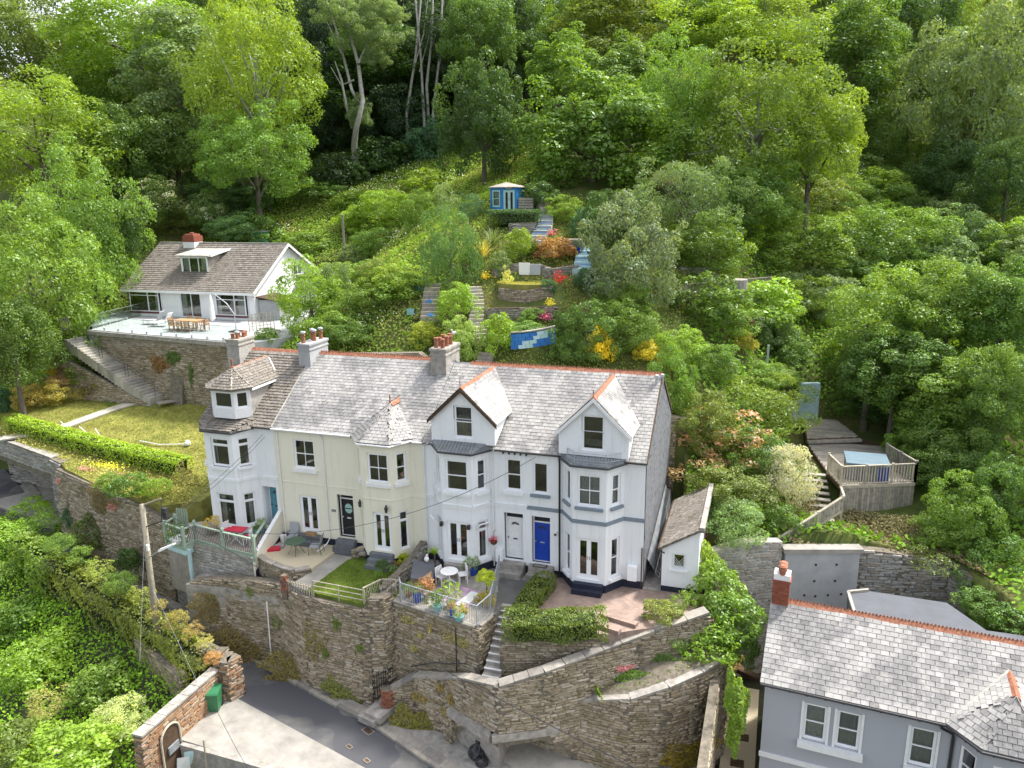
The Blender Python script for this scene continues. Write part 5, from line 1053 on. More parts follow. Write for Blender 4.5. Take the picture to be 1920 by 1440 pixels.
for a, b in ((1.45, 1.54), (2.36, 2.45), (2.59, 2.68), (3.5, 3.59), (5.0, 5.1), (5.94, 6.02)): mb.bx(a, b, .2, .25, -2.7, -1.05)
mb.build('window_surround', 'whitep', GH)
mb = MB(); mb.bx(.06, 6.45, .17, .25, -3.86, -3.68); mb.build('string_course', 'whitep', GH)
mb = MB(); mb.add([(-.05, 0, ZE), (WL, 0, ZE), (WL, GV, GR_), (-.05, GV, GR_), (WL, GD, ZE), (-.05, GD, ZE), (-.05, 0, ZE - .07), (WL, 0, ZE - .07), (-.05, GV, GR_ - .1)], [(0, 1, 2, 3), (3, 2, 4, 5), (6, 7, 1, 0), (6, 0, 3, 8)]); gro = mb.build('roof', 'slateg', GH)
tl = poly_inside([(6.15, -1), (8.1, 2.5), (10, -1)])
def dark_patch(x, y): return not tl(x, y)
slates(gro, (-.07, -.04, ZE), UX, (0, GV, GR_ - ZE), WL, math.hypot(GV, GR_ - ZE), .30, .205, 'slateg', 300, inside=dark_patch)
ridge(gro, (.5, GV, GR_ + .02), (WL, GV, GR_ + .02), n=36)
ap = V3((8.08, .45, .78)); bk = V3((8.12, 2.0, .78)); E = [V3((6.12, 0, ZE)), V3((7.08, -1.0, ZE - .02)), V3((9.02, -1.0, ZE - .02)), V3((9.95, 0, ZE))]
mb = MB(); mb.add(E + [ap, bk] + [p - Zv * .07 for p in E], [(0, 1, 4, 5), (1, 2, 4), (2, 3, 5, 4), (6, 7, 1, 0), (7, 8, 2, 1), (8, 9, 3, 2)]); tr_ = mb.build('bay_roof', 'slateg', GH)
tri_slates(tr_, E[1], E[2], ap, ap, .28, .2, 'slateg', nparts=60); tri_slates(tr_, E[0], E[1], ap, bk, .28, .2, 'slateg', nparts=60); tri_slates(tr_, E[2], E[3], bk, ap, .28, .2, 'slateg')
mb = MB(); mb.bar(E[0] + Zv * .04, bk + Zv * .05, .12, .03); mb.bar(E[1] + Zv * .03, ap + Zv * .03, .03, .03); mb.bar(E[2] + Zv * .03, ap + Zv * .03, .03, .03); mb.build('valley_flashing', 'concl', tr_); ridge(tr_, ap, bk, n=3, crest=False)
mb = MB(); g = [V3((-.05, -.06, ZE - .06)), V3((6.1, -.06, ZE - .06)), V3((7.05, -1.07, ZE - .08)), V3((9.05, -1.07, ZE - .08)), V3((9.98, -.06, ZE - .06)), V3((WL, -.06, ZE - .06))]; mb.tube(g, .055, 8); gt = mb.build('gutter', 'blackw', GH)
for a, b, n_ in ((g[0], g[1], 10), (g[1], g[2], 3), (g[2], g[3], 4)):
    for i in range(n_): p = a.lerp(b, (i + .7) / n_); m = MB(); m.box((p.x, p.y + .14, p.z - .08), (.06, .2, .07)); m.build('eaves_bracket', 'blackw', gt)
pipe(GH, [(5.98, -.06, ZE - .1), (5.98, .02, -.75), (6.38, .1, -.95), (6.40, .18, -1.2), (6.40, .18, -7)], .05, 'blackw')
ch = MB(); ch.bx(-.02, .60, 2.75, 3.3, .9, 2.3); cm = ch.build('chimney', 'brick', GH)
m = MB()   # brick courses stand proud of the core
for j in range(14):
    for (u_, n_, o_, L) in ((V3((1, 0, 0)), V3((0, -1, 0)), V3((-.02, 2.75, 0)), .62), (V3((0, -1, 0)), V3((-1, 0, 0)), V3((-.02, 3.3, 0)), .55)):
        x = -.11 if j % 2 else 0
        while x < L - .03:
            a = max(0, x); b = min(L, x + .21); c = o_ + u_ * ((a + b) / 2) + Zv * (1.0 + j * .085) + n_ * .008; br = MB(); br.box(c, (b - a - .012, .02, .066), math.atan2(u_.y, u_.x)); br.build('brick', 'brick', cm); x += .222
m = MB(); m.bx(-.06, .64, 2.71, 3.34, 2.3, 2.38, 1); m.bx(-.02, .6, 2.75, 3.3, 2.38, 2.62, 0); m.bx(-.06, .64, 2.71, 3.34, .82, .92, 2); m.build('chimney_cap', ['whitep', 'brick', 'lead'], cm)
for py in (2.86, 3.16): m = MB(); m.lathe((.3, py, 2.6), [(.13, 0), (.13, .16), (.17, .18), (.17, .25), (.13, .27), (.13, .33), (.18, .36), (.1, .42)], 12); m.build('chimney_pot', 'terra', cm)
# back extension with a grey membrane roof
EX = thing('flat_extension', (11, 1, 0), 'flat grey membrane roof of a low building between the slate wall and the grey house', 'building')
q = [at(1590, 1112, Z=.0), at(1628, 1108, Z=.0), at(1775, 1130, Z=.0), at(1850, 1182, Z=.0), at(1940, 1195, Z=.0)]; m = MB(); pl = [(q[0].x, q[0].y), (q[1].x, q[1].y), (q[2].x, q[2].y), (q[3].x, q[3].y), (16.5, q[4].y), (16.5, -3.3), (q[0].x + .3, -3.0)]; m.prism(pl, -6, 0); m.build('roof', 'felt', EX); m = MB(); m.bar(q[0] + Zv * .05, q[1] + Zv * .05, .12, .12); m.bar(q[0] + Zv * .05, V3((q[0].x + .3, -3, .05)), .12, .12); m.build('kerb_upstand', 'concl', EX)
# paved alley left of the grey house
flat('alley', [(3.9, -10), (5.2, -10), (5.4, 2.5), (3.9, 2.5)], -6.0, 'gravel', -7)
for (x, y) in ((4.6, -2.9), (4.75, -1.2)): m = MB(); m.box((x, y, -5.98), (.55, .45, .03)); m.build('paving_slab', 'woodd', kind='structure')
m = MB(); m.bar((4.1, .6, -3.6), (5.4, -1.2, -2.9), .3, .06); m.bar((3.9, .4, -3.6), (5.2, -1.4, -2.9), .12, .2); tag(m.build('timber_canopy', 'woodd'), 'dark timber boards leaning to the left of the grey house', 'canopy')
wall('side wall of the alley hung with ivy, left of the grey house', [(3.6, -8.5, -2.2, -6), (3.7, -2.4, -2.0, -6), (4.1, -.6, -1.8, -6), (3.4, 2.2, -.5, -6)], .35, 'stone', .34, .11, 0, back=False)

# ------------------------------------------------------------------ outbuilding beside the end house
OB = thing('outbuilding', (1.6, 3, 0), 'small white lean-to outbuilding with mossy slate roof and latticed window', 'outbuilding')
mb = MB(); facade(mb, (.82, .12), UX, NF, 1.6, -.35, 1.95, [(.45, 1.05, 1.02, 1.78)]); mb.add([(.82, .12, 1.95), (2.42, .12, 1.95), (2.42, .12, 3.02), (.82, .12, 2.02)], [(0, 1, 2, 3)]); mb.quad((.82, 5.6, -.3), (.82, .12, -.3), (.82, .12, 2.02), (.82, 5.6, 2.02)); mb.quad((2.42, .12, -.3), (2.42, 5.6, -.3), (2.42, 5.6, 3.02), (2.42, .12, 3.02)); mb.build('wall', 'white', OB)
w_ = window(OB, (.82, .12), UX, NF, .45, 1.05, 1.02, 1.78, 'one', .07, sillm='whitep'); m = MB()
for i in range(-3, 5): x = .5 + i * .12; 
for i in range(6):
    for s in (1, -1):
        a = (.05 + i * .1) ; p0 = V3((.82 + .45 + a, .105, 1.06)); p1 = V3((.82 + .45 + min(.57, max(.03, a + s * .55)), .105, 1.06 + .68 * min(1, (min(.57, max(.03, a + s * .55)) - a) / (s * .55)))); m.bar(p0, p1, .012)
m.build('lattice', 'whitep', w_)
mb = MB(); bands(mb, [(.82, .12), (2.42, .12)], -.35, .12, .02); mb.build('plinth', 'navy', OB)
mb = MB(); mb.add([(.72, .0, 1.98), (2.5, .0, 3.08), (2.5, 5.7, 3.08), (.72, 5.7, 1.98), (.72, 0, 1.9), (2.5, 0, 3.0)], [(0, 1, 2, 3), (4, 5, 1, 0)]); ro = mb.build('roof', 'mossy', OB)
slates(ro, (.72, 5.7, 1.99), (0, -1, 0), (1.78, 0, 1.1), 5.7, 2.05, .3, .2, 'mossy', 60, lift=.03); m = MB(); m.tube([(.66, -.02, 1.93), (.66, 5.6, 1.93)], .05, 8); m.tube([(.7, -.02, 1.9), (.95, -.03, 1.78)], .03, 6); m.build('gutter', 'woodd', OB)
m = MB(); m.bx(2.4, 2.62, .1, 5.6, 2.9, 3.14); m.build('wall_top', 'concrete', OB)
flat('side_alley', [(0.02, -.02), (.82, -.02), (.82, 9), (0.02, 9)], -.10, 'concrete', -1)
LD = thing('leaning_sheet', (.35, 3, 1), 'long grey blue corrugated sheet and ladder leaning along the slate hung gable', 'building material')
m = MB()
for i in range(12): x = .08 + i * .036; m.quad((.1 + i * .022, 1.1, .55 + .02 * (i % 2)), (.1 + i * .022, 6.9, 2.1), (.1 + (i + 1) * .022, 6.9, 2.0 - i * .05), (.1 + (i + 1) * .022, 1.1, .5 - i * .04 + .02 * ((i + 1) % 2)))
m.hexa([V3((.08, .9, .9)), V3((.38, .9, .4)), V3((.40, 7.2, 1.3)), V3((.08, 7.2, 2.2)), V3((.06, .9, .95)), V3((.36, .9, .45)), V3((.38, 7.2, 1.35)), V3((.06, 7.2, 2.25))]); m.build('sheet', 'lead', LD)
m = MB(); m.bar((.45, .9, .3), (.48, 5.4, .9), .03, .09); m.bar((.62, .9, .05), (.66, 5.4, .65), .03, .09)
for i in range(16): t = i / 16; m.bar((.45 + .03 * t, .9 + 4.5 * t, .3 + .6 * t), (.62 + .04 * t, .9 + 4.5 * t, .05 + .6 * t), .025)
m.build('ladder', 'metal', LD, kind='stuff')

# ------------------------------------------------------------------ bungalow
BG = thing('bungalow', (-40.8, 25, DZ), 'white bungalow with mossy brown slate roof and flat roofed dormer', 'bungalow')
bx0, bx1, by0, by1, bz, br, bzr = -47.0, -34.5, 20.2, 30.0, 9.95, 25.0, 13.35
mb = MB(); hs = [(.2, 3.2, 8.0, 9.8), (5.2, 7.2, 7.62, 9.6), (8.95, 11.8, 7.95, 9.65)]
facade(mb, (bx0, by0), UX, NF, bx1 - bx0, DZ - .3, bz - .1, hs)
mb.add([(bx1, by0, DZ - .3), (bx1, by1, DZ - .3), (bx1, by1, bz + .6), (bx1, br, bzr - .1), (bx1, by0, bz - .05)], [(0, 1, 2, 3, 4)]); mb.add([(bx0, by0, DZ - .3), (bx0, by1, DZ - .3), (bx0, by1, bz), (bx0, br, bzr - .1), (bx0, by0, bz - .05)], [(4, 3, 2, 1, 0)]); mb.build('wall', 'white', BG)
for k, h in enumerate(hs):
    window(BG, (bx0, by0), UX, NF, *h, ['topside', 'slide', 'topside'][k], 0, [((.85, 1),), ((.02, .25),), ((.03, .15), (.72, .95))][k], off=.25 if k != 1 else 0, rec=.0 if k != 1 else .08)
    if k != 1:
        m = MB(); m.bx(bx0 + h[0] - .06, bx0 + h[1] + .06, by0 - .36, by0, h[2] - .14, h[2] - .02); m.build('window_sill', plain('plum_paint_%d' % k, (.13, .04, .05)), BG); m = MB(); m.bx(bx0 + h[0], bx0 + h[1], by0 - .28, by0, DZ, h[2] - .14); m.build('bay_wall', 'white', BG)
mb = MB(); mb.add([(bx0 - .5, by0 - .45, bz - .1), (bx1 + .35, by0 - .45, bz - .1), (bx1 + .35, br, bzr), (bx0 - .5, br, bzr), (bx1 + .35, by1 + .1, bz + .3), (bx0 - .5, by1 + .1, bz + .3), (bx0 - .5, by0 - .45, bz - .28), (bx1 + .35, by0 - .45, bz - .28), (bx1 + .35, br, bzr - .2)], [(0, 1, 2, 3), (3, 2, 4, 5)]); bro = mb.build('roof', 'mossy', BG)
slates(bro, (bx0 - .5, by0 - .47, bz - .1), UX, (0, br - by0 + .45, bzr - bz + .1), bx1 - bx0 + .85, math.hypot(br - by0 + .45, bzr - bz + .1), .33, .26, 'mossy', 0, lift=.05, t=.03)
m = MB(); m.bar((bx0 - .5, by0 - .5, bz - .2), (bx1 + .35, by0 - .5, bz - .2), .06, .2); m.build('fascia', 'whitep', BG); m = MB(); m.bar((bx1 + .38, by0 - .5, bz - .16), (bx1 + .38, br, bzr - .06), .05, .2); m.bar((bx1 + .38, by1 + .1, bz + .24), (bx1 + .38, br, bzr - .06), .05, .2); m.build('bargeboard', 'whitep', BG)
m = MB(); m.bar((bx0 - .5, br, bzr + .03), (bx1 + .35, br, bzr + .03), .22, .1); m.build('ridge_line', 'concrete', BG)
yr = lambda z: by0 - .45 + (z - bz + .1) * (br - by0 + .45) / (bzr - bz + .1)
m = MB(); facade(m, (-42.6, 21.7), UX, NF, 2.75, 10.7, 12.5, [(.12, 2.63, 11.0, 12.4)]); m.add([(-42.6, 21.7, 10.7), (-42.6, 21.7, 12.5), (-42.6, yr(12.5), 12.5)], [(0, 1, 2)], 1); m.add([(-39.85, 21.7, 10.7), (-39.85, yr(12.5), 12.5), (-39.85, 21.7, 12.5)], [(0, 1, 2)], 1); bd = m.build('dormer', ['whitep', 'concrete'], BG)
window(BG, (-42.6, 21.7), UX, NF, .12, 2.63, 11.0, 12.4, 'three', 0, ((0, .22), (.75, 1)), rec=.03, roomd=.5)
m = MB(); m.hexa([V3((-42.95, 21.4, 12.5)), V3((-39.5, 21.4, 12.5)), V3((-39.5, 24.6, 12.9)), V3((-42.95, 24.6, 12.9)), V3((-42.95, 21.4, 12.6)), V3((-39.5, 21.4, 12.6)), V3((-39.5, 24.6, 13.0)), V3((-42.95, 24.6, 13.0))]); m.build('dormer_roof', 'concl', bd); m = MB(); m.bar((-39.48, 21.7, 12.55), (-39.48, 24.5, 12.95), .05, .14); m.bar((-42.95, 21.68, 12.55), (-39.5, 21.68, 12.55), .05, .14); m.build('fascia', 'whitep', bd)
chimney(BG, -44.4, -43.2, 24.3, 25.4, 12.4, 13.6, 'white', [], name='chimney', cap=False); m = MB(); m.bx(-44.42, -43.18, 24.28, 25.42, 13.5, 14.0); m.bx(-44.3, -43.3, 24.4, 25.3, 14.0, 14.15); m.lathe((-43.8, 24.85, 14.1), [(.2, 0), (.2, .15), (.1, .2)], 8); m.build('chimney_stack', 'brick', BG)
window(BG, (bx1, 25.8), (0, 1, 0), (1, 0, 0), 0, 1.3, 10.6, 11.55, 'slide', 0, rec=-.06)
m = MB(); m.bx(bx1 + .02, bx1 + 1.8, 26.5, 29.8, DZ, 10.4); m.build('rear_porch', 'white', BG); m = MB(); m.hexa([V3((bx1, 26.3, 10.4)), V3((bx1 + 2, 26.3, 10.2)), V3((bx1 + 2, 30, 10.2)), V3((bx1, 30, 10.4)), V3((bx1, 26.3, 10.6)), V3((bx1 + 2, 26.3, 10.35)), V3((bx1 + 2, 30, 10.35)), V3((bx1, 30, 10.6))]); m.build('porch_roof', 'slate', BG)
SH = thing('side_store', (-33.3, 21, DZ), 'small store with dark sloping roof against the bungalow gable', 'shed'); p = at(500, 600, Z=DZ)
m = MB(); m.bx(bx1 + .1, bx1 + 2.0, 20.6, 23.0, DZ, 9.2); m.build('wall', 'concw', SH); m = MB(); m.hexa([V3((bx1, 20.4, 9.4)), V3((bx1 + 2.2, 20.4, 9.1)), V3((bx1 + 2.2, 23, 9.1)), V3((bx1, 23, 9.4)), V3((bx1, 20.4, 9.48)), V3((bx1 + 2.2, 20.4, 9.18)), V3((bx1 + 2.2, 23, 9.18)), V3((bx1, 23, 9.48))]); m.build('roof', 'woodd', SH)
# glass balustrade of the bungalow terrace
GB = thing('glass_balustrade', (dl.x, dl.y, DZ), 'frameless glass balustrade along the edge of the bungalow terrace', 'balustrade')
def gpanel(a, b): m = MB(); m.quad(a, b, b + Zv * 1.05, a + Zv * 1.05); g_ = m.build('glass_panel', 'clear', GB); m = MB(); m.bar(a + Zv * 1.05, b + Zv * 1.05, .02); m.build('top_edge', 'metal', g_); m = MB(); m.box((a.x, a.y, a.z + .1), (.1, .1, .2)); m.build('clamp', 'metal', g_)
for i in range(10): a = V3((dl.x, dl.y + .15, DZ)); b = V3((drr.x + 1.6, drr.y + .15, DZ)); gpanel(a.lerp(b, i / 10), a.lerp(b, (i + .96) / 10))
for i in range(3): a = V3((dl.x - i * .4, dl.y + .15 + i * 2.2, DZ)); gpanel(a, a + V3((-.4, 2.1, 0)))
# blue garden hut high in the garden
HU = thing('garden_hut', (-15.3, 26.6, 15.9), 'small blue corner summerhouse with pale mint window and double doors', 'summerhouse')
A = V3((-16.42, 26.35, 0)); B = V3((-15.27, 25.75, 0)); C_ = V3((-14.15, 26.0, 0)); D_ = V3((-13.95, 27.4, 0)); E_ = V3((-16.3, 27.8, 0)); hb, ht = 15.75, 17.75
m = MB()
for p, q, h in ((A, B, (.25, 1.1, 16.25, 17.5)), (B, C_, (.14, 1.0, hb + .06, 17.5)), (C_, D_, None), (D_, E_, None), (E_, A, None)):
    L = (q - p).length; u = (q - p) / L; facade(m, p, u, V3((u.y, -u.x, 0)), L, hb - .4, ht, [h] if h else [], .06)
m.build('wall', 'hutb', HU)
u = (B - A).normalized(); window(HU, A, u, V3((u.y, -u.x, 0)), .25, 1.1, 16.25, 17.5, 'sash', .0, ((0, 1),), mat='mint', rec=.02, roomd=.7, curtm='curtain')
u = (C_ - B).normalized(); french(HU, B, u, V3((u.y, -u.x, 0)), .14, 1.0, hb + .06, 17.5, rec=.02, mat='mint')
m = MB(); P5 = [A, B, C_, D_, E_]; cx = V3((-15.25, 26.8, 0)); pts = [(p + (p - cx) * .12) for p in P5]; m.add([(p.x, p.y, ht) for p in pts] + [(cx.x, cx.y, ht + .35)] + [(p.x, p.y, ht - .06) for p in pts], [(i, (i + 1) % 5, 5) for i in range(5)] + [(6 + i, 6 + (i + 1) % 5, (i + 1) % 5, i) for i in range(5)]); m.build('roof', 'wood', HU)
m = MB(); m.box((-14.72, 25.84, 17.64), (.4, .03, .12), .2); m.build('sign_board', 'woodl', HU); m = MB(); m.box((-15.7, 25.75, 16.05), (.95, .3, .04), -.48); m.build('ledge', 'whitep', HU)
# ------------------------------------------------------------------ vegetation
def unit(v): return v / np.maximum(1e-9, np.linalg.norm(v, axis=-1, keepdims=True))
def leaf_quads(P, N, size, asp=.62, droop=0.):
    # one small rhombus per leaf; P centres, N facing directions
    n = len(P); r = unit(rng.normal(size=(n, 3))); T = unit(np.cross(N, r)); B = np.cross(N, T); s = size * rng.uniform(.6, 1.35, (n, 1)) * .5
    if droop: T[:, 2] -= droop; T = unit(T)
    a = T * s; b = B * s * asp; V = np.stack([P - a, P + b - a * .1, P + a, P - b - a * .1], 1).reshape(-1, 3); return V
def leaf_obj(name, P, N, size, R, par=None, mat='leaf', asp=.62, droop=0., color=None, kind=None):
    V = leaf_quads(P, N, size, asp, droop); F = np.arange(len(V)).reshape(-1, 4); o = raw_mesh(name, V, F, R, mat, par)
    if color: o.color = (*color, 1)
    if kind: o['kind'] = kind
    return o
def sphere_dirs(n, low=-.35):
    i = np.arange(n) + .5; z = 1 - (1 - low) * i / n; ph = i * 2.399963; r = np.sqrt(np.maximum(0, 1 - z * z)); d = np.stack([r * np.cos(ph), r * np.sin(ph), z], 1) + rng.normal(0, .12, (n, 3)); return unit(d)
def crown_cloud(R, ncl, nlf, rc, low=-.35, rag=.22, inner=.18, updir=.35, top=0.):
    d = sphere_dirs(ncl, low); ph = rng.uniform(0, 6.28, 6); k = 1 + rag * (np.sin(3 * d[:, 0] + ph[0]) * np.sin(2.7 * d[:, 1] + ph[1]) + .6 * np.sin(5 * d[:, 2] + 4 * d[:, 0] + ph[2])) + rng.normal(0, rag * .45, ncl)
    ins = rng.random(ncl) < inner; k = np.where(ins, k * rng.uniform(.35, .75, ncl), k); C = d * k[:, None] * np.array(R) * .86; rr = rc * rng.uniform(.55, 1.35, ncl)
    if top: C[:, :2] *= (1 - top * np.clip(C[:, 2:] / R[2], -1, 1))
    per = rng.multinomial(nlf, rr ** 2 / (rr ** 2).sum()); ci = np.repeat(np.arange(ncl), per); n = len(ci); ld = unit(rng.normal(size=(n, 3)) + d[ci] * .55 + np.array([0, 0, .25])); 
    rad = rng.uniform(.45, 1., (n, 1)) ** .6; P = C[ci] + ld * rr[ci][:, None] * rad * np.array([1, 1, .8]); N = unit(ld * .75 + rng.normal(0, .55, (n, 3)) + np.array([0, 0, updir])); cv = rng.random(ncl)
    return P, N, np.clip(cv[ci] * .55 + rng.random(n) * .45, 0, 1)
VAR = {}
def variant(kind, i):
    key = (kind, i)
    if key in VAR: return VAR[key]
    if kind == 'big': R = (5, 5, 4.6); P, N, r = crown_cloud(R, 150, 27000, 1.1, low=-.75); sz, asp = .245, .6
    elif kind == 'ash': R = (5, 5, 4.6); P, N, r = crown_cloud(R, 115, 25000, 1.1, low=-.75, rag=.3, inner=.1); sz, asp = .25, .42
    elif kind == 'layer': R = (5, 5, 4.6); P, N, r = crown_cloud(R, 150, 27000, 1.0, low=-.75, rag=.22, updir=.8); P[:, 2] = P[:, 2] * .8 + np.round((P[:, 2] + .3 * np.sin(P[:, 0]) * np.cos(P[:, 1])) / .8) * .8 * .2; sz, asp = .26, .65
    elif kind == 'tall': R = (3.2, 3.2, 6.2); P, N, r = crown_cloud(R, 120, 22000, 1.0, low=-.8, top=.3); sz, asp = .23, .55
    elif kind == 'med': R = (2.4, 2.4, 2.2); P, N, r = crown_cloud(R, 85, 13000, .58, low=-.85); sz, asp = .145, .6
    elif kind == 'feather': R = (2.4, 2.4, 2.2); P, N, r = crown_cloud(R, 60, 10000, .6, low=-.8, rag=.25, updir=0); sz, asp = .19, .28
    elif kind == 'shrub': R = (1, 1, .9); P, N, r = crown_cloud(R, 42, 3400, .32, low=-.5, rag=.14); sz, asp = .12, .6
    elif kind == 'fine': R = (1, 1, .9); P, N, r = crown_cloud(R, 70, 7500, .28, low=-.7, rag=.12); sz, asp = .085, .4
    elif kind == 'sparse': R = (1, 1, .9); P, N, r = crown_cloud(R, 34, 1700, .26, low=-.4, rag=.3); sz, asp = .1, .5
    elif kind == 'small': R = (.4, .4, .36); P, N, r = crown_cloud(R, 16, 520, .17, low=-.4); sz, asp = .085, .5
    elif kind == 'conifer': R = (1, 1, 1.2); P, N, r = crown_cloud(R, 50, 5000, .3, low=-.6, top=.35, rag=.12); P[:, 2] += .15 * np.hypot(P[:, 0], P[:, 1]); sz, asp = .11, .35
    V = leaf_quads(P, N, sz, asp, .5 if kind in ('feather',) else .0); F = np.arange(len(V)).reshape(-1, 4); o = raw_mesh('crown', V, F, r, 'leaf'); me = o.data; bpy.data.objects.remove(o); VAR[key] = (me, R); return VAR[key]
def tube_obj(name, segs, mat, par, n=6, kind=None):
    m = MB()
    for pts, rs in segs: m.tube(pts, rs, n, 0, .5, cap=False)
    return m.build(name, mat, par, smooth=True, kind=kind)
def vary(c, a=.12): f = 1 + random.uniform(-a, a); return (min(1, c[0] * f * (1 + random.uniform(-a, a) * .6)), min(1, c[1] * f), min(1, c[2] * f))
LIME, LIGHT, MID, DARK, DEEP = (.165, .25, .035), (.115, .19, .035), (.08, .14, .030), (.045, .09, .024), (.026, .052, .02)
GREYG, SILV, YEL, BLUG, PINK, OLIVE, BRONZE, TAN = (.13, .19, .095), (.36, .39, .40), (.55, .42, .03), (.06, .125, .075), (.33, .20, .15), (.12, .16, .04), (.22, .13, .06), (.34, .27, .11)
KSEED = {'big': 4, 'ash': 3, 'layer': 2, 'tall': 2, 'med': 3, 'feather': 2, 'shrub': 3, 'fine': 2, 'sparse': 2, 'small': 2, 'conifer': 2}
def plant(name, c, r, kind, col, label, cat, group=None, trunk=True, bark='bark', base=None, limbs=6, trunk_r=None, lean=0., ground=None):
    # c crown centre, r half sizes of the crown; everything hangs on an Empty at the foot
    me, R = variant(kind, random.randrange(KSEED[kind])); g = ground if ground is not None else gz(c.x, c.y) - .15; g = min(g, c.z - r[2] * .5); bx = c.x + lean; root = thing(name, (bx, c.y, g), label, cat, group, local=True)
    o = bpy.data.objects.new('crown', me); COL.objects.link(o); o.parent = root; o.location = (c.x - bx, 0, c.z - g); o.scale = (r[0] / R[0], r[1] / R[1], r[2] / R[2]); o.rotation_euler = (0, 0, random.uniform(0, 6.28)); o.color = (*vary(col), 1)
    if trunk:
        H = c.z - g; tr = trunk_r or max(.03, .045 * r[0] + .02 * H * .5); top = V3((c.x - bx, 0, H + r[2] * .35)); segs = [([(0, 0, -.3), (tr * .3, 0, H * .35), ((c.x - bx) * .6, tr * .4, H * .75), top], [tr * 1.25, tr, tr * .7, tr * .25])]
        for k in range(limbs):
            a = 6.28 * k / limbs + random.random(); h0 = H * random.uniform(.45, .9); e = V3(((c.x - bx) + math.cos(a) * r[0] * .7, math.sin(a) * r[1] * .7, H + r[2] * random.uniform(-.25, .5))); s0 = V3(((c.x - bx) * .6, 0, h0)); mid = s0.lerp(e, .5) + V3((0, 0, random.uniform(-.1, .12) * r[2])); segs.append(([s0, mid, e], [tr * .5, tr * .32, tr * .1]))
        tube_obj('trunk', segs, bark, root, 6 if r[0] > 2 else 4)
    return root
def tree(px, py, rx, ry, D, kind, col, label, cat='tree', name='tree', group=None, deep=1.0, **k):
    c = at(px, py, D=D); return plant(name, c, (rx * D / 1450, rx * D / 1450 * deep, ry * D / 1450), kind, col, label, cat, group, **k)
def bush(px, py, rx, ry, kind, col, label, D=None, cat='bush', name='bush', Z=None, group=None, deep=1., **k):
    if cat == 'bush' and ry < 45: k.setdefault('trunk', False)
    if D is None:
        if Z is not None: p = at(px, py + ry * .8, Z=Z)
        else: p = gr(px, py + ry * .75)
        D = CF.dot(p - CAM)
        k.setdefault('ground', Z if Z is not None else None)
    c = at(px, py, D=D); r = rx * D / 1450; return plant(name, c, (r, r * deep, ry * D / 1450 * 1.02), kind, col, label, cat, group, limbs=4, **k)
def blades(name, c, n, L, w, col, label, cat='plant', spread=1., up=.7, mat='leaf', group=None, par=None):
    # arching strap leaves from one crown
    V = []; R = []
    for i in range(n):
        a = random.uniform(0, 6.28); t = random.uniform(.15, 1) * spread; d = V3((math.cos(a), math.sin(a), 0)); l = L * random.uniform(.6, 1.1); s = V3((-d.y, d.x, 0)) * w * .5; p = V3((0, 0, 0)); el = PI / 2 * (1 - t * .8 * (1.2 - up)); rr = random.random(); pts = []
        for j in range(4): pts.append(p.copy()); p = p + (d * math.cos(el) + Zv * math.sin(el)) * l / 3; el -= .32 * t + .12
        ws = (.7, 1, .7, .08)
        for j in range(3): V += [pts[j] - s * ws[j], pts[j] + s * ws[j], pts[j + 1] + s * ws[j + 1], pts[j + 1] - s * ws[j + 1]]; R.append(rr)
    V = np.array([tuple(v) for v in V]); root = thing(name, c, label, cat, group, local=True); o = raw_mesh('leaves', V, np.arange(len(V)).reshape(-1, 4), R, mat, root); o.color = (*col, 1); return root
def hedge(label, path, w, h, col, size=.09, dens=420, z=None, name='hedge', round_=.25, wob=.06):
    # clipped hedge following a path of (x, y, z foot)
    P = [V3(p) for p in path]; root = thing(name, path[0], label, 'hedge'); m = MB(); Ps = []; Ns = []
    for a, b in zip(P[:-1], P[1:]):
        m.bar(a + Zv * h * .4, b + Zv * h * .4, w * .68, h * .74); d = (b - a); L = d.length; u = np.array([*d.normalized()]); s = np.array([u[1], -u[0], 0]); s /= np.linalg.norm(s); n = int(L * (w + 2 * h) * dens)
        ext = .35 * w / L; t = rng.uniform(-ext, 1 + ext, n); q = rng.uniform(0, 1, n) * (w + 2 * h); off = np.where(q < h, -w / 2, np.where(q > h + w, w / 2, q - h - w / 2)); hh = np.where(q < h, q, np.where(q > h + w, w + 2 * h - q, h)); nn = np.where((q < h)[:, None], -s, np.where((q > h + w)[:, None], s, np.array([0, 0, 1.])))
        pp = np.array([*a])[None] + np.outer(t, np.array([*d])) + np.outer(off, s); pp[:, 2] += hh; c = np.clip((np.abs(off) / (w / 2) - (1 - round_)) / round_, 0, 1) * np.clip((hh / h - .7) / .3, 0, 1); pp[:, 2] -= c * .12 * h; bump = lumps(pp[:, 0] * 1. + pp[:, 2], pp[:, 1] * 1., .35) * wob + rng.normal(0, .03, n); pp += nn * bump[:, None]
        ne = int(L * 260); te = rng.uniform(-ext, 1 + ext, ne); se = rng.choice([-1, 1], ne); pe = np.array([*a])[None] + np.outer(te, np.array([*d])) + np.outer(se * w * rng.uniform(.3, .5, ne), s); pe[:, 2] += h * rng.uniform(.72, .95, ne); Ps.append(pe); Ns.append(unit(se[:, None] * s + np.array([0, 0, 1.]) + rng.normal(0, .4, (ne, 3))))
        Ps.append(pp); Ns.append(unit(nn + rng.normal(0, .55, (n, 3)) + np.array([0, 0, .3])))
    m.build('hedge_core', 'hedgecore', root); Pn = np.concatenate(Ps); o = leaf_obj('hedge_leaves', Pn, np.concatenate(Ns), size, rng.random(len(Pn)), root, color=col, kind='stuff'); return root
M['hedgecore'] = plain('hedge_inner_twigs', (.03, .04, .015), .95, .3)
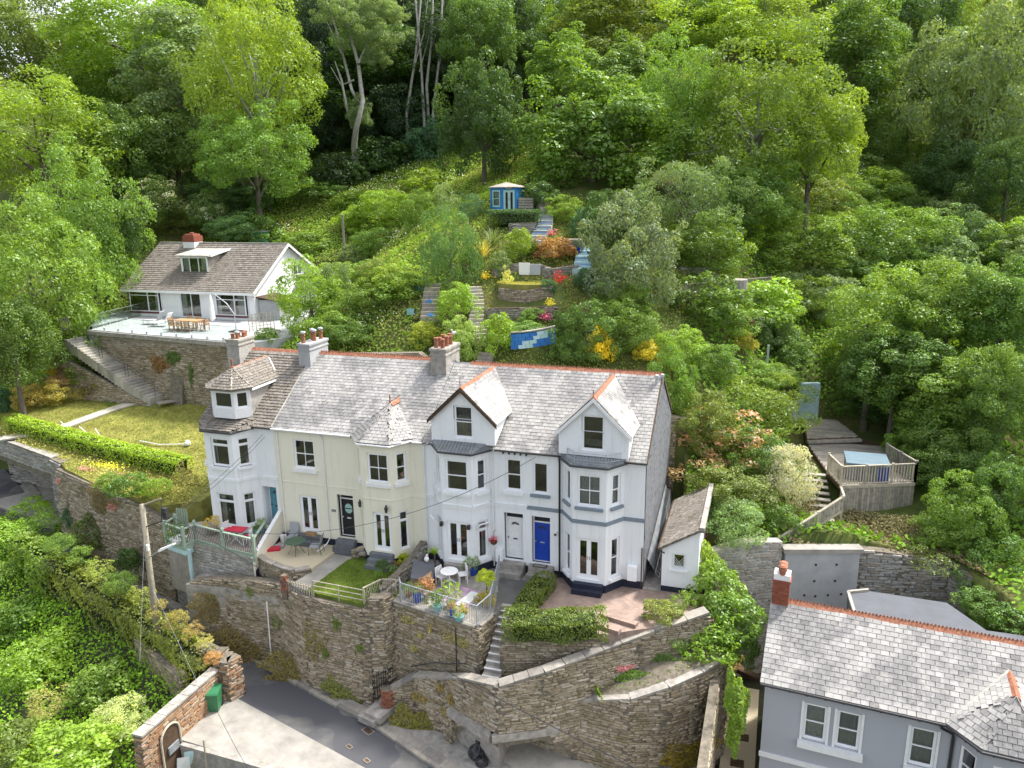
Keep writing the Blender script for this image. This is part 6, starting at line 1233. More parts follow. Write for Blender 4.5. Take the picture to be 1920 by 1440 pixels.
def cover(name, n, X0, X1, Y0, Y1, size, col, keep=None, zf=None, up=.6, mat='leaf', lift=.1, norm=True, kind='stuff', rs=None, h=.28):
    x = rng.uniform(X0, X1, n); y = rng.uniform(Y0, Y1, n); k = y > yb(x) + .2 if zf is None else np.ones(n, bool)
    if keep is not None: k &= keep(x, y)
    x = x[k]; y = y[k]; f = zf or (lambda a, b: hz(a, b) + mound(a, b)); z = f(x, y); e = .25; gx = (f(x + e, y) - z) / e; gy = (f(x, y + e) - z) / e; N = unit(np.stack([-gx, -gy, np.ones_like(gx)], 1)) ; P = np.stack([x, y, z], 1) + N * (rng.uniform(-.05, 1, (len(x), 1)) ** 2 * h + lift * .3); N = unit(N * up * 1.4 + rng.normal(0, .6, P.shape))
    r = np.clip(.5 + .32 * lumps(x, y, 1.9, 7.) + rng.normal(0, .2, len(x)), 0, 1) if rs is None else rs(x, y)
    return leaf_obj(name, P, N, size, r, mat=mat, color=col, kind=kind)
# --- leafy ground cover on the hill
def coverm(name, stops, trans=.3):
    # ground cover: hue shifts with the kind of plant growing in each patch
    t = NT(name); a = t.add('ShaderNodeAttribute', attribute_name='rnd').outputs['Fac']; p = t.pos(); n = t.noise(.33, 4, .7, p); v = t.mix(1., t.ramp(t.math('ADD', t.math('MULTIPLY', a, .45), t.math('MULTIPLY', n, .62)), stops), (1.48, 1.6, 1.2), 'MULTIPLY'); t.n.remove(t.b)
    d = t.add('ShaderNodeBsdfDiffuse'); tr = t.add('ShaderNodeBsdfTranslucent'); t.ln(v, d.inputs[0]); t.ln(t.mix(1., v, (1.4, 1.3, .5), 'MULTIPLY'), tr.inputs[0]); m1 = t.add('ShaderNodeMixShader'); m1.inputs[0].default_value = trans; t.ln(d.outputs[0], m1.inputs[1]); t.ln(tr.outputs[0], m1.inputs[2]); t.ln(m1.outputs[0], t.out.inputs[0]); return t.m
M['cov_meadow'] = coverm('meadow_leaves', [(.2, (.09, .15, .035)), (.4, (.14, .22, .04)), (.52, (.18, .26, .05)), (.62, (.21, .24, .08)), (.76, (.30, .27, .13))])
M['cov_right'] = coverm('bracken_and_bramble_leaves', [(.2, (.06, .115, .025)), (.42, (.10, .175, .03)), (.58, (.15, .24, .045)), (.75, (.20, .30, .07)), (.85, (.22, .27, .10))])
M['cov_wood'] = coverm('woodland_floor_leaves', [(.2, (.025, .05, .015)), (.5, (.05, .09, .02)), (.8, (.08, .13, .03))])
M['cov_front'] = coverm('rampant_verge_leaves', [(.2, (.07, .13, .02)), (.42, (.13, .23, .03)), (.6, (.19, .31, .04)), (.75, (.24, .33, .06)), (.88, (.30, .28, .10))])
M['cov_bed'] = coverm('garden_bed_leaves', [(.2, (.06, .10, .03)), (.4, (.11, .18, .04)), (.52, (.16, .14, .06)), (.62, (.18, .24, .05)), (.75, (.30, .26, .07)), (.85, (.14, .2, .12))])
cover('meadow_ground_cover', 105000, -50, -16, 12, 62, .21, MID, lambda x, y: ~((x < -28.6) & (x > -49.3) & (y < 30.9)), mat='cov_meadow')
cover('garden_ground_cover', 26000, -17, .8, 10.6, 31, .13, MID, lambda x, y: (np.abs(x + 10.2) > 2.2) | (np.abs(y - 15.6) > 1.4), mat='cov_bed', h=.25)
cover('bramble_ground_cover', 130000, 1, 48, -7, 84, .27, MID, lambda x, y: ~((x > 6.3) & (x < 13.4) & (y > 7.2) & (y < 20.8)) & ~((x < 6.4) & (y < 4)), mat='cov_right', h=.45)
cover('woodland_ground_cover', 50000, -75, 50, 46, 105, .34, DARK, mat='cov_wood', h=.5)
cover('left_bank_ground_cover', 26000, -72, -44.6, 7, 32, .17, MID, lambda x, y: ~((x > -49.3) & (y > 13)), mat='cov_meadow')
def fl(name, n, X0, X1, Y0, Y1, size, col, keep): return cover(name, n, X0, X1, Y0, Y1, size, col, keep, mat='flower', lift=.6, up=1.2, h=.4)
fl('white_meadow_flowers', 9000, -45, -17, 14, 60, .13, (.8, .8, .78), lambda x, y: (lumps(x, y, 3.1, 2.) > .22) & ~((x < -28.6) & (y < 30.9)))
fl('white_bramble_flowers', 1200, 2, 30, 25, 70, .16, (.7, .72, .68), lambda x, y: lumps(x, y, 2.4, 5.) > .3)
# lawn grass (uncountable)
def grass(name, poly, zf, n, size, mat, col=MID):
    xs_ = [p[0] for p in poly]; ys_ = [p[1] for p in poly]; x = rng.uniform(min(xs_), max(xs_), n); y = rng.uniform(min(ys_), max(ys_), n); ins = poly_inside(poly); k = np.array([ins(a, b) for a, b in zip(x, y)]); x = x[k]; y = y[k]; z = zf(x, y)
    P = np.stack([x, y, z + size * .3], 1); N = unit(rng.normal(0, 1, P.shape) * np.array([1, 1, .5]) + np.array([0, 0, .5])); return leaf_obj(name, P, N, size, np.clip(.5 + .3 * lumps(x, y, 1.6, 9.) + rng.normal(0, .22, len(x)), 0, 1), mat=mat, asp=.35, color=col, kind='stuff')
M['cov_lawn'] = coverm('dry_lawn_blades', [(.2, (.09, .14, .03)), (.42, (.13, .175, .04)), (.6, (.19, .20, .055)), (.8, (.28, .25, .1))])
M['cov_lawn2'] = coverm('green_lawn_blades', [(.2, (.07, .13, .025)), (.45, (.11, .18, .03)), (.65, (.15, .2, .04)), (.8, (.24, .24, .08))])
grass('lawn_grass', LP, lambda x, y: lz(y), 42000, .11, 'cov_lawn'); grass('front_lawn_grass', [(-14.6, -.9), (-14.95, -4.3), (-11.6, -4.6), (-10.9, -4.0), (-11.2, -1.0)], lambda x, y: 0 * x - .32, 7000, .07, 'cov_lawn2')
M['cov_dry'] = coverm('dry_grass_blades', [(.2, (.16, .18, .06)), (.45, (.26, .24, .09)), (.65, (.36, .31, .14)), (.8, (.42, .37, .2))])
m = MB(); 
def ellipse(cx, cy, rx, ry, n=24, rot=0.): return [(cx + rx * math.cos(t) * math.cos(rot) - ry * math.sin(t) * math.sin(rot), cy + rx * math.cos(t) * math.sin(rot) + ry * math.sin(t) * math.cos(rot)) for t in [2 * PI * i / n for i in range(n)]]
OL = gr(988, 533); m.prism(ellipse(OL.x, OL.y, 2.1, 1.25), OL.z - 1.0, OL.z + .12); m.build('oval_lawn', 'grassy', kind='structure'); grass('oval_lawn_grass', ellipse(OL.x, OL.y, 2.05, 1.2), lambda x, y: 0 * x + OL.z + .12, 6000, .08, 'cov_dry')
# verge and lower slope, front left
def lowf(x, y): return np.array([low_z(a, b) for a, b in zip(x, y)]) + np.maximum(0, lumps(x, y, 1.5, 4.) * .6 + .35)
kyv = lambda x: np.interp(x, KX, KY)
cover('verge_ground_cover', 90000, -48, -17.5, -16, 9, .15, MID, lambda x, y: (y < kyv(x) - 3.5) & ~((x > -18.6) & (y > -12)) & (y > -15.5), zf=lowf, mat='cov_front', h=.55)
# --- woodland in rows up the hill
GW = 'woodland trees on the upper hillside'
for (Y, X0, X1, st) in ((150, -125, 105, 11), (124, -110, 98, 10), (104, -100, 88, 9.5), (88, -90, 78, 9), (74, -80, 68, 8.5), (62, -72, 60, 8)):
    x = X0
    while x < X1:
        xx = x + random.uniform(-2, 2); yy = Y + random.uniform(-4, 4); x += st; u_, v_, c_ = proj((xx, yy, gz(xx, yy) + 6))
        if not (-90 < u_ < 2010) or v_ < -160: continue
        if Y < 80 and -13 < xx - (Y - 62) * .1 < 40 and Y < 66: continue
        if Y < 70 and -41 < xx < -33: continue
        if 1470 < u_ < 1550 and Y > 100: continue
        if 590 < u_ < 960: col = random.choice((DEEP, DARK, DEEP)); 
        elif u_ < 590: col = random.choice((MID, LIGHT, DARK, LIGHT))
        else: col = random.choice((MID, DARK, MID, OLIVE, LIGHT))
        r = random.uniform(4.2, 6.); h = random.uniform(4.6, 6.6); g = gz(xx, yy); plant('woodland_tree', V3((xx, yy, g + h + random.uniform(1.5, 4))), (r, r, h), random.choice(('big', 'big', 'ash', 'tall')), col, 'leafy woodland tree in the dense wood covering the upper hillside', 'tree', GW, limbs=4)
T = tree
# left wood
T(60, 545, 135, 150, 60, 'ash', LIGHT, 'large pale green ash at the left edge in front of the wood, beside the bungalow')
T(165, 440, 95, 130, 66, 'ash', LIGHT, 'pale green ash between the left edge tree and the bungalow roof')
T(70, 260, 150, 110, 78, 'ash', LIME, 'broad yellow green tree at the upper left edge of the wood')
T(255, 75, 130, 85, 92, 'big', LIME, 'bright lime tree crown high in the upper left wood')
T(60, 80, 110, 90, 98, 'big', OLIVE, 'olive green tree in the top left corner')
T(200, 190, 80, 70, 96, 'big', LIGHT, 'light green tree high on the left, in front of the bare hill top')
T(130, 160, 70, 60, 104, 'big', MID, 'mid green tree in the upper left behind the yellow green one')
T(20, 640, 75, 85, 55, 'big', MID, 'dark green tree low at the left edge above the white path')
T(480, 130, 115, 135, 80, 'ash', LIME, 'tall bright green ash standing left of the dark hollow in the wood', bark='barkp')
T(475, 290, 95, 80, 76, 'ash', LIGHT, 'lower bright green boughs of the ash left of the meadow')
T(350, 150, 90, 130, 86, 'tall', GREYG, 'grey green thin crowned tree with bare twigs, left of the tall bright ash')
T(330, 290, 90, 85, 84, 'big', MID, 'mid green tree behind the bungalow, left of the bright ash')
T(235, 300, 80, 90, 82, 'big', MID, 'green tree above the white blossom bush behind the bungalow')
T(440, 370, 60, 40, 78, 'big', DARK, 'dark low tree at the meadow edge above the bungalow ridge')
T(330, 412, 60, 36, 79, 'med', OLIVE, 'brownish olive thorn tree directly behind the bungalow roof')
T(225, 430, 42, 60, 68, 'big', DARK, 'dark tree at the left gable of the bungalow')
# dark hollow with pale trunks
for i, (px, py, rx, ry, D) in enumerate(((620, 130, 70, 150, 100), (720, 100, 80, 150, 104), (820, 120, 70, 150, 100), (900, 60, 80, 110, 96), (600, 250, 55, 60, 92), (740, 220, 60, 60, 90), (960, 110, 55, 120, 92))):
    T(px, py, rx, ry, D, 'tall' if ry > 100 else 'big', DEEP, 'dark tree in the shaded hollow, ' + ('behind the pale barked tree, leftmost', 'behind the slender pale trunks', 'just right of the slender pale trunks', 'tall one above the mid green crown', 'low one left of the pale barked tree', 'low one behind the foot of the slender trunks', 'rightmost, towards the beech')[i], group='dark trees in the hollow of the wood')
def bare(px, py, segs, label, D, spread=0):
    # pale trunk with forks given as photo points at one distance
    if py > 150 and px < 900:
        s0, r0 = segs[0]; segs = [(s0[:1] + s0, [r0[0] * 1.2] + r0)] + segs[1:]
    b = at(px, py, D=D); root = thing('pale_tree', b, label, 'tree'); tb = [([at(*p, D=D + random.uniform(-spread, spread)) for p in s], rs) for s, rs in segs]
    if py > 150 and px < 900: f_ = tb[0][0][1]; tb[0][0][0] = V3((f_.x + .1, f_.y, gz(f_.x, f_.y) - .5)); r_ = 1.7; g_ = gz(f_.x, f_.y); plant('undergrowth_bush', V3((f_.x + .8, f_.y - .6, g_ + .7)), (r_, r_, 1.2), 'med', DARK, 'dark bush at the foot of a pale trunk in front of the hollow', 'bush', 'bushes at the feet of the pale trunks', trunk=False)
    tube_obj('trunk', tb, 'barkp', root); return root
PT = bare(664, 268, [([(664, 270), (668, 240), (680, 190), (672, 120), (655, 60), (640, -10)], [.34, .3, .26, .2, .15, .1]), ([(676, 200), (660, 170), (645, 110), (632, 60), (612, 0)], [.2, .17, .15, .11, .07]), ([(672, 120), (688, 80), (705, 40), (722, -5)], [.16, .13, .1, .06]), ([(640, 100), (622, 60), (608, 30)], [.1, .07, .04]), ([(680, 110), (700, 92), (728, 75), (745, 60)], [.1, .08, .06, .03]), ([(664, 150), (640, 160), (620, 125)], [.1, .08, .04]), ([(650, 60), (668, 30), (676, -5)], [.1, .08, .04]), ([(660, 240), (650, 200), (640, 150), (628, 115)], [.18, .15, .12, .06])], 'pale barked thin leaved tree standing in front of the dark hollow', 84, 1.5)
for (px, py, rx, ry) in ((690, 60, 55, 45), (640, 20, 45, 35), (715, 20, 40, 30), (672, 215, 22, 28), (705, 110, 25, 20)):
    c = at(px, py, D=84); me, R = variant('ash', 0); o = link('crown', me, PT, c, (0, 0, random.random() * 6), (rx * 84 / 1450 / R[0], rx * 84 / 1450 / R[0], ry * 84 / 1450 / R[2])); o.color = (*GREYG, 1)
for i, (x0, x1, yb_) in enumerate(((762, 790, 215), (795, 778, 225), (812, 830, 215), (800, 812, 160))):
    bare(x0, yb_, [([(x0, yb_), ((x0 + x1) / 2 + 3, yb_ / 2), (x1, -10)], [.17, .14, .09]), ([((x0 + x1) / 2, yb_ * .6), ((x0 + x1) / 2 + 18, yb_ * .3), ((x0 + x1) / 2 + 26, 0)], [.08, .06, .03])], ('leftmost', 'second', 'rightmost', 'short middle')[i] + ' slender pale trunk right of the pale barked tree in the hollow', 88)
T(905, 232, 74, 112, 72, 'big', DARK, 'rounded dark green tree above the blue hut')
bush(802, 268, 50, 42, 'med', BLUG, 'dark blue green bush at the top of the meadow')
T(900, 60, 65, 70, 84, 'big', MID, 'mid green tree crown above the rounded dark tree')
T(1110, 260, 135, 125, 66, 'layer', LIGHT, 'broad layered bright green beech right of the blue hut')
T(1060, 130, 75, 60, 76, 'layer', LIGHT, 'upper left boughs of layered green behind the broad beech')
T(1180, 150, 80, 70, 74, 'layer', MID, 'mid green tree crown between the beech and the big ash')
ash = T(1420, 230, 150, 130, 64, 'ash', LIGHT, 'big spreading ash with visible pale limbs right of centre', bark='barkp', limbs=12, trunk_r=.42)
T(1290, 190, 95, 95, 68, 'ash', LIGHT, 'left half crown beside the big spreading ash')
T(1520, 260, 80, 95, 63, 'ash', LIME, 'yellow green right hand crown of the big spreading ash')
T(1410, 370, 90, 70, 61, 'ash', MID, 'shaded lower green tree under the big spreading ash')
tb = bare(1340, 300, [([(1345, 245), (1358, 215), (1385, 190), (1412, 175)], [.12, .1, .08, .05]), ([(1330, 262), (1352, 240), (1360, 200), (1375, 150)], [.14, .11, .08, .04]), ([(1290, 290), (1330, 284), (1362, 270), (1395, 238)], [.06, .08, .07, .03]), ([(1330, 310), (1350, 298), (1362, 280)], [.07, .06, .03]), ([(1430, 372), (1445, 350), (1458, 330)], [.16, .13, .1])], 'grey fallen limbs showing through the middle of the big ash', 62.5, .4)
T(1375, 55, 130, 75, 88, 'ash', LIME, 'light green tree crown above the big ash, near the patch of sky')
T(1600, 130, 85, 125, 84, 'tall', MID, 'tall yellowish green tree below the patch of sky')
T(1700, 75, 90, 100, 96, 'big', DARK, 'dark grey green tree right of the patch of sky')
T(1820, 190, 105, 150, 76, 'big', GREYG, 'large grey green tree at the upper right')
T(1900, 120, 70, 130, 82, 'big', MID, 'green tree in the top right corner')
T(1890, 340, 65, 80, 66, 'big', DARK, 'dark tree overhanging the right edge')
T(1780, 330, 60, 60, 74, 'big', DARK, 'dark green low tree under the grey green tree on the right')
T(1660, 270, 55, 60, 82, 'big', MID, 'mid green tree in the gully right of the yellow ash crown')
T(1290, 372, 88, 78, 57, 'feather', GREYG, 'rounded grey green willow in front of the big ash')
bush(1188, 490, 84, 105, 'med', (.13, .18, .125), 'pale cream leaved whitebeam right of the blue steps', cat='tree', name='tree'); bush(1165, 560, 50, 30, 'med', LIGHT, 'green bush at the foot of the pale whitebeam')
T(1150, 420, 50, 60, 52, 'med', DARK, 'dark green shrub tree behind the pale whitebeam')
T(1330, 460, 60, 50, 54, 'med', MID, 'green bush below the grey green willow')
# right hand slope
for (px, py, rx, ry, D, k, c, l) in ((1500, 460, 90, 45, 56, 'med', LIGHT, 'light green thicket above the wooden garden fence'), (1600, 470, 80, 50, 55, 'med', MID, 'green thicket in the middle of the right hand slope'), (1700, 455, 80, 50, 56, 'med', LIGHT, 'bright bramble mass on the right hand slope'), (1800, 450, 70, 45, 58, 'med', GREYG, 'grey green bramble mass below the dark right hand trees'),
    (1560, 365, 45, 30, 66, 'med', LIME, 'bright rounded ivy mound on the upper right slope'), (1640, 350, 55, 28, 70, 'med', LIGHT, 'low light green thicket by the ivy mound'), (1760, 380, 60, 25, 66, 'med', DARK, 'dark low growth on the upper right slope'),
    (1640, 590, 90, 70, 48, 'med', LIGHT, 'light green tree above the shaded garden stair'), (1780, 570, 110, 80, 48, 'big', LIGHT, 'wide pale green tree on the right hand slope'), (1885, 590, 80, 90, 46, 'big', MID, 'green tree at the right edge above the deck'), (1680, 690, 85, 80, 46, 'layer', MID, 'layered green tree behind the timber deck'),
    (1610, 690, 50, 55, 48, 'med', MID, 'green bush to the right of the pale blue wall'), (1780, 740, 95, 85, 44, 'layer', LIGHT, 'layered tree with yellow tips right of the deck'), (1690, 770, 60, 45, 45, 'big', DARK, 'dark shrub tree directly behind the hot tub'), (1880, 740, 80, 90, 41, 'big', MID, 'leafy green tree on the right edge beside the deck'),
    (1800, 860, 75, 65, 41, 'big', MID, 'dense green bush at the right end of the picket rail'), (1880, 930, 70, 80, 38, 'big', MID, 'dense green ivy bush at the right edge'), (1800, 970, 60, 55, 39, 'med', LIGHT, 'bright green bush below the picket rail corner'), (1870, 1080, 70, 70, 36, 'med', MID, 'ivy covered bank above the grey membrane roof'), (1740, 1050, 0, 0, 0, '', MID, '')):
    if rx: (T(px, py, rx, ry, D, k, c, l) if ry > 60 else bush(px, py, rx, ry * 1.2, k, c, l))

# scrub mounds filling the right hand slope and the wood edge
GS = 'scrub and bramble mounds on the right hand slope'; n_ = 0
while n_ < 95:
    x = random.uniform(-1, 46); y = random.uniform(16, 72); u_, v_, c_ = proj((x, y, gz(x, y) + 1))
    if not (1180 < u_ < 1990 and 240 < v_ < 720) or (5.5 < x < 14.5 and y < 22.5): continue
    if 1270 < u_ < 1460 and 490 < v_ < 560: continue
    if 1490 < u_ < 1535 and v_ > 600: continue
    r = random.uniform(1.3, 2.7); g = gz(x, y); n_ += 1
    plant('scrub_bush', V3((x, y, g + r * .45)), (r * 1.15, r * 1.15, r * .85), random.choice(('med', 'med', 'feather', 'shrub')), random.choice((LIGHT, LIGHT, MID, LIME, GREYG, OLIVE)), 'leafy scrub mound growing on the right hand slope', 'bush', GS, trunk=False)
GE = 'undergrowth bushes along the foot of the wood'
for i in range(60):
    x = random.uniform(-60, 6); y = random.uniform(46, 66) if x > -42 or x < -52 else random.uniform(32, 50)
    if -37 < x < -16 and y < 52: continue
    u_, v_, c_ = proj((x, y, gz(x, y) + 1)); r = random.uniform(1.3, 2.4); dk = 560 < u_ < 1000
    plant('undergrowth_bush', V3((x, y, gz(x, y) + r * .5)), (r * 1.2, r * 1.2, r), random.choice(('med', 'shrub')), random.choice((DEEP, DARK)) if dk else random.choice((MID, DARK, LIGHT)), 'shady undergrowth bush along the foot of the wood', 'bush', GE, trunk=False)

for i in range(22):
    x = random.uniform(-40, -17); y = random.uniform(14, 47); u_, v_, c_ = proj((x, y, gz(x, y)))
    if (x < -28 and y < 33) or not (430 < u_ < 830): continue
    r = random.uniform(.8, 1.9); plant('meadow_bush', V3((x, y, gz(x, y) + r * .25)), (r * 1.4, r * 1.4, r * .75), random.choice(('med', 'shrub', 'shrub')), random.choice((LIME, LIME, LIGHT, LIGHT)), 'low bramble mound growing in the sloping meadow', 'bush', 'bramble mounds on the meadow', trunk=False)
for (px, py, rx, ry, c, l) in ((1705, 838, 44, 34, LIGHT, 'light green bush behind the hot tub rail'), (1580, 762, 26, 24, MID, 'small bush between the pale blue wall and the trees'), (1755, 890, 44, 40, MID, 'dense green bush at the outer corner of the picket rail'), (1745, 800, 50, 44, LIGHT, 'bright bush above the right hand picket rail')): bush(px, py, rx, ry, 'med', c, l)
bpy.context.view_layer.update(); DG = bpy.context.evaluated_depsgraph_get()
# ------------------------------------------------------------------ bushes and beds one can pick out
Bq = bush
Bq(582, 562, 62, 62, 'med', LIME, 'bright yellow green bushy tree beside the bungalow gable'); Bq(628, 540, 30, 45, 'med', GREYG, 'grey green bush right of the bright bushy tree by the bungalow')
Bq(500, 632, 24, 15, 'shrub', LIGHT, 'small bright bush at the foot of the terrace trellis', Z=7.2); Bq(735, 395, 52, 36, 'med', LIME, 'bright green bramble mound in the middle of the meadow'); Bq(792, 402, 38, 38, 'med', LIGHT, 'green bramble mound just right of the brightest one')
Bq(700, 455, 40, 26, 'med', LIGHT, 'low light green mound in the meadow near the wooden pole'); Bq(665, 480, 25, 18, 'shrub', GREYG, 'small greyish mound by the foot of the wooden pole'); Bq(720, 515, 45, 25, 'med', OLIVE, 'olive green low mound in the lower meadow')
Bq(690, 560, 50, 28, 'med', LIGHT, 'light green mound low in the meadow behind the roofs'); Bq(660, 620, 60, 22, 'med', MID, 'green bushes right behind the cream house ridge'); Bq(600, 360, 50, 22, 'med', MID, 'green bramble hump at the top left of the meadow'); Bq(540, 300, 45, 25, 'med', DARK, 'dark undergrowth at the wood edge of the meadow')
Bq(838, 385, 30, 38, 'sparse', GREYG, 'pale feathery shrub left of the blue hut'); Bq(885, 392, 28, 28, 'feather', BLUG, 'bluish grass like shrub immediately left of the hut')
Bq(845, 480, 55, 88, 'feather', (.09, .16, .06), 'soft green feathery tree in the left part of the back garden', cat='tree'); Bq(858, 580, 40, 46, 'conifer', LIME, 'bright lime green conifer in the back garden'); Bq(800, 632, 34, 26, 'conifer', (.22, .25, .03), 'low yellow green conifer left of the right hand chimney')
Bq(868, 640, 34, 40, 'med', (.2, .27, .09), 'pale leaved bush just right of the chimney pots'); Bq(938, 632, 32, 40, 'shrub', LIME, 'round bright green bush beside the lower garden stair'); Bq(977, 462, 27, 30, 'shrub', LIME, 'rounded lime shrub in the centre of the back garden')
Bq(938, 498, 17, 22, 'shrub', GREYG, 'grey green little tree left of the oval lawn'); Bq(950, 528, 12, 22, 'sparse', (.42, .42, .16), 'pale yellow variegated shrub at the edge of the oval lawn')
Bq(1040, 470, 36, 24, 'shrub', BRONZE, 'coppery bronze shrub in front of the planter'); Bq(1098, 527, 20, 24, 'shrub', BLUG, 'blue green rounded shrub right of the red flowers'); Bq(1030, 540, 14, 16, 'shrub', BLUG, 'small teal leaved shrub by the oval lawn')
Bq(1062, 395, 38, 24, 'med', LIME, 'yellow green shrub right of the top of the blue steps'); Bq(1010, 370, 34, 28, 'shrub', DARK, 'dark large leaved clump between the hut and the beech'); Bq(1100, 425, 26, 30, 'shrub', BLUG, 'dark blue green shrub behind the wooden planter')
Bq(1000, 590, 22, 12, 'shrub', LIGHT, 'light green border plants behind the sleepers'); Bq(985, 612, 34, 12, 'fine', (.17, .27, .09), 'soft pale green plants along the top of the blue painted wall'); Bq(1058, 600, 20, 14, 'small', MID, 'dark green plants at the right end of the sleepers')
Bq(1100, 625, 60, 52, 'med', MID, 'glossy green thicket behind the yellow shrub'); Bq(1180, 615, 60, 42, 'med', LIGHT, 'right hand glossy green thicket above the end house ridge'); Bq(1070, 660, 32, 30, 'shrub', MID, 'glossy green bush left of the yellow shrub')
Bq(1126, 655, 27, 34, 'shrub', YEL, 'golden yellow shrub behind the end house ridge'); Bq(1213, 662, 24, 24, 'shrub', (.45, .38, .05), 'yellow orange shrub near the right end of the ridge'); Bq(1270, 655, 50, 34, 'med', LIME, 'bright green bush behind the right end of the roof')
Bq(1262, 720, 46, 62, 'med', LIGHT, 'tall bright green bush against the slate hung gable'); Bq(1330, 680, 50, 36, 'med', LIGHT, 'bright green rounded bush left of the grey post'); Bq(1350, 590, 62, 40, 'med', LIGHT, 'light green hedge like thicket below the picket fence'); Bq(1430, 590, 60, 46, 'med', LIME, 'bright yellowish thicket below the right end of the picket fence')
Bq(1384, 603, 24, 13, 'shrub', (.10, .03, .04), 'dark purple leaved shrub below the picket fence'); Bq(1392, 642, 26, 20, 'shrub', (.24, .22, .04), 'olive gold shrub under the purple one'); Bq(1470, 660, 55, 35, 'med', MID, 'dark green growth above the pale blue wall'); Bq(1400, 760, 105, 60, 'feather', (.15, .20, .04), 'wide willowy olive green tree above the pink brown tree', D=47, cat='tree')
Bq(1440, 705, 60, 22, 'med', LIGHT, 'light green climber over the pale blue wall'); Bq(1365, 835, 95, 52, 'sparse', PINK, 'pinkish brown thin leaved tree beside the slate hung gable', D=43, cat='tree', bark='barkp'); Bq(1320, 890, 60, 40, 'sparse', (.36, .26, .17), 'lower boughs of the pinkish brown tree near the gable', D=42)
Bq(1330, 800, 60, 55, 'med', OLIVE, 'olive bush behind the pinkish brown tree'); Bq(1420, 860, 60, 50, 'med', MID, 'green bush between the pinkish tree and the silver bush'); Bq(1370, 920, 70, 40, 'med', OLIVE, 'dark olive growth under the pinkish brown tree')
Bq(1478, 897, 46, 60, 'fine', SILV, 'silvery white leaved rounded bush beside the timber deck'); Bq(1382, 985, 52, 44, 'fine', (.15, .23, .11), 'soft grey green shrub above the rough wall'); Bq(1465, 975, 32, 26, 'shrub', MID, 'dark green rhododendron with magenta flowers by the deck stair'); Bq(1320, 960, 30, 30, 'shrub', MID, 'green shrub above the outbuilding')
Bq(1300, 1000, 12, 26, 'small', MID, 'thin plants with pink flowers beside the outbuilding wall')
# vine over the wall, as five clumps of one climber
VN = thing('vine', (2.9, -1.2, -1), 'bright green vine tumbling over the wall right of the red paved yard', 'climber')
for (px, py, rx, ry, D, c, k) in ((1318, 1062, 34, 42, 35.5, LIME, 'shrub'), (1340, 1110, 52, 50, 34.5, LIGHT, 'shrub'), (1360, 1165, 58, 52, 33.5, LIGHT, 'shrub'), (1330, 1200, 58, 40, 33, LIME, 'shrub'), (1385, 1210, 34, 46, 33, MID, 'shrub'), (1290, 1175, 34, 26, 33.6, LIME, 'shrub'), (1270, 1215, 26, 22, 32.4, LIGHT, 'sparse')):
    me, R = variant(k, random.randrange(2)); o = link('leaf_mass', me, VN, at(px, py, D=D), (0, 0, random.random() * 6), (rx * D / 1450 / R[0], rx * D / 1450 / R[0], ry * D / 1450 / R[2])); o.color = (*vary(c), 1)
Bq(1243, 1148, 32, 18, 'shrub', (.16, .19, .04), 'yellowish flowering shrub at the right edge of the red paved yard', Z=-.1); Bq(1275, 1130, 22, 18, 'small', LIGHT, 'light green seedling shrub against the outbuilding corner', Z=-.1)
def ivy(label, px, py, rx, ry, D, col, n=1400, size=.1, nrm=(0, -1, .1), kind='leaf', cat='climber', name='ivy', thick=.12, par=None, group=None):
    # leaves spread over a patch of wall
    v_ = ray(px, py); hit = S.ray_cast(DG, CAM, v_.normalized()); c = at(px, py, D=D)
    if hit[0] and abs(CF.dot(hit[1] - CAM) - D) < 6:
        c = hit[1]; D = CF.dot(c - CAM)
        if hit[2].z < .75: nrm = (hit[2].x, hit[2].y, .1)
    N0 = unit(np.array(nrm, float)); U = unit(np.cross(np.array([0, 0, 1.]), N0)); W = np.cross(N0, U); a = rng.uniform(0, 6.28, n); r = np.sqrt(rng.random(n)) * (1 + .25 * np.sin(3 * a + 1) + .15 * np.sin(7 * a)); P = np.array([*c]) + np.outer(r * np.cos(a) * rx * D / 1450, U) + np.outer(r * np.sin(a) * ry * D / 1450, W) + np.outer(rng.uniform(0, 1, n) * thick * (1.2 - np.clip(r, 0, 1)), N0)
    o = leaf_obj(name, P, unit(N0 + rng.normal(0, .5, (n, 3)) + np.array([0, 0, .4])), size, rng.random(n), mat=kind, color=col); return tag(o, label, cat, group)
ivy('green ivy hanging down the wall left of the grey house', 1378, 1330, 22, 78, 29.5, LIME, 3600, .12, (.5, -.8, .1), thick=.45); ivy('ivy and weeds at the top of the alley wall', 1372, 1245, 26, 22, 31.5, (.3, .22, .1), 900, .1, (0, -1, .2))
ivy('weedy green plants along the ledge of the bulging lower wall', 1190, 1268, 60, 14, 31.2, LIGHT, 1500, .1, (0, -.6, .8)); ivy('trailing green plant high on the curved wall', 1235, 1238, 45, 18, 32.3, MID, 1200, .09); ivy('pink valerian flowers on the curved wall', 1172, 1252, 20, 6, 31.6, (.5, .2, .26), 200, .08, kind='flower', cat='flowers'); ivy('mossy weeds along the left end of the wall ledge', 1115, 1288, 40, 8, 30.9, LIGHT, 500, .09, (0, -.6, .8))
ivy('olive brown dried plants covering the foot of the wall at the bottom right', 1290, 1420, 60, 35, 29.2, (.22, .17, .03), 2200, .1, (0, -.8, .5)); ivy('yellow green moss and grass at the foot of the curved wall beside the road', 775, 1365, 45, 38, 30.5, (.16, .15, .03), 2400, .1, (.2, -.9, .3))
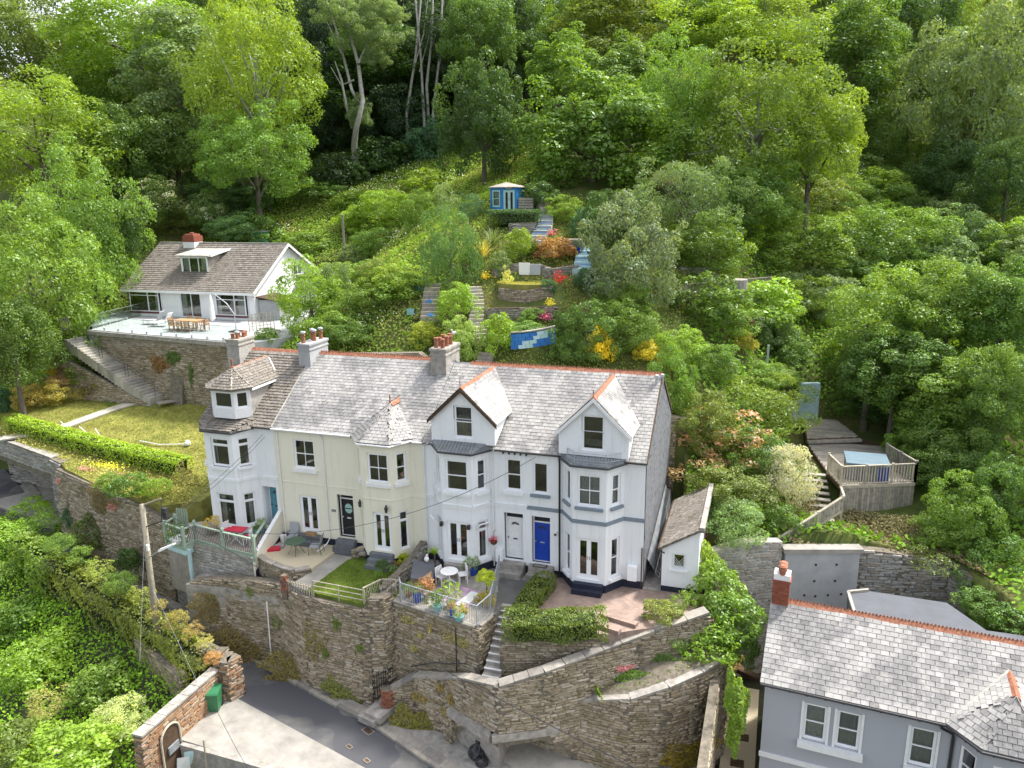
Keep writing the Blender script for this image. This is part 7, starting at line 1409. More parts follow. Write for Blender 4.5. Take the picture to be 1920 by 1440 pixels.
ivy('brown and green grasses along the foot of the tall road wall', 560, 1258, 80, 30, 34.3, (.17, .14, .05), 3400, .1, (.2, -.9, .4)); ivy('overgrown grass at the foot of the tall road wall near the gate', 655, 1298, 55, 34, 32.8, (.15, .16, .04), 2800, .1, (.2, -.9, .4)); ivy('dry vegetation at the left foot of the tall road wall', 470, 1205, 75, 34, 36.5, (.18, .14, .06), 3200, .1, (.2, -.9, .4))
ivy('brown dry growth over the left part of the tall road wall', 405, 1135, 48, 26, 38, (.17, .13, .07), 2200, .09); ivy('faded olive growth high on the tall road wall', 590, 1200, 30, 34, 34, (.2, .17, .08), 700, .08)
for i, (px, py, rx, ry, D) in enumerate(((520, 1165, 14, 18, 35.3), (470, 1110, 10, 10, 36.6), (630, 1170, 9, 12, 34), (610, 1225, 7, 10, 33.6), (675, 1215, 8, 8, 33.3), (395, 1120, 12, 10, 38))): ivy('olive tuft of weeds growing out of the face of the tall road wall', px, py, rx, ry, D, OLIVE, 220, .08, group='tufts on the tall road wall', name='wall_tuft', cat='weeds')
for i, (px, py, rx, ry) in enumerate(((765, 1160, 20, 10), (810, 1175, 24, 10), (850, 1195, 26, 12), (790, 1190, 8, 6), (776, 1215, 8, 8), (868, 1205, 14, 10))): ivy('flowering tuft hanging from the wall under the railed patio', px, py, rx, ry, 33.2, (.32, .29, .16), 260, .07, group='flowering tufts under the patio rail', name='wall_tuft', cat='weeds', thick=.2)
for i, (px, py, rx, ry) in enumerate(((830, 1290, 12, 8), (795, 1310, 12, 10), (845, 1310, 9, 12), (780, 1305, 10, 8), (835, 1335, 9, 9))): ivy('brownish tuft on the face of the curved wall near the road gate', px, py, rx, ry, 31.0, (.25, .2, .09), 220, .07, group='tufts on the curved wall', name='wall_tuft', cat='weeds', thick=.2)
ivy('rusty and green creeper hanging over the wall under the bungalow terrace', 300, 680, 26, 16, 57.2, (.24, .14, .07), 700, .14); ivy('green creeper over the bungalow terrace wall left of the buttress', 325, 668, 20, 14, 57, MID, 500, .14); ivy('green creeper strip right of the left buttress', 358, 690, 7, 30, 56.6, MID, 400, .13)
# left garden: valerian, hedge, grasses
hl = [at(px, py, Z=z) for px, py, z in ((28, 800, 1.95), (150, 835, 1.75), (250, 862, 1.6), (342, 884, 1.45))]; hedge('long bright lime green clipped hedge along the edge of the left lawn', [(p.x, p.y, lz(p.y)) for p in hl], 1.15, .95, (.22, .32, .035), .12, 210, wob=.1)
cover('hedge_foot_grass', 9000, -46, -25, -.5, 6, .12, MID, lambda x, y: (y < np.interp(x, [-46, -38.3, -36, -31.5, -26.5], [8.2, 6.2, 5.3, 4.0, 3.2])) & (y > np.interp(x, [-46, -38.3, -36, -31.5, -26.5], [5.4, 3.3, 2.3, .8, -.1])), zf=lambda x, y: 1.5 + (y - 4) * .14, mat='cov_dry')
for (px, py, rx, ry, k, c, l) in ((240, 912, 34, 20, 'shrub', MID, 'dark green bush on top of the retaining wall below the hedge'), (205, 905, 24, 14, 'shrub', LIGHT, 'light green bush left of the dark one below the hedge'), (290, 915, 26, 14, 'shrub', LIME, 'yellow green low bush near the rocky end of the hedge')):
    Bq(px, py, rx, ry, k, c, l, Z=1.3)
for (px, py, rx, ry, D, k, c, l) in ((145, 965, 20, 30, 48.5, 'shrub', BLUG, 'dark green bush beside the grey slate pier'), (180, 1005, 38, 36, 46.5, 'shrub', (.08, .11, .03), 'rusty green bush at the foot of the retaining wall by the road'), (240, 1055, 22, 28, 43, 'shrub', DARK, 'dark green bush hanging on the wall near the telegraph pole')):
    Bq(px, py, rx, ry, k, c, l, D=D)
for (px, py, rx, ry, D, l) in ((160, 882, 20, 8, 48.5, 'first pink valerian patch by the garage pier'), (232, 895, 22, 7, 45.5, 'pink valerian patch in the middle of the wall top'), (215, 948, 20, 9, 45, 'pink valerian patch half way down the overgrown wall'), (112, 900, 10, 7, 49.5, 'pink valerian tuft on the grey slate pier')): ivy(l, px, py, rx, ry, D, (.42, .2, .22), 500, .08, (0, -.7, .6), 'flower', 'flowers', 'valerian')
ivy('rough brown and green growth on the rocky bank left of the white end house', 340, 910, 26, 40, 42.5, (.17, .16, .05), 1500, .11, (.1, -.8, .6)); ivy('brown climber stems over the retaining wall below the lawn', 190, 935, 45, 26, 46, (.17, .13, .06), 1200, .1)
for (px, py, rx, ry, k, c, l) in ((60, 745, 34, 22, 'fine', (.34, .28, .1), 'tan and yellow grasses bush at the left of the white path'), (115, 735, 40, 26, 'fine', (.32, .3, .1), 'golden grasses clump beside the phormium'), (200, 722, 36, 22, 'shrub', (.16, .13, .05), 'brown green shrub below the pale steps'), (235, 752, 34, 13, 'shrub', MID, 'low dark green shrub by the white path'), (160, 768, 30, 12, 'fine', MID, 'low green plants along the white path'), (5, 760, 24, 32, 'shrub', BLUG, 'rounded green bush at the left edge beside the white path'), (40, 780, 24, 12, 'fine', (.28, .24, .09), 'low tan grasses at the left end of the hedge'), (120, 712, 30, 10, 'fine', (.40, .26, .24), 'pale pink flowering patch below the dark bank'), (165, 700, 34, 16, 'shrub', OLIVE, 'olive shrub against the dark flank wall of the steps')):
    Bq(px, py, rx, ry, k, c, l)
blades('phormium', gr(108, 760) + V3((0, 0, .3)), 60, 1.5, .1, (.34, .27, .08), 'spiky golden phormium in the left garden bed'); blades('phormium', gr(903, 492), 70, 1.9, .11, (.36, .33, .13), 'large spiky gold striped phormium left of the lime shrub'); blades('pampas_grass', gr(925, 465), 150, 1.7, .04, (.14, .19, .10), 'grey green pampas grass behind the phormium'); blades('palm_shrub', gr(930, 430), 80, 1.2, .07, (.12, .17, .05), 'fan of green spiky leaves under the blue hut')
hh = gr(963, 420); hedge('dark clipped hedge in front of the blue hut', [at(925, 404, D=CF.dot(hh - CAM) - .2) - Zv * .6, at(1004, 404, D=CF.dot(hh - CAM) - .6) - Zv * .6], 1.3, 1.0, DARK, .1, 300)
hedge('thick clipped hedge arm running from the blue door path towards the wall', [(-4.35, -1.2, -.15), (-4.45, -3.0, -.15), (-4.5, -4.2, -.3)], .95, .7, (.095, .13, .022), .085, 620, wob=.22, round_=.6); hedge('rounded clipped hedge along the planter wall in front of the red paved yard', [(-4.6, -4.75, -.4), (-2.6, -4.35, -.3), (-1.3, -3.95, -.2)], 1.3, .9, (.095, .135, .022), .085, 620, wob=.22, round_=.6)
# white blossom bushes behind the bungalow
for (px, py, rx, ry, l) in ((290, 378, 46, 40, 'left white blossoming elder behind the bungalow'), (390, 398, 34, 34, 'right white blossoming elder behind the bungalow ridge')):
    r_ = Bq(px, py, rx, ry, 'med', MID, l, D=76); me, R = variant('sparse', 0); c = at(px, py, D=76); o = link('blossom', me, r_, (0, 0, c.z - r_.location.z), (0, 0, 0), (rx * 76 / 1450 * .98, rx * 76 / 1450 * .98, ry * 76 / 1450 * 1.05)); o.color = (.42, .44, .40, 1)
Bq(432, 428, 42, 22, 'med', (.09, .16, .07), 'grey green bush to the left of the green tank', D=74)
# front left jungle
for (px, py, rx, ry, k, c, l) in ((50, 1010, 85, 55, 'med', LIME, 'large bright green bush at the left edge beside the road'), (20, 1075, 60, 40, 'med', LIGHT, 'shaded green bush low at the left edge'), (130, 1075, 55, 34, 'shrub', LIGHT, 'light green bush near the bend of the road'), (150, 1105, 50, 26, 'fine', (.13, .2, .12), 'bluish grey green shrub in the overgrown plot'), (60, 1160, 60, 40, 'shrub', LIGHT, 'green bramble heap in the overgrown plot at the left'), (130, 1200, 60, 34, 'shrub', LIME, 'bright green nettle heap in the middle of the overgrown plot'), (250, 1160, 50, 34, 'shrub', LIGHT, 'green heap of growth left of the telegraph pole'), (60, 1250, 60, 40, 'shrub', LIME, 'bright growth near the lower left corner'), (200, 1280, 55, 34, 'shrub', LIGHT, 'green growth below the telegraph pole'), (225, 1350, 52, 34, 'fine', (.33, .40, .22), 'whitish green flowering shrub by the courtyard wall'), (130, 1410, 80, 40, 'shrub', LIME, 'bright green mass at the bottom edge left of the courtyard'), (30, 1400, 50, 40, 'shrub', OLIVE, 'olive growth in the bottom left corner'), (350, 1265, 30, 30, 'shrub', LIGHT, 'green ivy heap behind the courtyard wall'), (90, 1320, 45, 24, 'sparse', (.28, .26, .1), 'dry tan grass tussock in the overgrown plot')):
    z = -6.0 if py > 1150 else -5.2; Bq(px, py, rx, ry, k, c, l, Z=z)
# hedgerow on the low wall along the near side of the road
wall('low overgrown stone wall along the lower side of the road', [(-24, ky(-24) - 3.6, -3.6, -5.5), (-20.0, ky(-20.) - 3.9, -3.9, -5.8)], .4, 'stone', .36, .12, 0, back=True)
hedge('wild green hedgerow along the road at the left edge', [(x_, ky(x_) - o_, zr(x_) + t_ - 4.4) for x_, o_, t_ in ((-48, 3.7, .5), (-42.6, 3.4, .3), (-39, 3.2, .9), (-35.4, 3.1, 1.8), (-32.2, 3.0, 2.1))], 1.5, 4.4, (.13, .20, .035), .16, 110, wob=.5, name='hedgerow')
hedge('yellowish hedgerow hiding the road between the bend and the courtyard pier', [(x_, ky(x_) - 2.9, zr(x_) + t_ - 4.4) for x_, t_ in ((-32.0, 2.1), (-29.5, 2.1), (-26.9, 2.2), (-24.1, 2.2), (-21.1, 2.3), (-19.5, 2.2))], 1.3, 4.4, (.16, .19, .045), .14, 120, wob=.45, name='hedgerow')
for i, (px, py, rx, ry, c) in enumerate(((110, 1010, 34, 20, LIGHT), (150, 1035, 34, 24, LIGHT), (185, 1062, 34, 28, (.22, .27, .07)), (225, 1085, 34, 28, LIGHT), (262, 1112, 30, 28, (.22, .24, .06)), (295, 1135, 28, 26, (.26, .22, .08)), (330, 1155, 26, 24, (.24, .22, .08)), (360, 1178, 26, 20, (.28, .2, .09)), (385, 1195, 22, 16, (.30, .28, .1)), (398, 1225, 20, 14, (.31, .2, .1)), (378, 1240, 20, 20, (.22, .22, .07)))):
    x_ = at(px, py, Z=-3.3).x
    for _ in range(6): q = at(px, py, Y=ky(x_) - 2.9); x_ = q.x
    Bq(px, py + 8, rx * .8, ry * .7, ('fine', 'sparse', 'sparse')[i % 3], c, ('%s tangle in the roadside hedgerow, %s') % ('green' if c[1] >= c[0] else 'orange brown', ('at the far left end', 'second from the far end', 'third from the far end', 'fourth from the far end', 'fifth from the far end', 'left of the telegraph pole', 'just behind the telegraph pole', 'right of the telegraph pole', 'near the courtyard pier', 'hanging over the pier', 'below the broken pier')[i]), D=CF.dot(q - CAM), ground=-5.3, trunk=False)

cover('ledge_weeds', 1500, -2.2, 3.6, -5.6, -1.8, .09, MID, lambda x, y: (y > np.interp(x, [W2[0][0], W2[1][0], W2[2][0], W2[3][0], W2[4][0]], [w[1] + .4 for w in W2])) & (y < np.interp(x, [-1.7, .3, 1.6, 2.6, 3.6], [-4.8, -3.6, -2.9, -2.3, -1.9])), zf=lambda x, y: np.interp(x, [w[0] for w in W2], [w[2] for w in W2]) + .15, mat='cov_bed', h=.25)
for (px, py, rx, ry, k, c, l) in ((1850, 1135, 50, 28, 'med', LIGHT, 'low green ivy bush at the right end of the grey membrane roof'), (1900, 1165, 40, 24, 'shrub', MID, 'dark ivy bush at the right edge above the grey roof ridge'), (1770, 1000, 50, 34, 'med', LIGHT, 'bright bush right of the boarded deck front'), (1740, 1055, 40, 24, 'sparse', OLIVE, 'thin olive growth on the bank above the slate wall')): Bq(px, py, rx, ry, k, c, l)
# ------------------------------------------------------------------ timber deck, stair and rails on the right
DK = 2.5; K1 = at(1576, 911, Z=DK); K2 = at(1715, 905, Z=DK); K3 = at(1552, 886, Z=DK); K4 = at(1509, 826, Z=DK); K5 = at(1610, 823, Z=DK); K6 = at(1690, 868, Z=DK)
DECK = thing('timber_deck', K1, 'grey brown timber deck with boarded front below the picket rail', 'deck')
m = MB(); m.prism([(K1.x, K1.y), (K2.x, K2.y), (K2.x + .6, K2.y + 5), (K5.x + .5, K5.y), (K4.x, K4.y), (K3.x, K3.y)], DK - .25, DK - .03); m.build('deck_frame', 'woodd', DECK)
dpoly = poly_inside([(K1.x, K1.y), (K2.x, K2.y), (K2.x + .6, K2.y + 5), (K5.x + .5, K5.y), (K4.x, K4.y), (K3.x, K3.y)])
y = K1.y + .05
while y < K4.y:
    xs_ = [x for x in np.arange(4, 18, .1) if dpoly(x, y + .07)]
    if xs_: m = MB(); m.bx(xs_[0], xs_[-1], y, y + .135, DK - .03, DK); m.build('deck_board', 'deckb', DECK)
    y += .15
L1 = [at(px, py, Z=DK + .35) for px, py in ((1512, 822), (1612, 818), (1568, 786), (1505, 786))]
DK2 = thing('upper_deck', L1[0], 'upper timber deck one step above the hot tub deck, before the pale blue wall', 'deck'); m = MB(); m.prism([(p.x, p.y) for p in L1], DK - .2, DK + .3); m.build('deck_frame', 'woodd', DK2)
up = poly_inside([(p.x, p.y) for p in L1]); y = min(p.y for p in L1)
while y < max(p.y for p in L1):
    xs_ = [x for x in np.arange(2, 16, .1) if up(x, y + .09)]
    if xs_: m = MB(); m.bx(xs_[0], xs_[-1], y, y + .17, DK + .3, DK + .35); m.build('deck_board', 'deckb', DK2)
    y += .19
m = MB(); m.bar(at(1513, 828, Z=DK + .16), at(1614, 825, Z=DK + .16), .32, .16); m.build('deck_step', 'wood', DK2)
# vertical board skirt
u = (K2 - K1); u.z = 0; LS = u.length; u.normalize(); nb = int(LS / .145); bm = MB(); bm.box((0, 0, -.5), (.13, .03, 1.), 0, 0, 0.); bme = bm.mesh('skirt_board', 'wood')
for i in range(nb):
    f = (i + .5) / nb; p = K1.lerp(K2, f); zb = .05 + .7 * f; link('skirt_board', bme, DECK, (p.x, p.y - .06, DK - .08), (0, 0, math.atan2(u.y, u.x)), (1, 1, (DK - .1 - zb)))
m = MB(); m.bar(K1 + Zv * -.04 - V3((0, .09, 0)), K2 + Zv * -.04 - V3((0, .09, 0)), .06, .16); m.build('fascia', 'woodl', DECK)
PR = thing('picket_rail', K1, 'pale timber picket rail round the front corner of the hot tub deck', 'railing'); railing(PR, [K3, K1, K1.lerp(K2, .33), K1.lerp(K2, .68), K2], 1.05, .145, M['woodl'], bw=.055, name='rail', balname='picket', base=.1)
PR2 = thing('picket_rail', K2, 'timber picket rail along the right hand side of the hot tub deck', 'railing'); q = at(1660, 870, Z=DK); railing(PR2, [K2, K2.lerp(q, .5), q], 1.15, .145, M['wood'], bw=.055, name='rail', balname='picket', base=.1)
# hot tub
HT = thing('hot_tub', at(1625, 880, Z=DK), 'square hot tub with blue grey cover on the timber deck', 'hot tub'); c = at(1625, 861, Z=DK + .9); m = MB(); m.box((c.x, c.y, DK + .42), (2.0, 1.9, .84), 0); m.build('cabinet', 'lead', HT); m = MB(); m.box((c.x, c.y, DK + .9), (2.1, 1.0, .1)); m.box((c.x, c.y, DK + .9), (2.12, 2.0, .09)); m.build('cover', 'tub', HT)
for i in range(8): m = MB(); m.box((c.x - .88 + i * .25, c.y - .96, DK + .42), (.22, .02, .8)); m.build('cabinet_board', 'bluepot' if i > 5 else 'lead', HT)
# stair beside the deck and its boarded balustrade
ST = thing('timber_stair', at(1540, 950, Z=1), 'timber stair climbing to the deck behind the sloping boarded balustrade', 'stair'); a = at(1575, 990, Z=.9); b = at(1556, 892, Z=DK - .2); 
for i in range(9): p = a.lerp(b, i / 8.); m = MB(); m.box((p.x - .75, p.y, .9 + (DK - 1.1) * i / 8), (1.1, .34, .06)); m.build('tread', 'wood', ST)
SBL = thing('stair_balustrade', at(1480, 1000, Z=1), 'sloping boarded timber balustrade running down to the concrete wall', 'balustrade')
a = at(1455, 1012, Y=4.4); b = at(1583, 930, Y=6.6); m = MB(); m.bar(a, b, .14, .06); m.build('handrail', 'woodl', SBL); m = MB(); m.bar(a - Zv * .75, b - Zv * .75, .06, .1); m.build('lower_rail', 'woodl', SBL)
nb = 24; me_ = None
for i in range(nb):
    p = a.lerp(b, (i + .5) / nb); m = MB(); m.box((p.x, p.y + .03, p.z - .42), (.13, .025, .8), math.atan2(b.y - a.y, b.x - a.x)); m.build('board', 'wood', SBL)
for f in (.35, .62, .98): p = a.lerp(b, f); m = MB(); m.bar(p - Zv * 1.9, p + Zv * .05, .1); m.build('post', 'woodl', SBL)
m = MB(); p = a.lerp(b, .4) - Zv * 1.5; q = a.lerp(b, .98) - Zv * 1.35; m.bar(p, q, .06, .14); m.bar(p - Zv * .3, q - Zv * .35, .05, .14); m.build('stair_stringer', 'woodl', SBL)
m = MB(); m.bar(b, K1 + V3((0, 0, .0)), .1, .06); m.build('upper_handrail', 'woodl', SBL)
# rubble bank between the deck and the walls
M['cov_twig'] = coverm('dead_twigs', [(.3, (.10, .085, .06)), (.5, (.17, .14, .10)), (.7, (.24, .21, .16)), (.85, (.12, .13, .05))])
cover('rubble_bank', 15000, 6.3, 15, 4.4, K1.y + .3, .13, TAN, lambda x, y: (y > yb(x)), zf=lambda x, y: np.maximum(hz(x, y), .45) + .02, mat='cov_twig', h=.15)
BK_ = flat('deck_bank', [(6.2, 4.3), (9.5, 5.4), (13.6, 6.2), (12.5, K2.y), (K1.x, K1.y), (6.6, 6.0)], .45, 'mortar', -3)
# pale blue wall and little lean-to
a = at(1496, 782, Y=19.5); b = at(1532, 780, Y=19.8); m = MB(); m.bar(V3((a.x, a.y, a.z + 1.05)), V3((b.x, b.y, a.z + 1.05)), .3, 2.5); PB = thing('painted_wall', a, 'pale blue painted rough stone wall at the far end of the deck', 'wall'); m.build('wall_face', 'bt', PB); stonework(PB, V3((a.x, a.y - .15, 0)), (b - a).normalized(), V3((0, -1, 0)), (b - a).length, a.z - .2, a.z - .2, a.z + 2.3, a.z + 2.3, 'bt', .4, .16, 60, out=.03)
LT = thing('lean_to', a, 'small lean-to with a slanting corrugated roof left of the pale blue wall', 'shed'); q = [at(px, py, Y=19.0) for px, py in ((1464, 745), (1497, 750), (1480, 718), (1462, 722))]; m = MB(); m.add(q + [p - Zv * .06 for p in q], [(0, 1, 2, 3), (7, 6, 5, 4), (0, 4, 5, 1), (1, 5, 6, 2)]); m.build('roof', 'mossy', LT); m = MB(); m.bar(q[0] - Zv * .08, q[1] - Zv * .08, .1, .12); m.build('fascia', 'whitep', LT); m = MB(); m.bx(q[0].x, q[1].x, 19.0, 20, q[1].z - 1.4, q[1].z - .1); m.build('wall', 'white', LT)
p = gr(1438, 692); m = MB(); m.box((p.x, p.y, p.z + .7), (.14, .14, 1.8)); tag(m.build('grey_post', 'metal'), 'square grey post standing in the shrubs above the lean-to', 'post')
GSs = thing('gully_steps', gr(1515, 690), 'shaded old steps in the gully above the pale blue wall', 'steps')
for i in range(8): p = gr(1515 - i * 1.5, 705 - i * 9); m = MB(); m.box((p.x, p.y, p.z + .05), (1.1, .4, .25)); m.build('step', 'concrete', GSs)
# upper picket fence and stone wall
a, b = gr(1285, 572), gr(1445, 552); zt = max(a.z, b.z) + .5; UF = thing('picket_fence', a, 'grey picket fence of a raised terrace on the wooded slope', 'fence'); fa = at(1285, 566, D=CF.dot(a - CAM)); fb = at(1445, 548, D=CF.dot(b - CAM)); railing(UF, [fa, fa.lerp(fb, .33), fa.lerp(fb, .66), fb], 1.15, .16, M['wood'], bw=.06, name='rail', balname='picket', base=.1); m = MB(); m.bar(fa - Zv * .1, fb - Zv * .1, .2, .25); m.bar(fa - Zv * 1.0, fb - Zv * 1.0, .2, 1.6); m.build('sleeper_edge', 'woodd', UF)
a = at(1275, 500, D=CF.dot(fa - CAM) + 3.5); b = at(1352, 502, D=CF.dot(fa - CAM) + 3.5); wall('dry stone wall on the raised terrace behind the grey picket fence', [(a.x, a.y, a.z, a.z - 2.2), (b.x, b.y, b.z, b.z - 2.2)], .5, 'stonel', .36, .12, 60)
p = at(1385, 528, D=CF.dot(fa - CAM) + 2.5); m = MB(); m.lathe(p - Zv * .6, [(.55, 0), (.6, .1), (.6, .75), (.45, .78)], 14); tag(m.build('water_butt', 'concrete'), 'round stone coloured water butt behind the picket fence', 'tub')

# ------------------------------------------------------------------ terraced back garden
def steps_gr(label, pts, w, n, mats, name='garden_steps', rise=.22, cat='steps', dz=.12):
    G0 = [gr(*p) for p in pts]; root = thing(name, G0[0], label, cat); seg = [(b - a).length for a, b in zip(G0[:-1], G0[1:])]; tot = sum(seg)
    for i in range(n):
        d = tot * i / (n - 1); k = 0
        while k < len(seg) - 1 and d > seg[k]: d -= seg[k]; k += 1
        p = G0[k].lerp(G0[k + 1], min(1, d / seg[k])); dr = G0[k + 1] - G0[k]; m = MB(); l = (tot / n); m.box((p.x, p.y, p.z + dz - rise), (w * random.uniform(.92, 1.05), l * 1.25, rise * 2.2), math.atan2(dr.y, dr.x) - PI / 2); st = m.build('step', mats[0], root)
        if len(mats) > 1: m = MB(); m.box((p.x, p.y, p.z + dz + rise * .1 + .012), (w * .96, l * .75, .03), math.atan2(dr.y, dr.x) - PI / 2); m.build('painted_tread', mats[1] if i % 2 else 'bt', st)
    return root
steps_gr('narrow stone garden stair right of the lime conifer in the back garden', [(905, 690), (912, 668)], 1.0, 4, ['kerb'], dz=.2); steps_gr('long narrow pale stone stair climbing between the lime conifer and the beds', [(905, 640), (893, 610), (895, 575), (890, 545)], .95, 15, ['concl'], dz=.25)
steps_gr('timber sleeper steps with blue bags left of the lime conifer', [(806, 600), (808, 570), (812, 540)], 1.15, 9, ['wood'], dz=.28); steps_gr('upper blue and white painted steps below the hut path', [(1003, 470), (1010, 448), (1022, 430), (1024, 408)], 1.1, 14, ['concl', 'bp'], dz=.3); steps_gr('lower blue painted steps right of the planter', [(1090, 512), (1095, 495), (1096, 474)], 1.25, 8, ['bt', 'bp'], dz=.3)
# curved wall of painted blocks
a0 = gr(968, 655); BW = thing('painted_block_wall', a0, 'curved low wall of blue and pale teal painted blocks in the back garden', 'wall'); D0 = CF.dot(a0 - CAM)
cols = ['bp', 'bp', 'hutb', 'bt', 'bp', 'hutb', 'mint', 'bp']; nC = 6
for j in range(4):
    for i in range(nC + 1):
        f0 = max(0, (i - (.5 if j % 2 else 0)) / nC); f1 = min(1, (i + 1 - (.5 if j % 2 else 0)) / nC)
        if f1 - f0 < .04: continue
        P_ = lambda f: gr(962 + 82 * f, 652 - 9 * f ** 2 - 3 * f) - V3((0, .35, 0)); p, q = P_(f0 + .003), P_(f1 - .003); m = MB(); m.bar(V3((p.x, p.y, p.z + .1 + j * .235)), V3((q.x, q.y, q.z + .1 + j * .235)), .25, .225); m.build('painted_block', cols[(i * 3 + j * 5) % 8], BW)
m = MB(); pts = [gr(962 + 82 * f, 652 - 9 * f ** 2 - 3 * f) + V3((0, -.35, 1.02)) for f in (0, .25, .5, .75, 1)]
for p, q in zip(pts[:-1], pts[1:]): m.bar(p, q, .32, .06)
m.build('wall_capping', 'concl', BW)
def low_wall(label, pts, h, mat='stonel', core='mortar', n=60, back=.0):
    P_ = [gr(*p) for p in pts]; return wall(label, [(p.x, p.y, p.z + h, p.z - .3) for p in P_], .3, mat, .3, .1, n, body=core)
low_wall('low timber sleeper wall with pale capping behind the painted block wall', [(912, 600), (1045, 598)], .75, 'deckb', 'woodd', 0); low_wall('low grey stone wall under the clipped hedge of the hut', [(955, 440), (1005, 438)], .8); low_wall('low curved stone wall at the head of the oval lawn', [(925, 522), (960, 512), (1010, 512), (1030, 520)], .6); low_wall('dark edging wall below the oval lawn', [(935, 560), (985, 566), (1035, 556)], .7, 'stone'); low_wall('low wall beside the blue steps, near the planter', [(1030, 520), (1085, 512)], .55)
p = gr(985, 516); m = MB(); m.box((p.x, p.y - .2, p.z + .45), (.75, .06, .8), .0); tag(m.build('white_board', 'whitep'), 'white board leaning against the wall at the head of the oval lawn', 'board'); m = MB(); q = gr(1005, 516); m.box((q.x, q.y - .2, q.z + .4), (.7, .06, .7)); tag(m.build('grey_board', 'metal'), 'pale grey slab to the right of the white board', 'slab')
p = gr(1075, 478); PL = thing('planter', p, 'raised wooden planter box on legs beside the blue steps', 'planter'); m = MB(); m.box((p.x, p.y, p.z + .85), (1.5, .6, .5), -.1); m.build('planter_box', 'wood', PL)
for dx in (-.65, .65):
    for dy in (-.22, .22): m = MB(); m.box((p.x + dx, p.y + dy, p.z + .3), (.09, .09, .7)); m.build('leg', 'wood', PL)
def potted(c, r, h, mat, col, label, kind='small', pr=None, cat='plant pot', group=None):
    root = thing('potted_plant', c, label, cat, group); m = MB(); m.lathe(c, [(r * .7, 0), (r * .85, h * .3), (r, h * .9), (r * 1.08, h), (r * .85, h), (r * .8, h * .9)], 12); m.build('pot', mat, root, smooth=False)
    if col: me, R = variant(kind, random.randrange(2)); pr = pr or r * 1.5; o = link('plant', me, root, V3(c) + Zv * (h + pr * .55), (0, 0, random.random() * 6), (pr / R[0], pr / R[0], pr / R[2])); o.color = (*col, 1)
    return root
potted(gr(1003, 475) + Zv * .3, .24, .4, 'bluepot', None, 'cobalt blue glazed pot at the foot of the upper blue steps'); potted(gr(1083, 482) + Zv * .3, .2, .4, 'bluepot', BLUG, 'blue pot below the wooden planter'); potted(gr(1088, 452) + Zv * .6, .18, .35, 'terra', BRONZE, 'terracotta pot behind the wooden planter')
def blooms(label, px, py, rx, ry, col, n=160, size=.1, D=None, Z=None, name='flowers'):
    p = gr(px, py) if D is None and Z is None else (at(px, py, Z=Z) if Z is not None else at(px, py, D=D)); D = CF.dot(p - CAM) - .3; c = at(px, py, D=D); P = np.array([*c]) + rng.normal(0, .5, (n, 3)) * np.array([rx * D / 1450, .3, ry * D / 1450]); o = leaf_obj(name, P, unit(rng.normal(0, .5, (n, 3)) + np.array([0, -.6, .7])), size, rng.random(n), mat='flower', color=col, asp=.9); return tag(o, label, 'flowers')
blooms('magenta pink flowers beside the upper blue steps', 1032, 438, 15, 7, (.55, .06, .2)); blooms('bright red flowers in the bed right of the oval lawn', 1050, 522, 14, 12, (.7, .04, .05), 120); blooms('pink flowers at the right end of the sleeper wall', 1021, 594, 12, 8, (.6, .12, .28), 110); blooms('yellow flowers at the top of the long stone stair', 912, 518, 12, 8, (.7, .5, .03), 130); blooms('orange flowers between the beds left of the bronze shrub', 1018, 462, 6, 4, (.7, .3, .04), 50); blooms('yellow flowers low in the bed below the oval lawn', 1030, 568, 10, 8, (.6, .5, .05), 90)
blooms('magenta rhododendron blooms by the deck stair', 1468, 978, 30, 18, (.42, .12, .34), 260, .11, D=39.6); blooms('pink blooms beside the outbuilding roof', 1268, 952, 7, 4, (.5, .2, .4), 50, D=41.5); blooms('pink climbing flowers on the outbuilding side wall', 1316, 1008, 8, 22, (.5, .16, .3), 90, D=38); blooms('yellow marguerites scattered under the lime hedge', 200, 872, 50, 6, (.6, .55, .03), 200, .08, D=46)
for i, (px, py, l) in enumerate(((785, 545, 'blue bag at the top of the sleeper steps'), (806, 570, 'blue bag lying on the sleeper steps'), (808, 597, 'blue bag at the foot of the sleeper steps'))):
    p = gr(px, py); m = MB(); m.lathe(p, [(.3, 0), (.36, .12), (.3, .26), (.12, .34)], 8); tag(m.build('bag', 'hutb'), l, 'bag')
p = gr(772, 556); m = MB(); m.lathe(p, [(.35, 0), (.4, .15), (.25, .34), (.05, .36)], 8); tag(m.build('black_sack', 'bag'), 'heap of black and blue sacks left of the sleeper steps', 'sacks'); p = gr(770, 590); m = MB(); m.box(p + Zv * .2, (.5, .4, .4), .4); tag(m.build('teal_crate', 'tealpot'), 'teal plastic tub by the bare soil strip', 'tub')
m = MB(); pts = [gr(px, py) for px, py in ((775, 600), (800, 602), (800, 560), (792, 550))]; m.add([p + Zv * .12 for p in pts], [(0, 1, 2, 3)]); m.build('soil_path', 'soil', kind='structure')
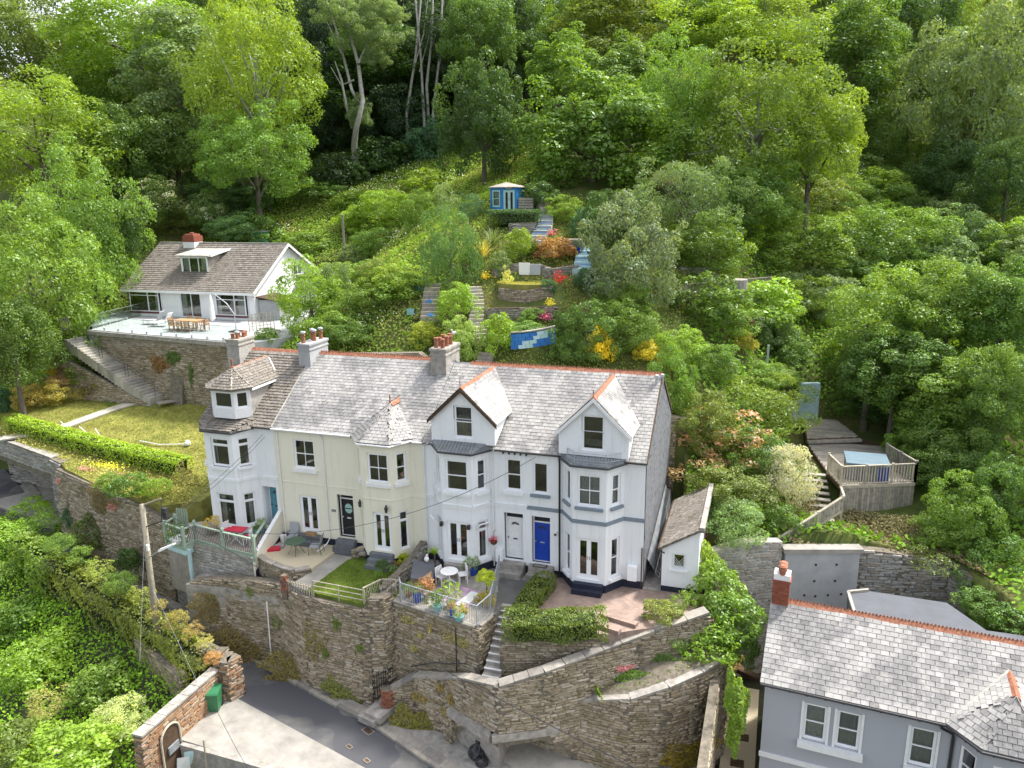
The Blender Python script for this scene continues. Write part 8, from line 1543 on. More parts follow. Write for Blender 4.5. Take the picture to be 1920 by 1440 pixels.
# picket and stair beside the hut
a = gr(972, 398) + Zv * .1; b = gr(1000, 398) + Zv * .1; TF = thing('panel_fence', a, 'low horizontal timber fence right of the blue hut', 'fence')
for j in range(5): m = MB(); m.bar(a + Zv * (.1 + j * .2), b + Zv * (.1 + j * .2), .04, .16); m.build('slat', 'wood', TF)
steps_gr('small timber stair with white edge right of the blue hut', [(1022, 398), (1012, 380), (1005, 368)], .9, 6, ['woodl'], dz=.4, name='stair')
m = MB(); p = gr(1022, 402); q = gr(1003, 380); m.bar(p + Zv * .8, q + Zv * 1.1, .05, .12); m.bar(p + Zv * .3, q + Zv * .6, .05, .7); tag(m.build('stair_screen', 'wood'), 'sloping timber side panel of the small stair by the hut', 'balustrade')
p = gr(937, 322); m = MB(); m.lathe(p, [(.3, 0), (.28, .7), (.42, .75), (.42, .9), (.1, 1.0)], 10); tag(m.build('stone_urn', 'concl'), 'weathered stone birdbath above the blue hut', 'birdbath')
# meadow pole and green tank
p = gr(647, 500); t_ = at(642, 402, Y=p.y); m = MB(); m.tube([p - Zv * .2, (p + t_) / 2 + Zv * 0, V3((t_.x, p.y, t_.z))], [.13, .12, .1], 8); tag(m.build('wooden_pole', 'pole'), 'plain weathered wooden pole standing in the meadow', 'pole')
p = at(487, 455, Y=33); TK = thing('green_tank', p, 'dark green metal tank shed behind the bungalow ridge', 'tank'); m = MB(); m.box((p.x, p.y, p.z + .1), (1.6, 1.3, 1.9), .3); m.build('body', 'bin', TK); m = MB(); m.box((p.x, p.y, p.z + 1.1), (1.75, 1.45, .08), .3); m.build('lid', 'lead', TK)

# ------------------------------------------------------------------ bungalow terrace furniture
def P7(px, py): return at(px, py, Z=DZ)
def lounger(c, rz, label, mat='fabg', frame='whitep', back=.9, group=None):
    r = thing('sun_lounger', c, label, 'sun lounger', group, rz, True); m = MB(); m.bx(-.95, .35, -.3, .3, .32, .36); m.build('seat', mat, r); m = MB(); m.hexa([V3((.35, -.3, .32)), V3((.35, .3, .32)), V3((.35 - .0, .3, .36)), V3((.35, -.3, .36)), V3((.8, -.3, .32 + back * .8)), V3((.8, .3, .32 + back * .8)), V3((.77, .3, .36 + back * .8)), V3((.77, -.3, .36 + back * .8))]); m.build('backrest', mat, r)
    for x in (-.85, .45):
        for y in (-.27, .27): m = MB(); m.bar((x, y, 0), (x, y, .33), .035); m.build('leg', frame, r)
    m = MB(); m.bar((-.95, -.31, .31), (.4, -.31, .31), .035); m.bar((-.95, .31, .31), (.4, .31, .31), .035); m.build('frame', frame, r, kind=None); return r
lounger(P7(291, 608), .1, 'white sun lounger with dark backrest on the bungalow terrace, rear one', 'fabg'); lounger(P7(305, 612), .15, 'white sun lounger at the front on the bungalow terrace', 'whitep')
def table_rect(c, rz, L, W_, H_, mat, label, cat='table'):
    r = thing('table', c, label, cat, None, rz, True); m = MB(); m.bx(-L / 2, L / 2, -W_ / 2, W_ / 2, H_ - .05, H_); m.build('tabletop', mat, r)
    for x in (-L / 2 + .08, L / 2 - .08):
        for y in (-W_ / 2 + .08, W_ / 2 - .08): m = MB(); m.bx(x - .04, x + .04, y - .04, y + .04, 0, H_ - .05); m.build('leg', mat, r)
    return r
def chair(c, rz, mat, label, sw=.45, group=None, H_=.88, arms=False, cat='chair', name='chair'):
    r = thing(name, c, label, cat, group, rz, True); m = MB(); m.bx(-sw / 2, sw / 2, -sw / 2, sw / 2, .42, .46); m.build('seat', mat, r); m = MB()
    for k in range(4): m.bx(-sw / 2, sw / 2, sw / 2 - .03, sw / 2, .5 + k * .1, .57 + k * .1)
    m.bx(-sw / 2, -sw / 2 + .04, sw / 2 - .04, sw / 2, .42, H_); m.bx(sw / 2 - .04, sw / 2, sw / 2 - .04, sw / 2, .42, H_); m.build('backrest', mat, r)
    for x in (-sw / 2 + .03, sw / 2 - .03):
        for y in (-sw / 2 + .03, sw / 2 - .03): m = MB(); m.bar((x, y, 0), (x, y, .43), .04); m.build('leg', mat, r)
    if arms:
        for x in (-sw / 2, sw / 2): m = MB(); m.bar((x, -sw / 2, .65), (x, sw / 2, .65), .045); m.bar((x, -sw / 2, .43), (x, -sw / 2, .65), .035); m.build('armrest', mat, r)
    return r
tc = P7(355, 618); table_rect(tc, .0, 2.2, 1.0, .75, 'teak', 'rectangular teak dining table on the bungalow terrace')
GC = 'teak chairs round the dining table'
for i, (dx, dy, rz) in enumerate(((-.7, -.8, PI), (0, -.8, PI), (.7, -.8, PI), (-.7, .8, 0), (.1, .8, 0), (1.45, 0, -PI / 2), (-1.45, 0, PI / 2))): chair(tc + V3((dx, dy, 0)), rz, 'teak', 'teak armchair at the dining table, ' + ('front left', 'front middle', 'front right', 'back left', 'back right', 'at the right hand end', 'at the left hand end')[i], .5, GC, arms=True)
UM = thing('parasol', P7(443, 622), 'closed white cantilever parasol hanging from a curved mast on the bungalow terrace', 'parasol'); b = P7(443, 622) ; m = MB(); m.tube([b, b + Zv * 1.3, b + V3((-.6, 0, 2.1)), b + V3((-1.6, 0, 2.75)), b + V3((-2.4, 0, 2.85))], .035, 6); m.build('mast', 'metal', UM); m = MB(); m.lathe(b + V3((-2.0, 0, .75)), [(.08, 0), (.2, .15), (.16, 1.1), (.07, 1.9), (.03, 2.05)], 8); m.build('canopy', 'whitep', UM); m = MB(); m.box(b + Zv * .04, (.8, .8, .08)); m.build('base', 'blackw', UM)
TR = thing('trellis', P7(480, 615), 'timber trellis panel at the right end of the bungalow terrace', 'trellis'); a = P7(468, 622); b = P7(515, 616)
for i in range(8): p = a.lerp(b, i / 7); m = MB(); m.bar(p, p + Zv * 1.3, .04); m.build('upright', 'woodl', TR)
for j in range(6): m = MB(); m.bar(a + Zv * (.15 + j * .22), b + Zv * (.15 + j * .22), .03); m.build('slat', 'woodl', TR)
# gate at the top of the steps, lawn furniture
p = P7(140, 615); m = MB(); 
GA = thing('garden_gate', p, 'small grey gate at the head of the bungalow steps', 'gate')
for i in range(5): m = MB(); m.bar(p + V3((i * .2 - .4, -.8, 0)), p + V3((i * .2 - .4, -.8, 1.0)), .05); m.build('bar', 'wood', GA)
m = MB(); m.bar(p + V3((-.45, -.8, .9)), p + V3((.45, -.8, .9)), .05); m.build('top_rail', 'wood', GA)
def PL_(px, py): p = at(px, py, Z=2.4); p = at(px, py, Z=lz(p.y)); return at(px, py, Z=lz(p.y))
lounger(PL_(322, 760), .9, 'weathered grey reclining lounger on the lawn by the foot of the steps', 'wood', 'wood'); 
p = PL_(368, 752); BN = thing('garden_bench', p, 'pale weathered timber bench on the lawn below the bungalow wall', 'bench', rz=-.1, local=True); m = MB(); m.bx(-.8, .8, -.3, .3, .4, .46); m.build('seat', 'woodl', BN); m = MB(); m.bx(-.8, .8, .28, .34, .46, .95); m.build('backrest', 'woodl', BN)
for x in (-.7, .7):
    for y in (-.24, .24): m = MB(); m.bx(x - .04, x + .04, y - .04, y + .04, 0, .4); m.build('leg', 'woodl', BN)
m = MB(); pts = [PL_(px, py) + Zv * .05 for px, py in ((262, 828), (300, 835), (330, 834), (352, 834))]; m.tube(pts, .04, 5); tag(m.build('hose', 'whitep'), 'pale hose lying curved across the lawn', 'hose')
m = MB(); p = PL_(352, 834); m.lathe(p, [(.18, 0), (.2, .15), (.1, .3)], 8); tag(m.build('white_tub', 'whitep'), 'small white tub at the right end of the lawn hose', 'tub')
m = MB(); m.tube([PL_(150, 808) + Zv * .3, PL_(170, 818) + Zv * .05], .03, 5); m.tube([PL_(180, 812) + Zv * .3, PL_(190, 822) + Zv * .05], .03, 5); m.tube([PL_(115, 798) + Zv * .3, PL_(128, 806) + Zv * .05], .03, 5); tag(m.build('hoops', 'whitep'), 'three small white garden hoops behind the lime hedge', 'hoops', kind=None)

# ------------------------------------------------------------------ left house deck: green rail, lookout, table
A1 = at(368, 1015, Z=.2); A2 = at(420, 1030, Z=.18); A3 = at(478, 1044, Z=.16); DKL = thing('deck_rail', A1, 'sage green deck rail with wavy dark balusters before the left house', 'railing')
def wavy(par, a, b, n, h=.95, base=.1):
    m = MB(); pts = [(0, .03 * math.sin(t * 2 * PI), base + (h - base) * t) for t in [i / 6 for i in range(7)]]; m.tube([(p[1], 0, p[2]) for p in pts], .014, 4, 0, 0.); me = m.mesh('baluster', 'blackw'); ang = math.atan2(b.y - a.y, b.x - a.x)
    for i in range(1, n): link('baluster', me, par, a.lerp(b, i / n), (0, 0, ang))
    m = MB(); m.bar(a + Zv * h, b + Zv * h, .12, .05); m.bar(a + Zv * base, b + Zv * base, .07, .08); m.build('rail', 'sage', par)
for a, b in ((A1, A2), (A2, A3)): wavy(DKL, a, b, 17)
A4 = at(500, 1010, Z=.18); wavy(DKL, A3, A4, 8)
for p in (A1, A2, A3): m = MB(); m.box(p + Zv * .5, (.13, .13, 1.2)); m.lathe(p + Zv * 1.1, [(.1, 0), (.08, .05), (.02, .12)], 4); m.build('post', 'sage', DKL)
m = MB(); m.bar(A1 - Zv * .12, A3 - Zv * .12, .1, .3); m.build('fascia', 'sage', DKL)
LK = thing('lookout_deck', at(340, 1030, Z=.1), 'small raised sage green lookout platform on a tall post at the deck corner', 'platform'); B1 = at(312, 1013, Z=.2); B2 = at(346, 1025, Z=.2); B3 = A1.copy(); B4 = at(332, 1000, Z=.2)
m = MB(); m.prism([(B1.x, B1.y), (B2.x, B2.y), (B3.x, B3.y), (B4.x, B4.y)], -.05, .18); m.build('platform', 'sage', LK)
for a, b in ((B1, B2), (B2, B3), (B4, B1)): wavy(LK, a, b, 7)
for p in (B1, B2, B4): m = MB(); m.box(p + Zv * .5, (.13, .13, 1.2)); m.build('post', 'sage', LK)
q = B2 + V3((.1, .15, 0)); m = MB(); m.box((q.x, q.y, -2.1), (.14, .14, 4.2)); m.build('tall_post', 'bt', LK); m = MB(); m.prism([(B1.x, B1.y), (B2.x, B2.y), (B3.x, B3.y), (B4.x, B4.y)], -.3, -.05); m.build('skirt', 'bt', LK)
BA = B4 + V3((-.1, .3, 0)); BC = thing('deck_bench', BA, 'sage green slatted high backed seat on the lookout platform', 'seat')
for i in range(5): m = MB(); m.bar(BA + V3((i * .15, 0, 0)), BA + V3((i * .15, 0, 1.3)), .09, .03); m.build('slat', 'sage', BC)
potted(at(336, 1017, Z=.2), .42, .25, 'whitep', MID, 'white oval window box planted with greenery on the lookout platform', 'small', .5, 'planter')
tp = at(448, 1017, Z=.17); FT = thing('folding_table', tp, 'crimson folding table with white legs on the deck of the left house', 'table', rz=.1, local=True); m = MB(); m.bx(-.45, .45, -.3, .3, .72, .76); m.build('tabletop', 'red', FT)
for s in (-1, 1): m = MB(); m.bar((-.35, s * .25, 0), (.35, s * .25, .72), .035); m.bar((.35, s * .25, 0), (-.35, s * .25, .72), .035); m.build('leg', 'whitep', FT)
for (px, py, rz, l) in ((430, 1008, 1.4, 'left'), (466, 1022, -1.4, 'right')):
    ch_ = chair(at(px, py, Z=.17), rz, 'whitep', 'white folding chair with crimson cushion on the %s of the crimson table' % l, .4); m = MB(); m.bx(-.2, .2, -.2, .2, .46, .5); m.build('cushion', 'red', ch_)
potted(at(398, 1000, Z=.18), .3, .3, 'wood', (.4, .3, .08), 'wooden tub of yellowish flowers beside the left bay', pr=.4); potted(at(492, 998, Z=.18), .16, .3, 'tealpot', LIME, 'teal pot with a yellow flowering plant by the teal door', pr=.28); potted(at(482, 1003, Z=.18), .14, .25, 'tealpot', MID, 'small teal pot with green leaves by the teal door', pr=.2)

# ------------------------------------------------------------------ gravel patio and lawn of the cream house
def Pg(px, py, z=-.18): return at(px, py, Z=z)
gt = Pg(556, 1038); RT = thing('round_table', gt, 'round green glass garden table on the pale gravel', 'table', local=True); m = MB(); m.lathe((0, 0, .7), [(.48, 0), (.5, .02), (.48, .035)], 20); m.build('tabletop', 'clear', RT); m = MB(); m.lathe((0, 0, .69), [(.5, 0), (.51, .02), (.5, .03)], 20); m.build('table_rim', 'bin', RT)
for k in range(4): a = k * PI / 2 + .5; m = MB(); m.tube([(math.cos(a) * .15, math.sin(a) * .15, .68), (math.cos(a) * .2, math.sin(a) * .2, .4), (math.cos(a) * .42, math.sin(a) * .42, 0)], .014, 5); m.build('leg', 'blackw', RT)
def sling(c, rz, label):
    r = thing('garden_chair', c, label, 'chair', None, rz, True); m = MB(); m.bx(-.26, .26, -.26, .24, .4, .43); m.build('seat', 'fabg', r); m = MB(); m.hexa([V3((-.26, .24, .42)), V3((.26, .24, .42)), V3((.26, .26, .42)), V3((-.26, .26, .42)), V3((-.26, .42, 1.05)), V3((.26, .42, 1.05)), V3((.26, .44, 1.05)), V3((-.26, .44, 1.05))]); m.build('backrest', 'fabg', r)
    for x in (-.28, .28): m = MB(); m.tube([(x, -.28, 0), (x, -.26, .62), (x, .3, .62), (x, .3, .4), (x, .38, 0)], .014, 5); m.build('leg', 'blackw', r)
sling(Pg(548, 1020), .1, 'grey sling garden chair behind the round glass table'); sling(Pg(592, 1037), -1.3, 'grey sling garden chair to the right of the round glass table')
p = Pg(532, 1016); m = MB(); m.lathe(p, [(.14, 0), (.18, .38), (.16, .38), (.14, .34)], 12); tag(m.build('bucket', 'whitep'), 'white bucket in the corner by the cream house downpipe', 'bucket')
p = Pg(513, 1031); m = MB(); m.box(p + Zv * .06, (.7, .4, .12), .5); tag(m.build('red_cushion', 'red'), 'red cushion lying on the gravel by the sloping wall', 'cushion'); p = Pg(524, 1026); m = MB(); m.box(p + Zv * .06, (.5, .35, .1), .3); tag(m.build('patterned_bag', 'fabg'), 'grey patterned bag next to the red cushion', 'bag')
m = MB(); m.bx(-17.45, -16.9, -.28, -.06, .3, .48); tag(m.build('doormat', 'teak'), 'brown coir mat on the step of the left french doors', 'doormat')
RP = thing('rock_pile', Pg(672, 1040, -.3), 'pile of grey rocks and slates by the dark front door steps', 'rocks')
for i in range(9): p = Pg(672, 1040, -.3) + V3((random.uniform(-.35, .35), random.uniform(-.3, .3), .12 + .09 * (i % 4))); link('stone', _st[i % 5].mesh('stone', 'stonel') if i < 5 else bpy.data.meshes['stone'], RP, p, (random.uniform(-.3, .3), 0, random.random() * 3), (.42, .35, .13))
for i, (px, py, r, c, l) in enumerate(((718, 1062, .3, MID, 'dark green leafy clump by the bay steps'), (757, 1052, .26, (.32, .38, .03), 'left yellow green dwarf conifer in the corner bed'), (768, 1053, .24, (.32, .38, .03), 'right yellow green dwarf conifer in the corner bed'), (710, 1076, .22, LIGHT, 'small leafy plant at the edge of the front lawn'), (735, 1068, .25, GREYG, 'grey leaved plant in the corner bed'), (760, 1075, .2, LIME, 'lime plant near the rockery'), (742, 1058, .2, (.3, .2, .1), 'reddish plant behind the lawn'), (728, 1048, .22, MID, 'green plant against the cream bay plinth'))):
    p = Pg(px, py + 6, -.3); plant('garden_plant', p + Zv * r * .8, (r, r, r * (1.3 if 'conifer' in l else .8)), 'shrub' if r > .25 else 'small', c, l, 'plant', trunk=False, ground=-.32)
# rails at the lawn edge and the lattice screen
WR = thing('white_tube_rail', (-13.3, -4.55, -.4), 'white three bar tube rail along the edge of the front lawn', 'railing'); a, b = V3((-14.4, -4.45, -.45)), V3((-11.7, -4.55, -.45)); 
for h in (.3, .55, .8): m = MB(); m.tube([a + Zv * h, b + Zv * h], .022, 6); m.build('rail', 'woodl', WR)
for f in (0, .5, 1): p = a.lerp(b, f); m = MB(); m.tube([p, p + Zv * .82], .025, 6); m.build('post', 'woodl', WR)
PG = thing('picket_gate', (-15.2, -4.4, -.5), 'low dark picket gate between the brick post and the tube rail', 'gate'); a, b = V3((-16.1, -4.1, -.6)), V3((-14.5, -4.45, -.5))
for i in range(11): p = a.lerp(b, i / 10); m = MB(); m.bar(p, p + Zv * .6, .05, .03); m.build('picket', 'wood', PG)
m = MB(); m.bar(a + Zv * .5, b + Zv * .5, .04, .05); m.build('top_rail', 'woodl', PG)
wall('small brick post at the left end of the picket gate', [(-16.35, -4.15, .15, -.8), (-16.1, -4.15, .15, -.8)], .25, 'brick', .2, .075, 20, name='brick_post')
LA = thing('lattice_screen', (-11.4, -3.8, -.3), 'white framed lattice screen between the lawn and the gate pier', 'trellis'); pp = [V3((-11.75, -4.55, -.3)), V3((-11.35, -3.6, -.3)), V3((-10.7, -3.45, -.3))]
for a, b in zip(pp[:-1], pp[1:]):
    m = MB(); m.bar(a + Zv * .75, b + Zv * .75, .06, .05); m.bar(a + Zv * .05, b + Zv * .05, .05, .05); m.bar(a, a + Zv * .78, .05); m.bar(b, b + Zv * .78, .05); m.build('lattice_frame', 'woodl', LA); n_ = 7
    for i in range(n_):
        for s in (1, -1): f0 = i / n_; f1 = f0 + s * .28; f1c = min(1, max(0, f1)); hh = .7 * (f1c - f0) / (s * .28) if abs(s) else .7; m = MB(); m.bar(a.lerp(b, f0) + Zv * .05, a.lerp(b, f1c) + Zv * (.05 + hh), .018); m.build('lath', 'woodl', LA)

# ------------------------------------------------------------------ railed patio with the white table
MR_ = thing('patio_rail', (-8, -4.6, -.2), 'pale blue grey metal railing round the white table patio', 'railing'); q = [V3((-10.35, -3.75, -.16)), V3((-10.05, -4.2, -.16)), V3((-6.14, -5.05, -.16)), V3((-5.92, -4.0, -.16)), V3((-6.7, -.55, -.12))]
railing(MR_, q, .95, .125, M['metal'], .018, .026)
wt = at(843, 1097, Z=-.16); WT = thing('bistro_table', wt, 'round white pedestal table on the railed patio', 'table', local=True); m = MB(); m.lathe((0, 0, .7), [(.4, 0), (.42, .02), (.4, .04)], 20); m.build('tabletop', 'whitep', WT); m = MB(); m.lathe((0, 0, .1), [(.05, 0), (.04, .3), (.05, .6)], 8); m.build('pedestal', 'whitep', WT)
for k in range(4): a = k * PI / 2 + .4; m = MB(); m.bar((math.cos(a) * .04, math.sin(a) * .04, .3), (math.cos(a) * .4, math.sin(a) * .4, .02), .05); m.build('foot', 'whitep', WT)
chair(at(828, 1096, Z=-.16), 1.2, 'whitep', 'white folding chair left of the round white table', .42); chair(at(868, 1092, Z=-.16), -1.0, 'whitep', 'white folding chair right of the round white table', .42)
m = MB(); m.box((-8.0, -2.9, -.15), (2.2, 1.5, .012), -.2, 0); m.box((-7.3, -3.1, -.147), (.5, 1.3, .012), -.2, 1); tag(m.build('outdoor_rug', [plain('pink_blue_rug', (.40, .28, .38), .9, .5, 2.5), 'whitep']), 'pinkish blue rug with white edge under the round table', 'rug')
m = MB(); m.bx(-10.0, -9.3, -2.6, -1.0, -.16, -.12); m.build('slate_floor', 'navy', kind='structure')
kp = V3((-9.75, -2.5, -.16)); KN = thing('rabbit_hutch', kp, 'small timber hutch with sloping slate grey roof by the rockery', 'hutch', rz=.35, local=True); m = MB(); m.bx(-.4, .4, -.6, .5, 0, .7); m.build('body', 'teak', KN); m = MB(); m.hexa([V3((-.5, -.75, .72)), V3((.5, -.75, .55)), V3((.5, .65, .7)), V3((-.5, .65, .9)), V3((-.5, -.75, .77)), V3((.5, -.75, .6)), V3((.5, .65, .75)), V3((-.5, .65, .95))]); m.build('roof', 'felt', KN); m = MB(); m.bx(-.12, .12, -.62, -.6, .1, .5); m.build('doorway', 'black', KN)
dk_ = at(800, 1053, Z=.7); DU = thing('duck_ornament', dk_, 'white duck ornament standing on the hutch roof', 'ornament', local=True); m = MB(); m.lathe((0, 0, 0), [(.05, 0), (.11, .08), (.12, .16), (.07, .24), (.04, .3)], 8); m.build('body', 'whitep', DU); m = MB(); m.lathe((.04, -.02, .28), [(.03, 0), (.05, .05), (.04, .1), (.01, .13)], 8); m.build('head', 'whitep', DU); m = MB(); m.bar((.06, -.03, .35), (.14, -.06, .34), .025); m.build('beak', 'orange', DU)
b_ = blades('palm', at(815, 1042, Z=.5), 46, .6, .05, (.22, .33, .05), 'small bright green cabbage palm beside the white bay'); m = MB(); m.tube([(0, 0, 0), (0, 0, -.65)], .04, 6); m.build('stem', 'bark', b_)
potted(at(886, 1077, Z=-.16), .25, .38, 'bluepot', LIGHT, 'cobalt blue pot with a green spiky plant by the white bay', 'small', .36); 
topi = plant('topiary_shrub', at(912, 1084, Z=.75), (.42, .42, .36), 'shrub', (.33, .36, .03), 'rounded yellow green shrub on stems inside the right hand patio rail', 'shrub', ground=-.16); plant('patio_shrub', V3((-6.35, -3.4, .12)), (.25, .45, .35), 'shrub', (.25, .22, .06), 'brownish green plants along the inside of the right patio rail', 'shrub', ground=-.16, trunk=False)
for (px, py, r, h, mt, c, l, pr) in ((767, 1118, .14, .22, 'terra', LIME, 'terracotta pot at the left end of the patio rail', .26), (783, 1128, .2, .42, 'bluepot', GREYG, 'tall blue pot second from the left behind the patio rail', .28), (800, 1122, .18, .3, 'concl', (.3, .17, .1), 'grey pot of salmon pink flowers behind the patio rail', .4), (821, 1146, .2, .3, 'tealpot', MID, 'teal pot with bushy green plant behind the middle of the patio rail', .42), (846, 1138, .22, .3, 'concrete', LIME, 'pot with the brightest fern in the middle of the patio', .5), (849, 1155, .16, .36, 'bluepot', (.3, .2, .08), 'small blue pot right of the teal pot', .2), (861, 1162, .24, .22, 'tealpot', (.26, .26, .05), 'wide pale teal bowl with yellow flowers at the patio corner', .3), (872, 1150, .14, .2, 'terra', (.3, .2, .13), 'peach flowering pot near the patio corner', .2)):
    potted(at(px, py, Z=-.16), r, h, mt, c, l, 'small', pr)
blooms('salmon orange flowers behind the left part of the patio rail', 795, 1092, 12, 5, (.4, .17, .1), 90, .07, Z=.5)
HBK = thing('hanging_basket', (-7.05, -.25, 1.35), 'hanging basket of crimson flowers beside the white front door', 'hanging basket'); m = MB(); m.tube([(-7.05, -.0, 1.85), (-7.05, -.28, 1.9), (-7.05, -.28, 1.5)], .01, 4); m.build('bracket', 'black', HBK); m = MB(); m.lathe((-7.05, -.28, 1.2), [(.03, 0), (.14, .08), (.18, .2)], 10); m.build('basket', 'woodd', HBK); me, R = variant('small', 0); o = link('plant', me, HBK, (-7.05, -.28, 1.46), (0, 0, 0), (.45, .45, .4)); o.color = (.45, .03, .08, 1)
p = at(1184, 1098, Z=-.13); m = MB(); m.lathe(p, [(.14, 0), (.17, .28), (.15, .28), (.13, .24)], 12); tag(m.build('orange_bucket', 'orange'), 'orange bucket against the plinth below the white meter box', 'bucket')
# ------------------------------------------------------------------ road side things
bn = at(404, 1330, Z=-5.02); WB = thing('wheelie_bin', bn, 'green wheelie bin against the rust coloured courtyard wall', 'bin', rz=.35, local=True); m = MB(); m.hexa([V3((-.23, -.28, .08)), V3((.23, -.28, .08)), V3((.23, .22, .08)), V3((-.23, .22, .08)), V3((-.29, -.36, .98)), V3((.29, -.36, .98)), V3((.29, .34, .98)), V3((-.29, .34, .98))]); m.build('body', 'bin', WB); m = MB(); m.hexa([V3((-.31, -.4, .98)), V3((.31, -.4, .98)), V3((.31, .38, 1.02)), V3((-.31, .38, 1.02)), V3((-.28, -.34, 1.04)), V3((.28, -.34, 1.04)), V3((.28, .36, 1.1)), V3((-.28, .36, 1.1))]); m.build('lid', 'bin', WB); m = MB(); m.bar((-.25, .42, 1.0), (.25, .42, 1.0), .04); m.build('handle', 'bin', WB)
for x in (-.24, .24): m = MB(); m.tube([(x - .03, .25, .1), (x + .03, .25, .1)], .1, 10); m.build('wheel', 'black', WB)
RB_ = at(906, 1420, Z=-5.36)
for i, (dx, dy, r, l) in enumerate(((-.2, 0, .42, 'left and larger black bin bag in the parking recess'), (.42, .12, .36, 'right black bin bag in the parking recess'), (.1, -.45, .26, 'smallest black bin bag in front of the other two'))):
    m = MB(); m.lathe(RB_ + V3((dx, dy, 0)), [(r * .8, 0), (r * 1.1, r * .4), (r * .9, r * 1.0), (r * .35, r * 1.35), (r * .15, r * 1.5), (r * .3, r * 1.8)], 11); o = m.build('bin_bag', 'bag'); tag(o, l, 'bin bag')
    for v in o.data.vertices: v.co += V3((random.uniform(-.04, .04), random.uniform(-.04, .04), random.uniform(-.02, .03)))
m = MB(); c = at(752, 1330, Y=-5.6); m.tube([c + V3((math.cos(t) * .2, 0, math.sin(t) * .26)) for t in [i * PI / 6 for i in range(13)]], .035, 6); tag(m.build('ring', 'concl'), 'pale oval ring hung on the curved wall beside the gate pier', 'ring')
m = MB(); c = at(500, 1128, Y=-3.95); m.tube([c, V3((c.x, c.y - .1, zr(c.x) + .1))], .03, 6); tag(m.build('white_pipe', 'whitep'), 'thin white vertical pipe on the tall road wall', 'pipe')
SG = thing('sign_post', at(447, 1295, Z=-5.1), 'dark post with a small white sign bearing a black mark at the courtyard pier', 'sign'); b = at(447, 1298, Z=-5.1); m = MB(); m.bar(b, b + Zv * 1.25, .12); m.build('post', 'blackw', SG); m = MB(); m.box(b + V3((0, -.08, .8)), (.2, .02, .34)); sp = m.build('sign_board', 'whitep', SG); m = MB(); m.add([b + V3((-.05, -.095, .72)), b + V3((.06, -.095, .72)), b + V3((0, -.095, .9))], [(0, 1, 2)]); m.build('black_triangle', 'black', sp)
# telegraph pole, lamp and wires
tb_ = at(302, 1250, Z=-4.9); tt_ = at(266, 946, X=tb_.x + .05); TP = thing('telegraph_pole', tb_, 'leaning timber telegraph pole with a street lamp above the roadside hedge', 'telegraph pole')
tb_.z = -6; m = MB(); m.tube([tb_, tt_], [.17, .12], 10); m.build('pole', 'pole', TP, smooth=True)
def onp(py_): # point on the pole at photo height
    lo, hi = 0, 1
    for _ in range(30):
        mm = (lo + hi) / 2
        if proj(tb_.lerp(tt_, mm))[1] > py_: lo = mm
        else: hi = mm
    return tb_.lerp(tt_, lo)
Dp = CF.dot(tt_ - CAM); top = onp(948); arm = at(302, 935, D=Dp); m = MB(); m.bar(top, arm, .09, .07); m.build('crossarm', 'pole', TP); a2 = at(303, 977, D=Dp); m = MB(); m.bar(onp(988), a2, .06, .05); m.bar(arm, a2, .03); m.box(at(310, 962, D=Dp), (.22, .2, .5)); m.build('arm_and_box', 'blackw', TP, kind='stuff')
LP_ = thing('street_lamp', onp(1046), 'long white street lamp head bracketed to the telegraph pole', 'lamp'); l0 = onp(1046); l1 = at(300, 1032, D=Dp - .3); l2 = at(327, 1020, D=Dp - .4); m = MB(); m.tube([l0, l1], .03, 6); m.build('bracket', 'metal', LP_); m = MB(); m.hexa([l1 + V3((0, -.12, -.05)), l2 + V3((0, -.1, -.03)), l2 + V3((0, .1, -.03)), l1 + V3((0, .12, -.05)), l1 + V3((0, -.1, .07)), l2 + V3((0, -.07, .05)), l2 + V3((0, .07, .05)), l1 + V3((0, .1, .07))]); m.build('lamp_head', 'whitep', LP_)
m = MB(); c = onp(1030) + V3((.14, -.1, 0)); m.tube([c, c + Zv * .3], .07, 8); m.build('sensor', 'whitep', LP_)
def wire(a, b, sag, label, r=.012, mat='blackw', cat='cable'):
    a = V3(a); b = V3(b); pts = [a.lerp(b, t) - Zv * (sag * 4 * t * (1 - t)) for t in [i / 16 for i in range(17)]]; m = MB(); m.tube(pts, r, 4); tag(m.build('overhead_wire', mat), label, cat)
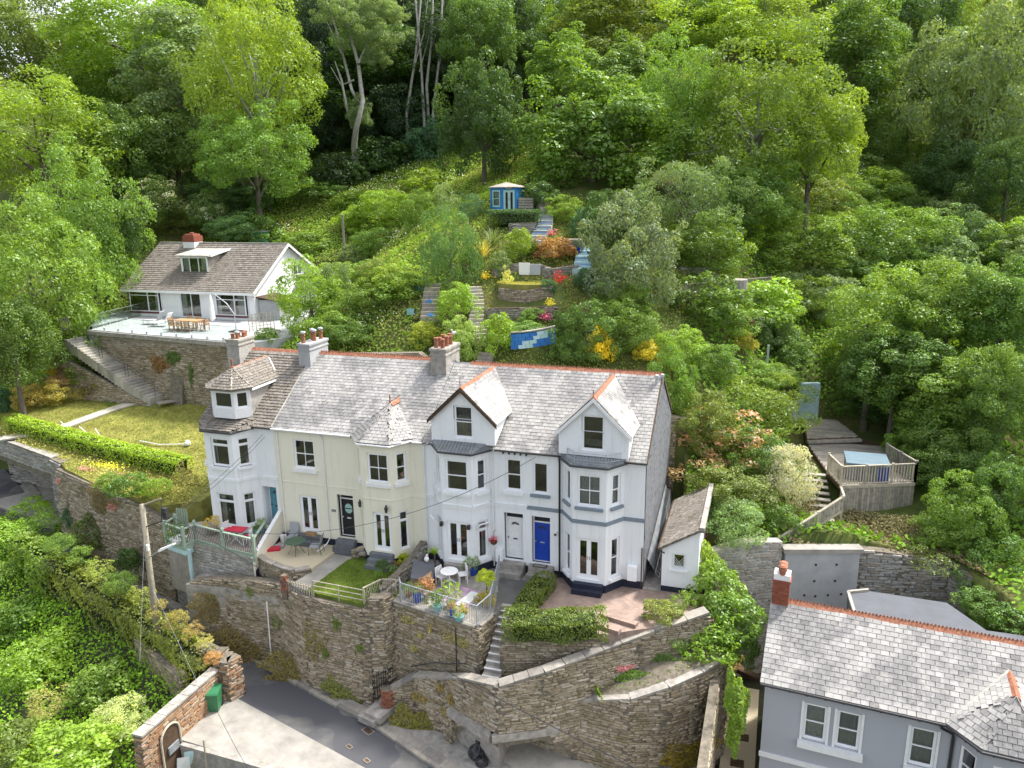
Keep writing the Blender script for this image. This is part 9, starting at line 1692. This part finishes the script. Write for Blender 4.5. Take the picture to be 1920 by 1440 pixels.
wire(a2, (-19.55, -.15, 5.6), .25, 'upper of two wires from the telegraph pole to the left house eaves'); wire(a2 + V3((0, 0, -.2)), (-19.5, -.12, 5.45), .3, 'lower of two wires from the telegraph pole to the left house eaves'); wire(a2, (-5.0, -.1, 5.75), 1.9, 'long wire sagging across the fronts of the cream and white houses')
e1 = at(850, 1345, D=27.5); wire(at(300, 955, D=Dp), at(1210, 1450, D=23.5), .3, 'thick black cable running down from the telegraph pole over the road wall', .022); wire(at(268, 950, D=Dp), at(-10, 830, D=Dp + 16), .3, 'wire leaving the telegraph pole to the upper left'); wire(onp(990), at(262, 1240, D=Dp - 1.0), 0, 'left stay wire of the telegraph pole', .007, 'metal'); wire(onp(1100), at(375, 1290, D=Dp - 2), 0, 'right stay wire of the telegraph pole', .007, 'metal')
wire(at(403, 1325, D=27), at(470, 1450, D=24), .1, 'thin wire crossing the concrete courtyard', .008)
# washing line below the courtyard parapet
WLn = thing('washing_line', at(350, 1400, Z=-5), 'washing line post with pale blue and white cloths at the bottom edge', 'washing line'); p = at(385, 1410, Z=-5.0); m = MB(); m.bar(p - Zv * 1.5, p + Zv * .6, .07); m.build('post', 'woodl', WLn)
for i, (px, py, mt) in enumerate(((372, 1412, 'whitep'), (358, 1428, 'bt'), (345, 1440, 'whitep'))):
    p = at(px, py, Z=-5.6); m = MB(); m.add([p + V3((-.3, 0, .4)), p + V3((.2, .15, .5)), p + V3((.25, .1, 0)), p + V3((.0, .2, -.3)), p + V3((-.35, -.05, -.2))], [(0, 1, 2, 3, 4)]); m.build('cloth', mt, WLn)
# gull on the chimney pots
g_ = V3((-10.98, 4.85, 10.3)); GL = thing('gull', g_, 'white gull with grey wings perched on the right hand chimney pots', 'gull', local=True); m = MB(); m.lathe((0, 0, 0), [(.02, 0), (.07, .04), (.09, .1), (.06, .18), (.02, .22)], 8); o = m.build('body', 'whitep', GL, smooth=True); o.rotation_euler = (.0, 1.0, 0); m = MB(); m.lathe((-.02, 0, .14), [(.02, 0), (.045, .04), (.04, .09), (.01, .11)], 8); m.build('head', 'whitep', GL, smooth=True); m = MB(); m.bar((-.05, 0, .2), (-.13, 0, .19), .02); m.build('beak', 'orange', GL); m = MB(); m.box((.12, 0, .08), (.26, .12, .04)); m.build('wing', 'metal', GL)
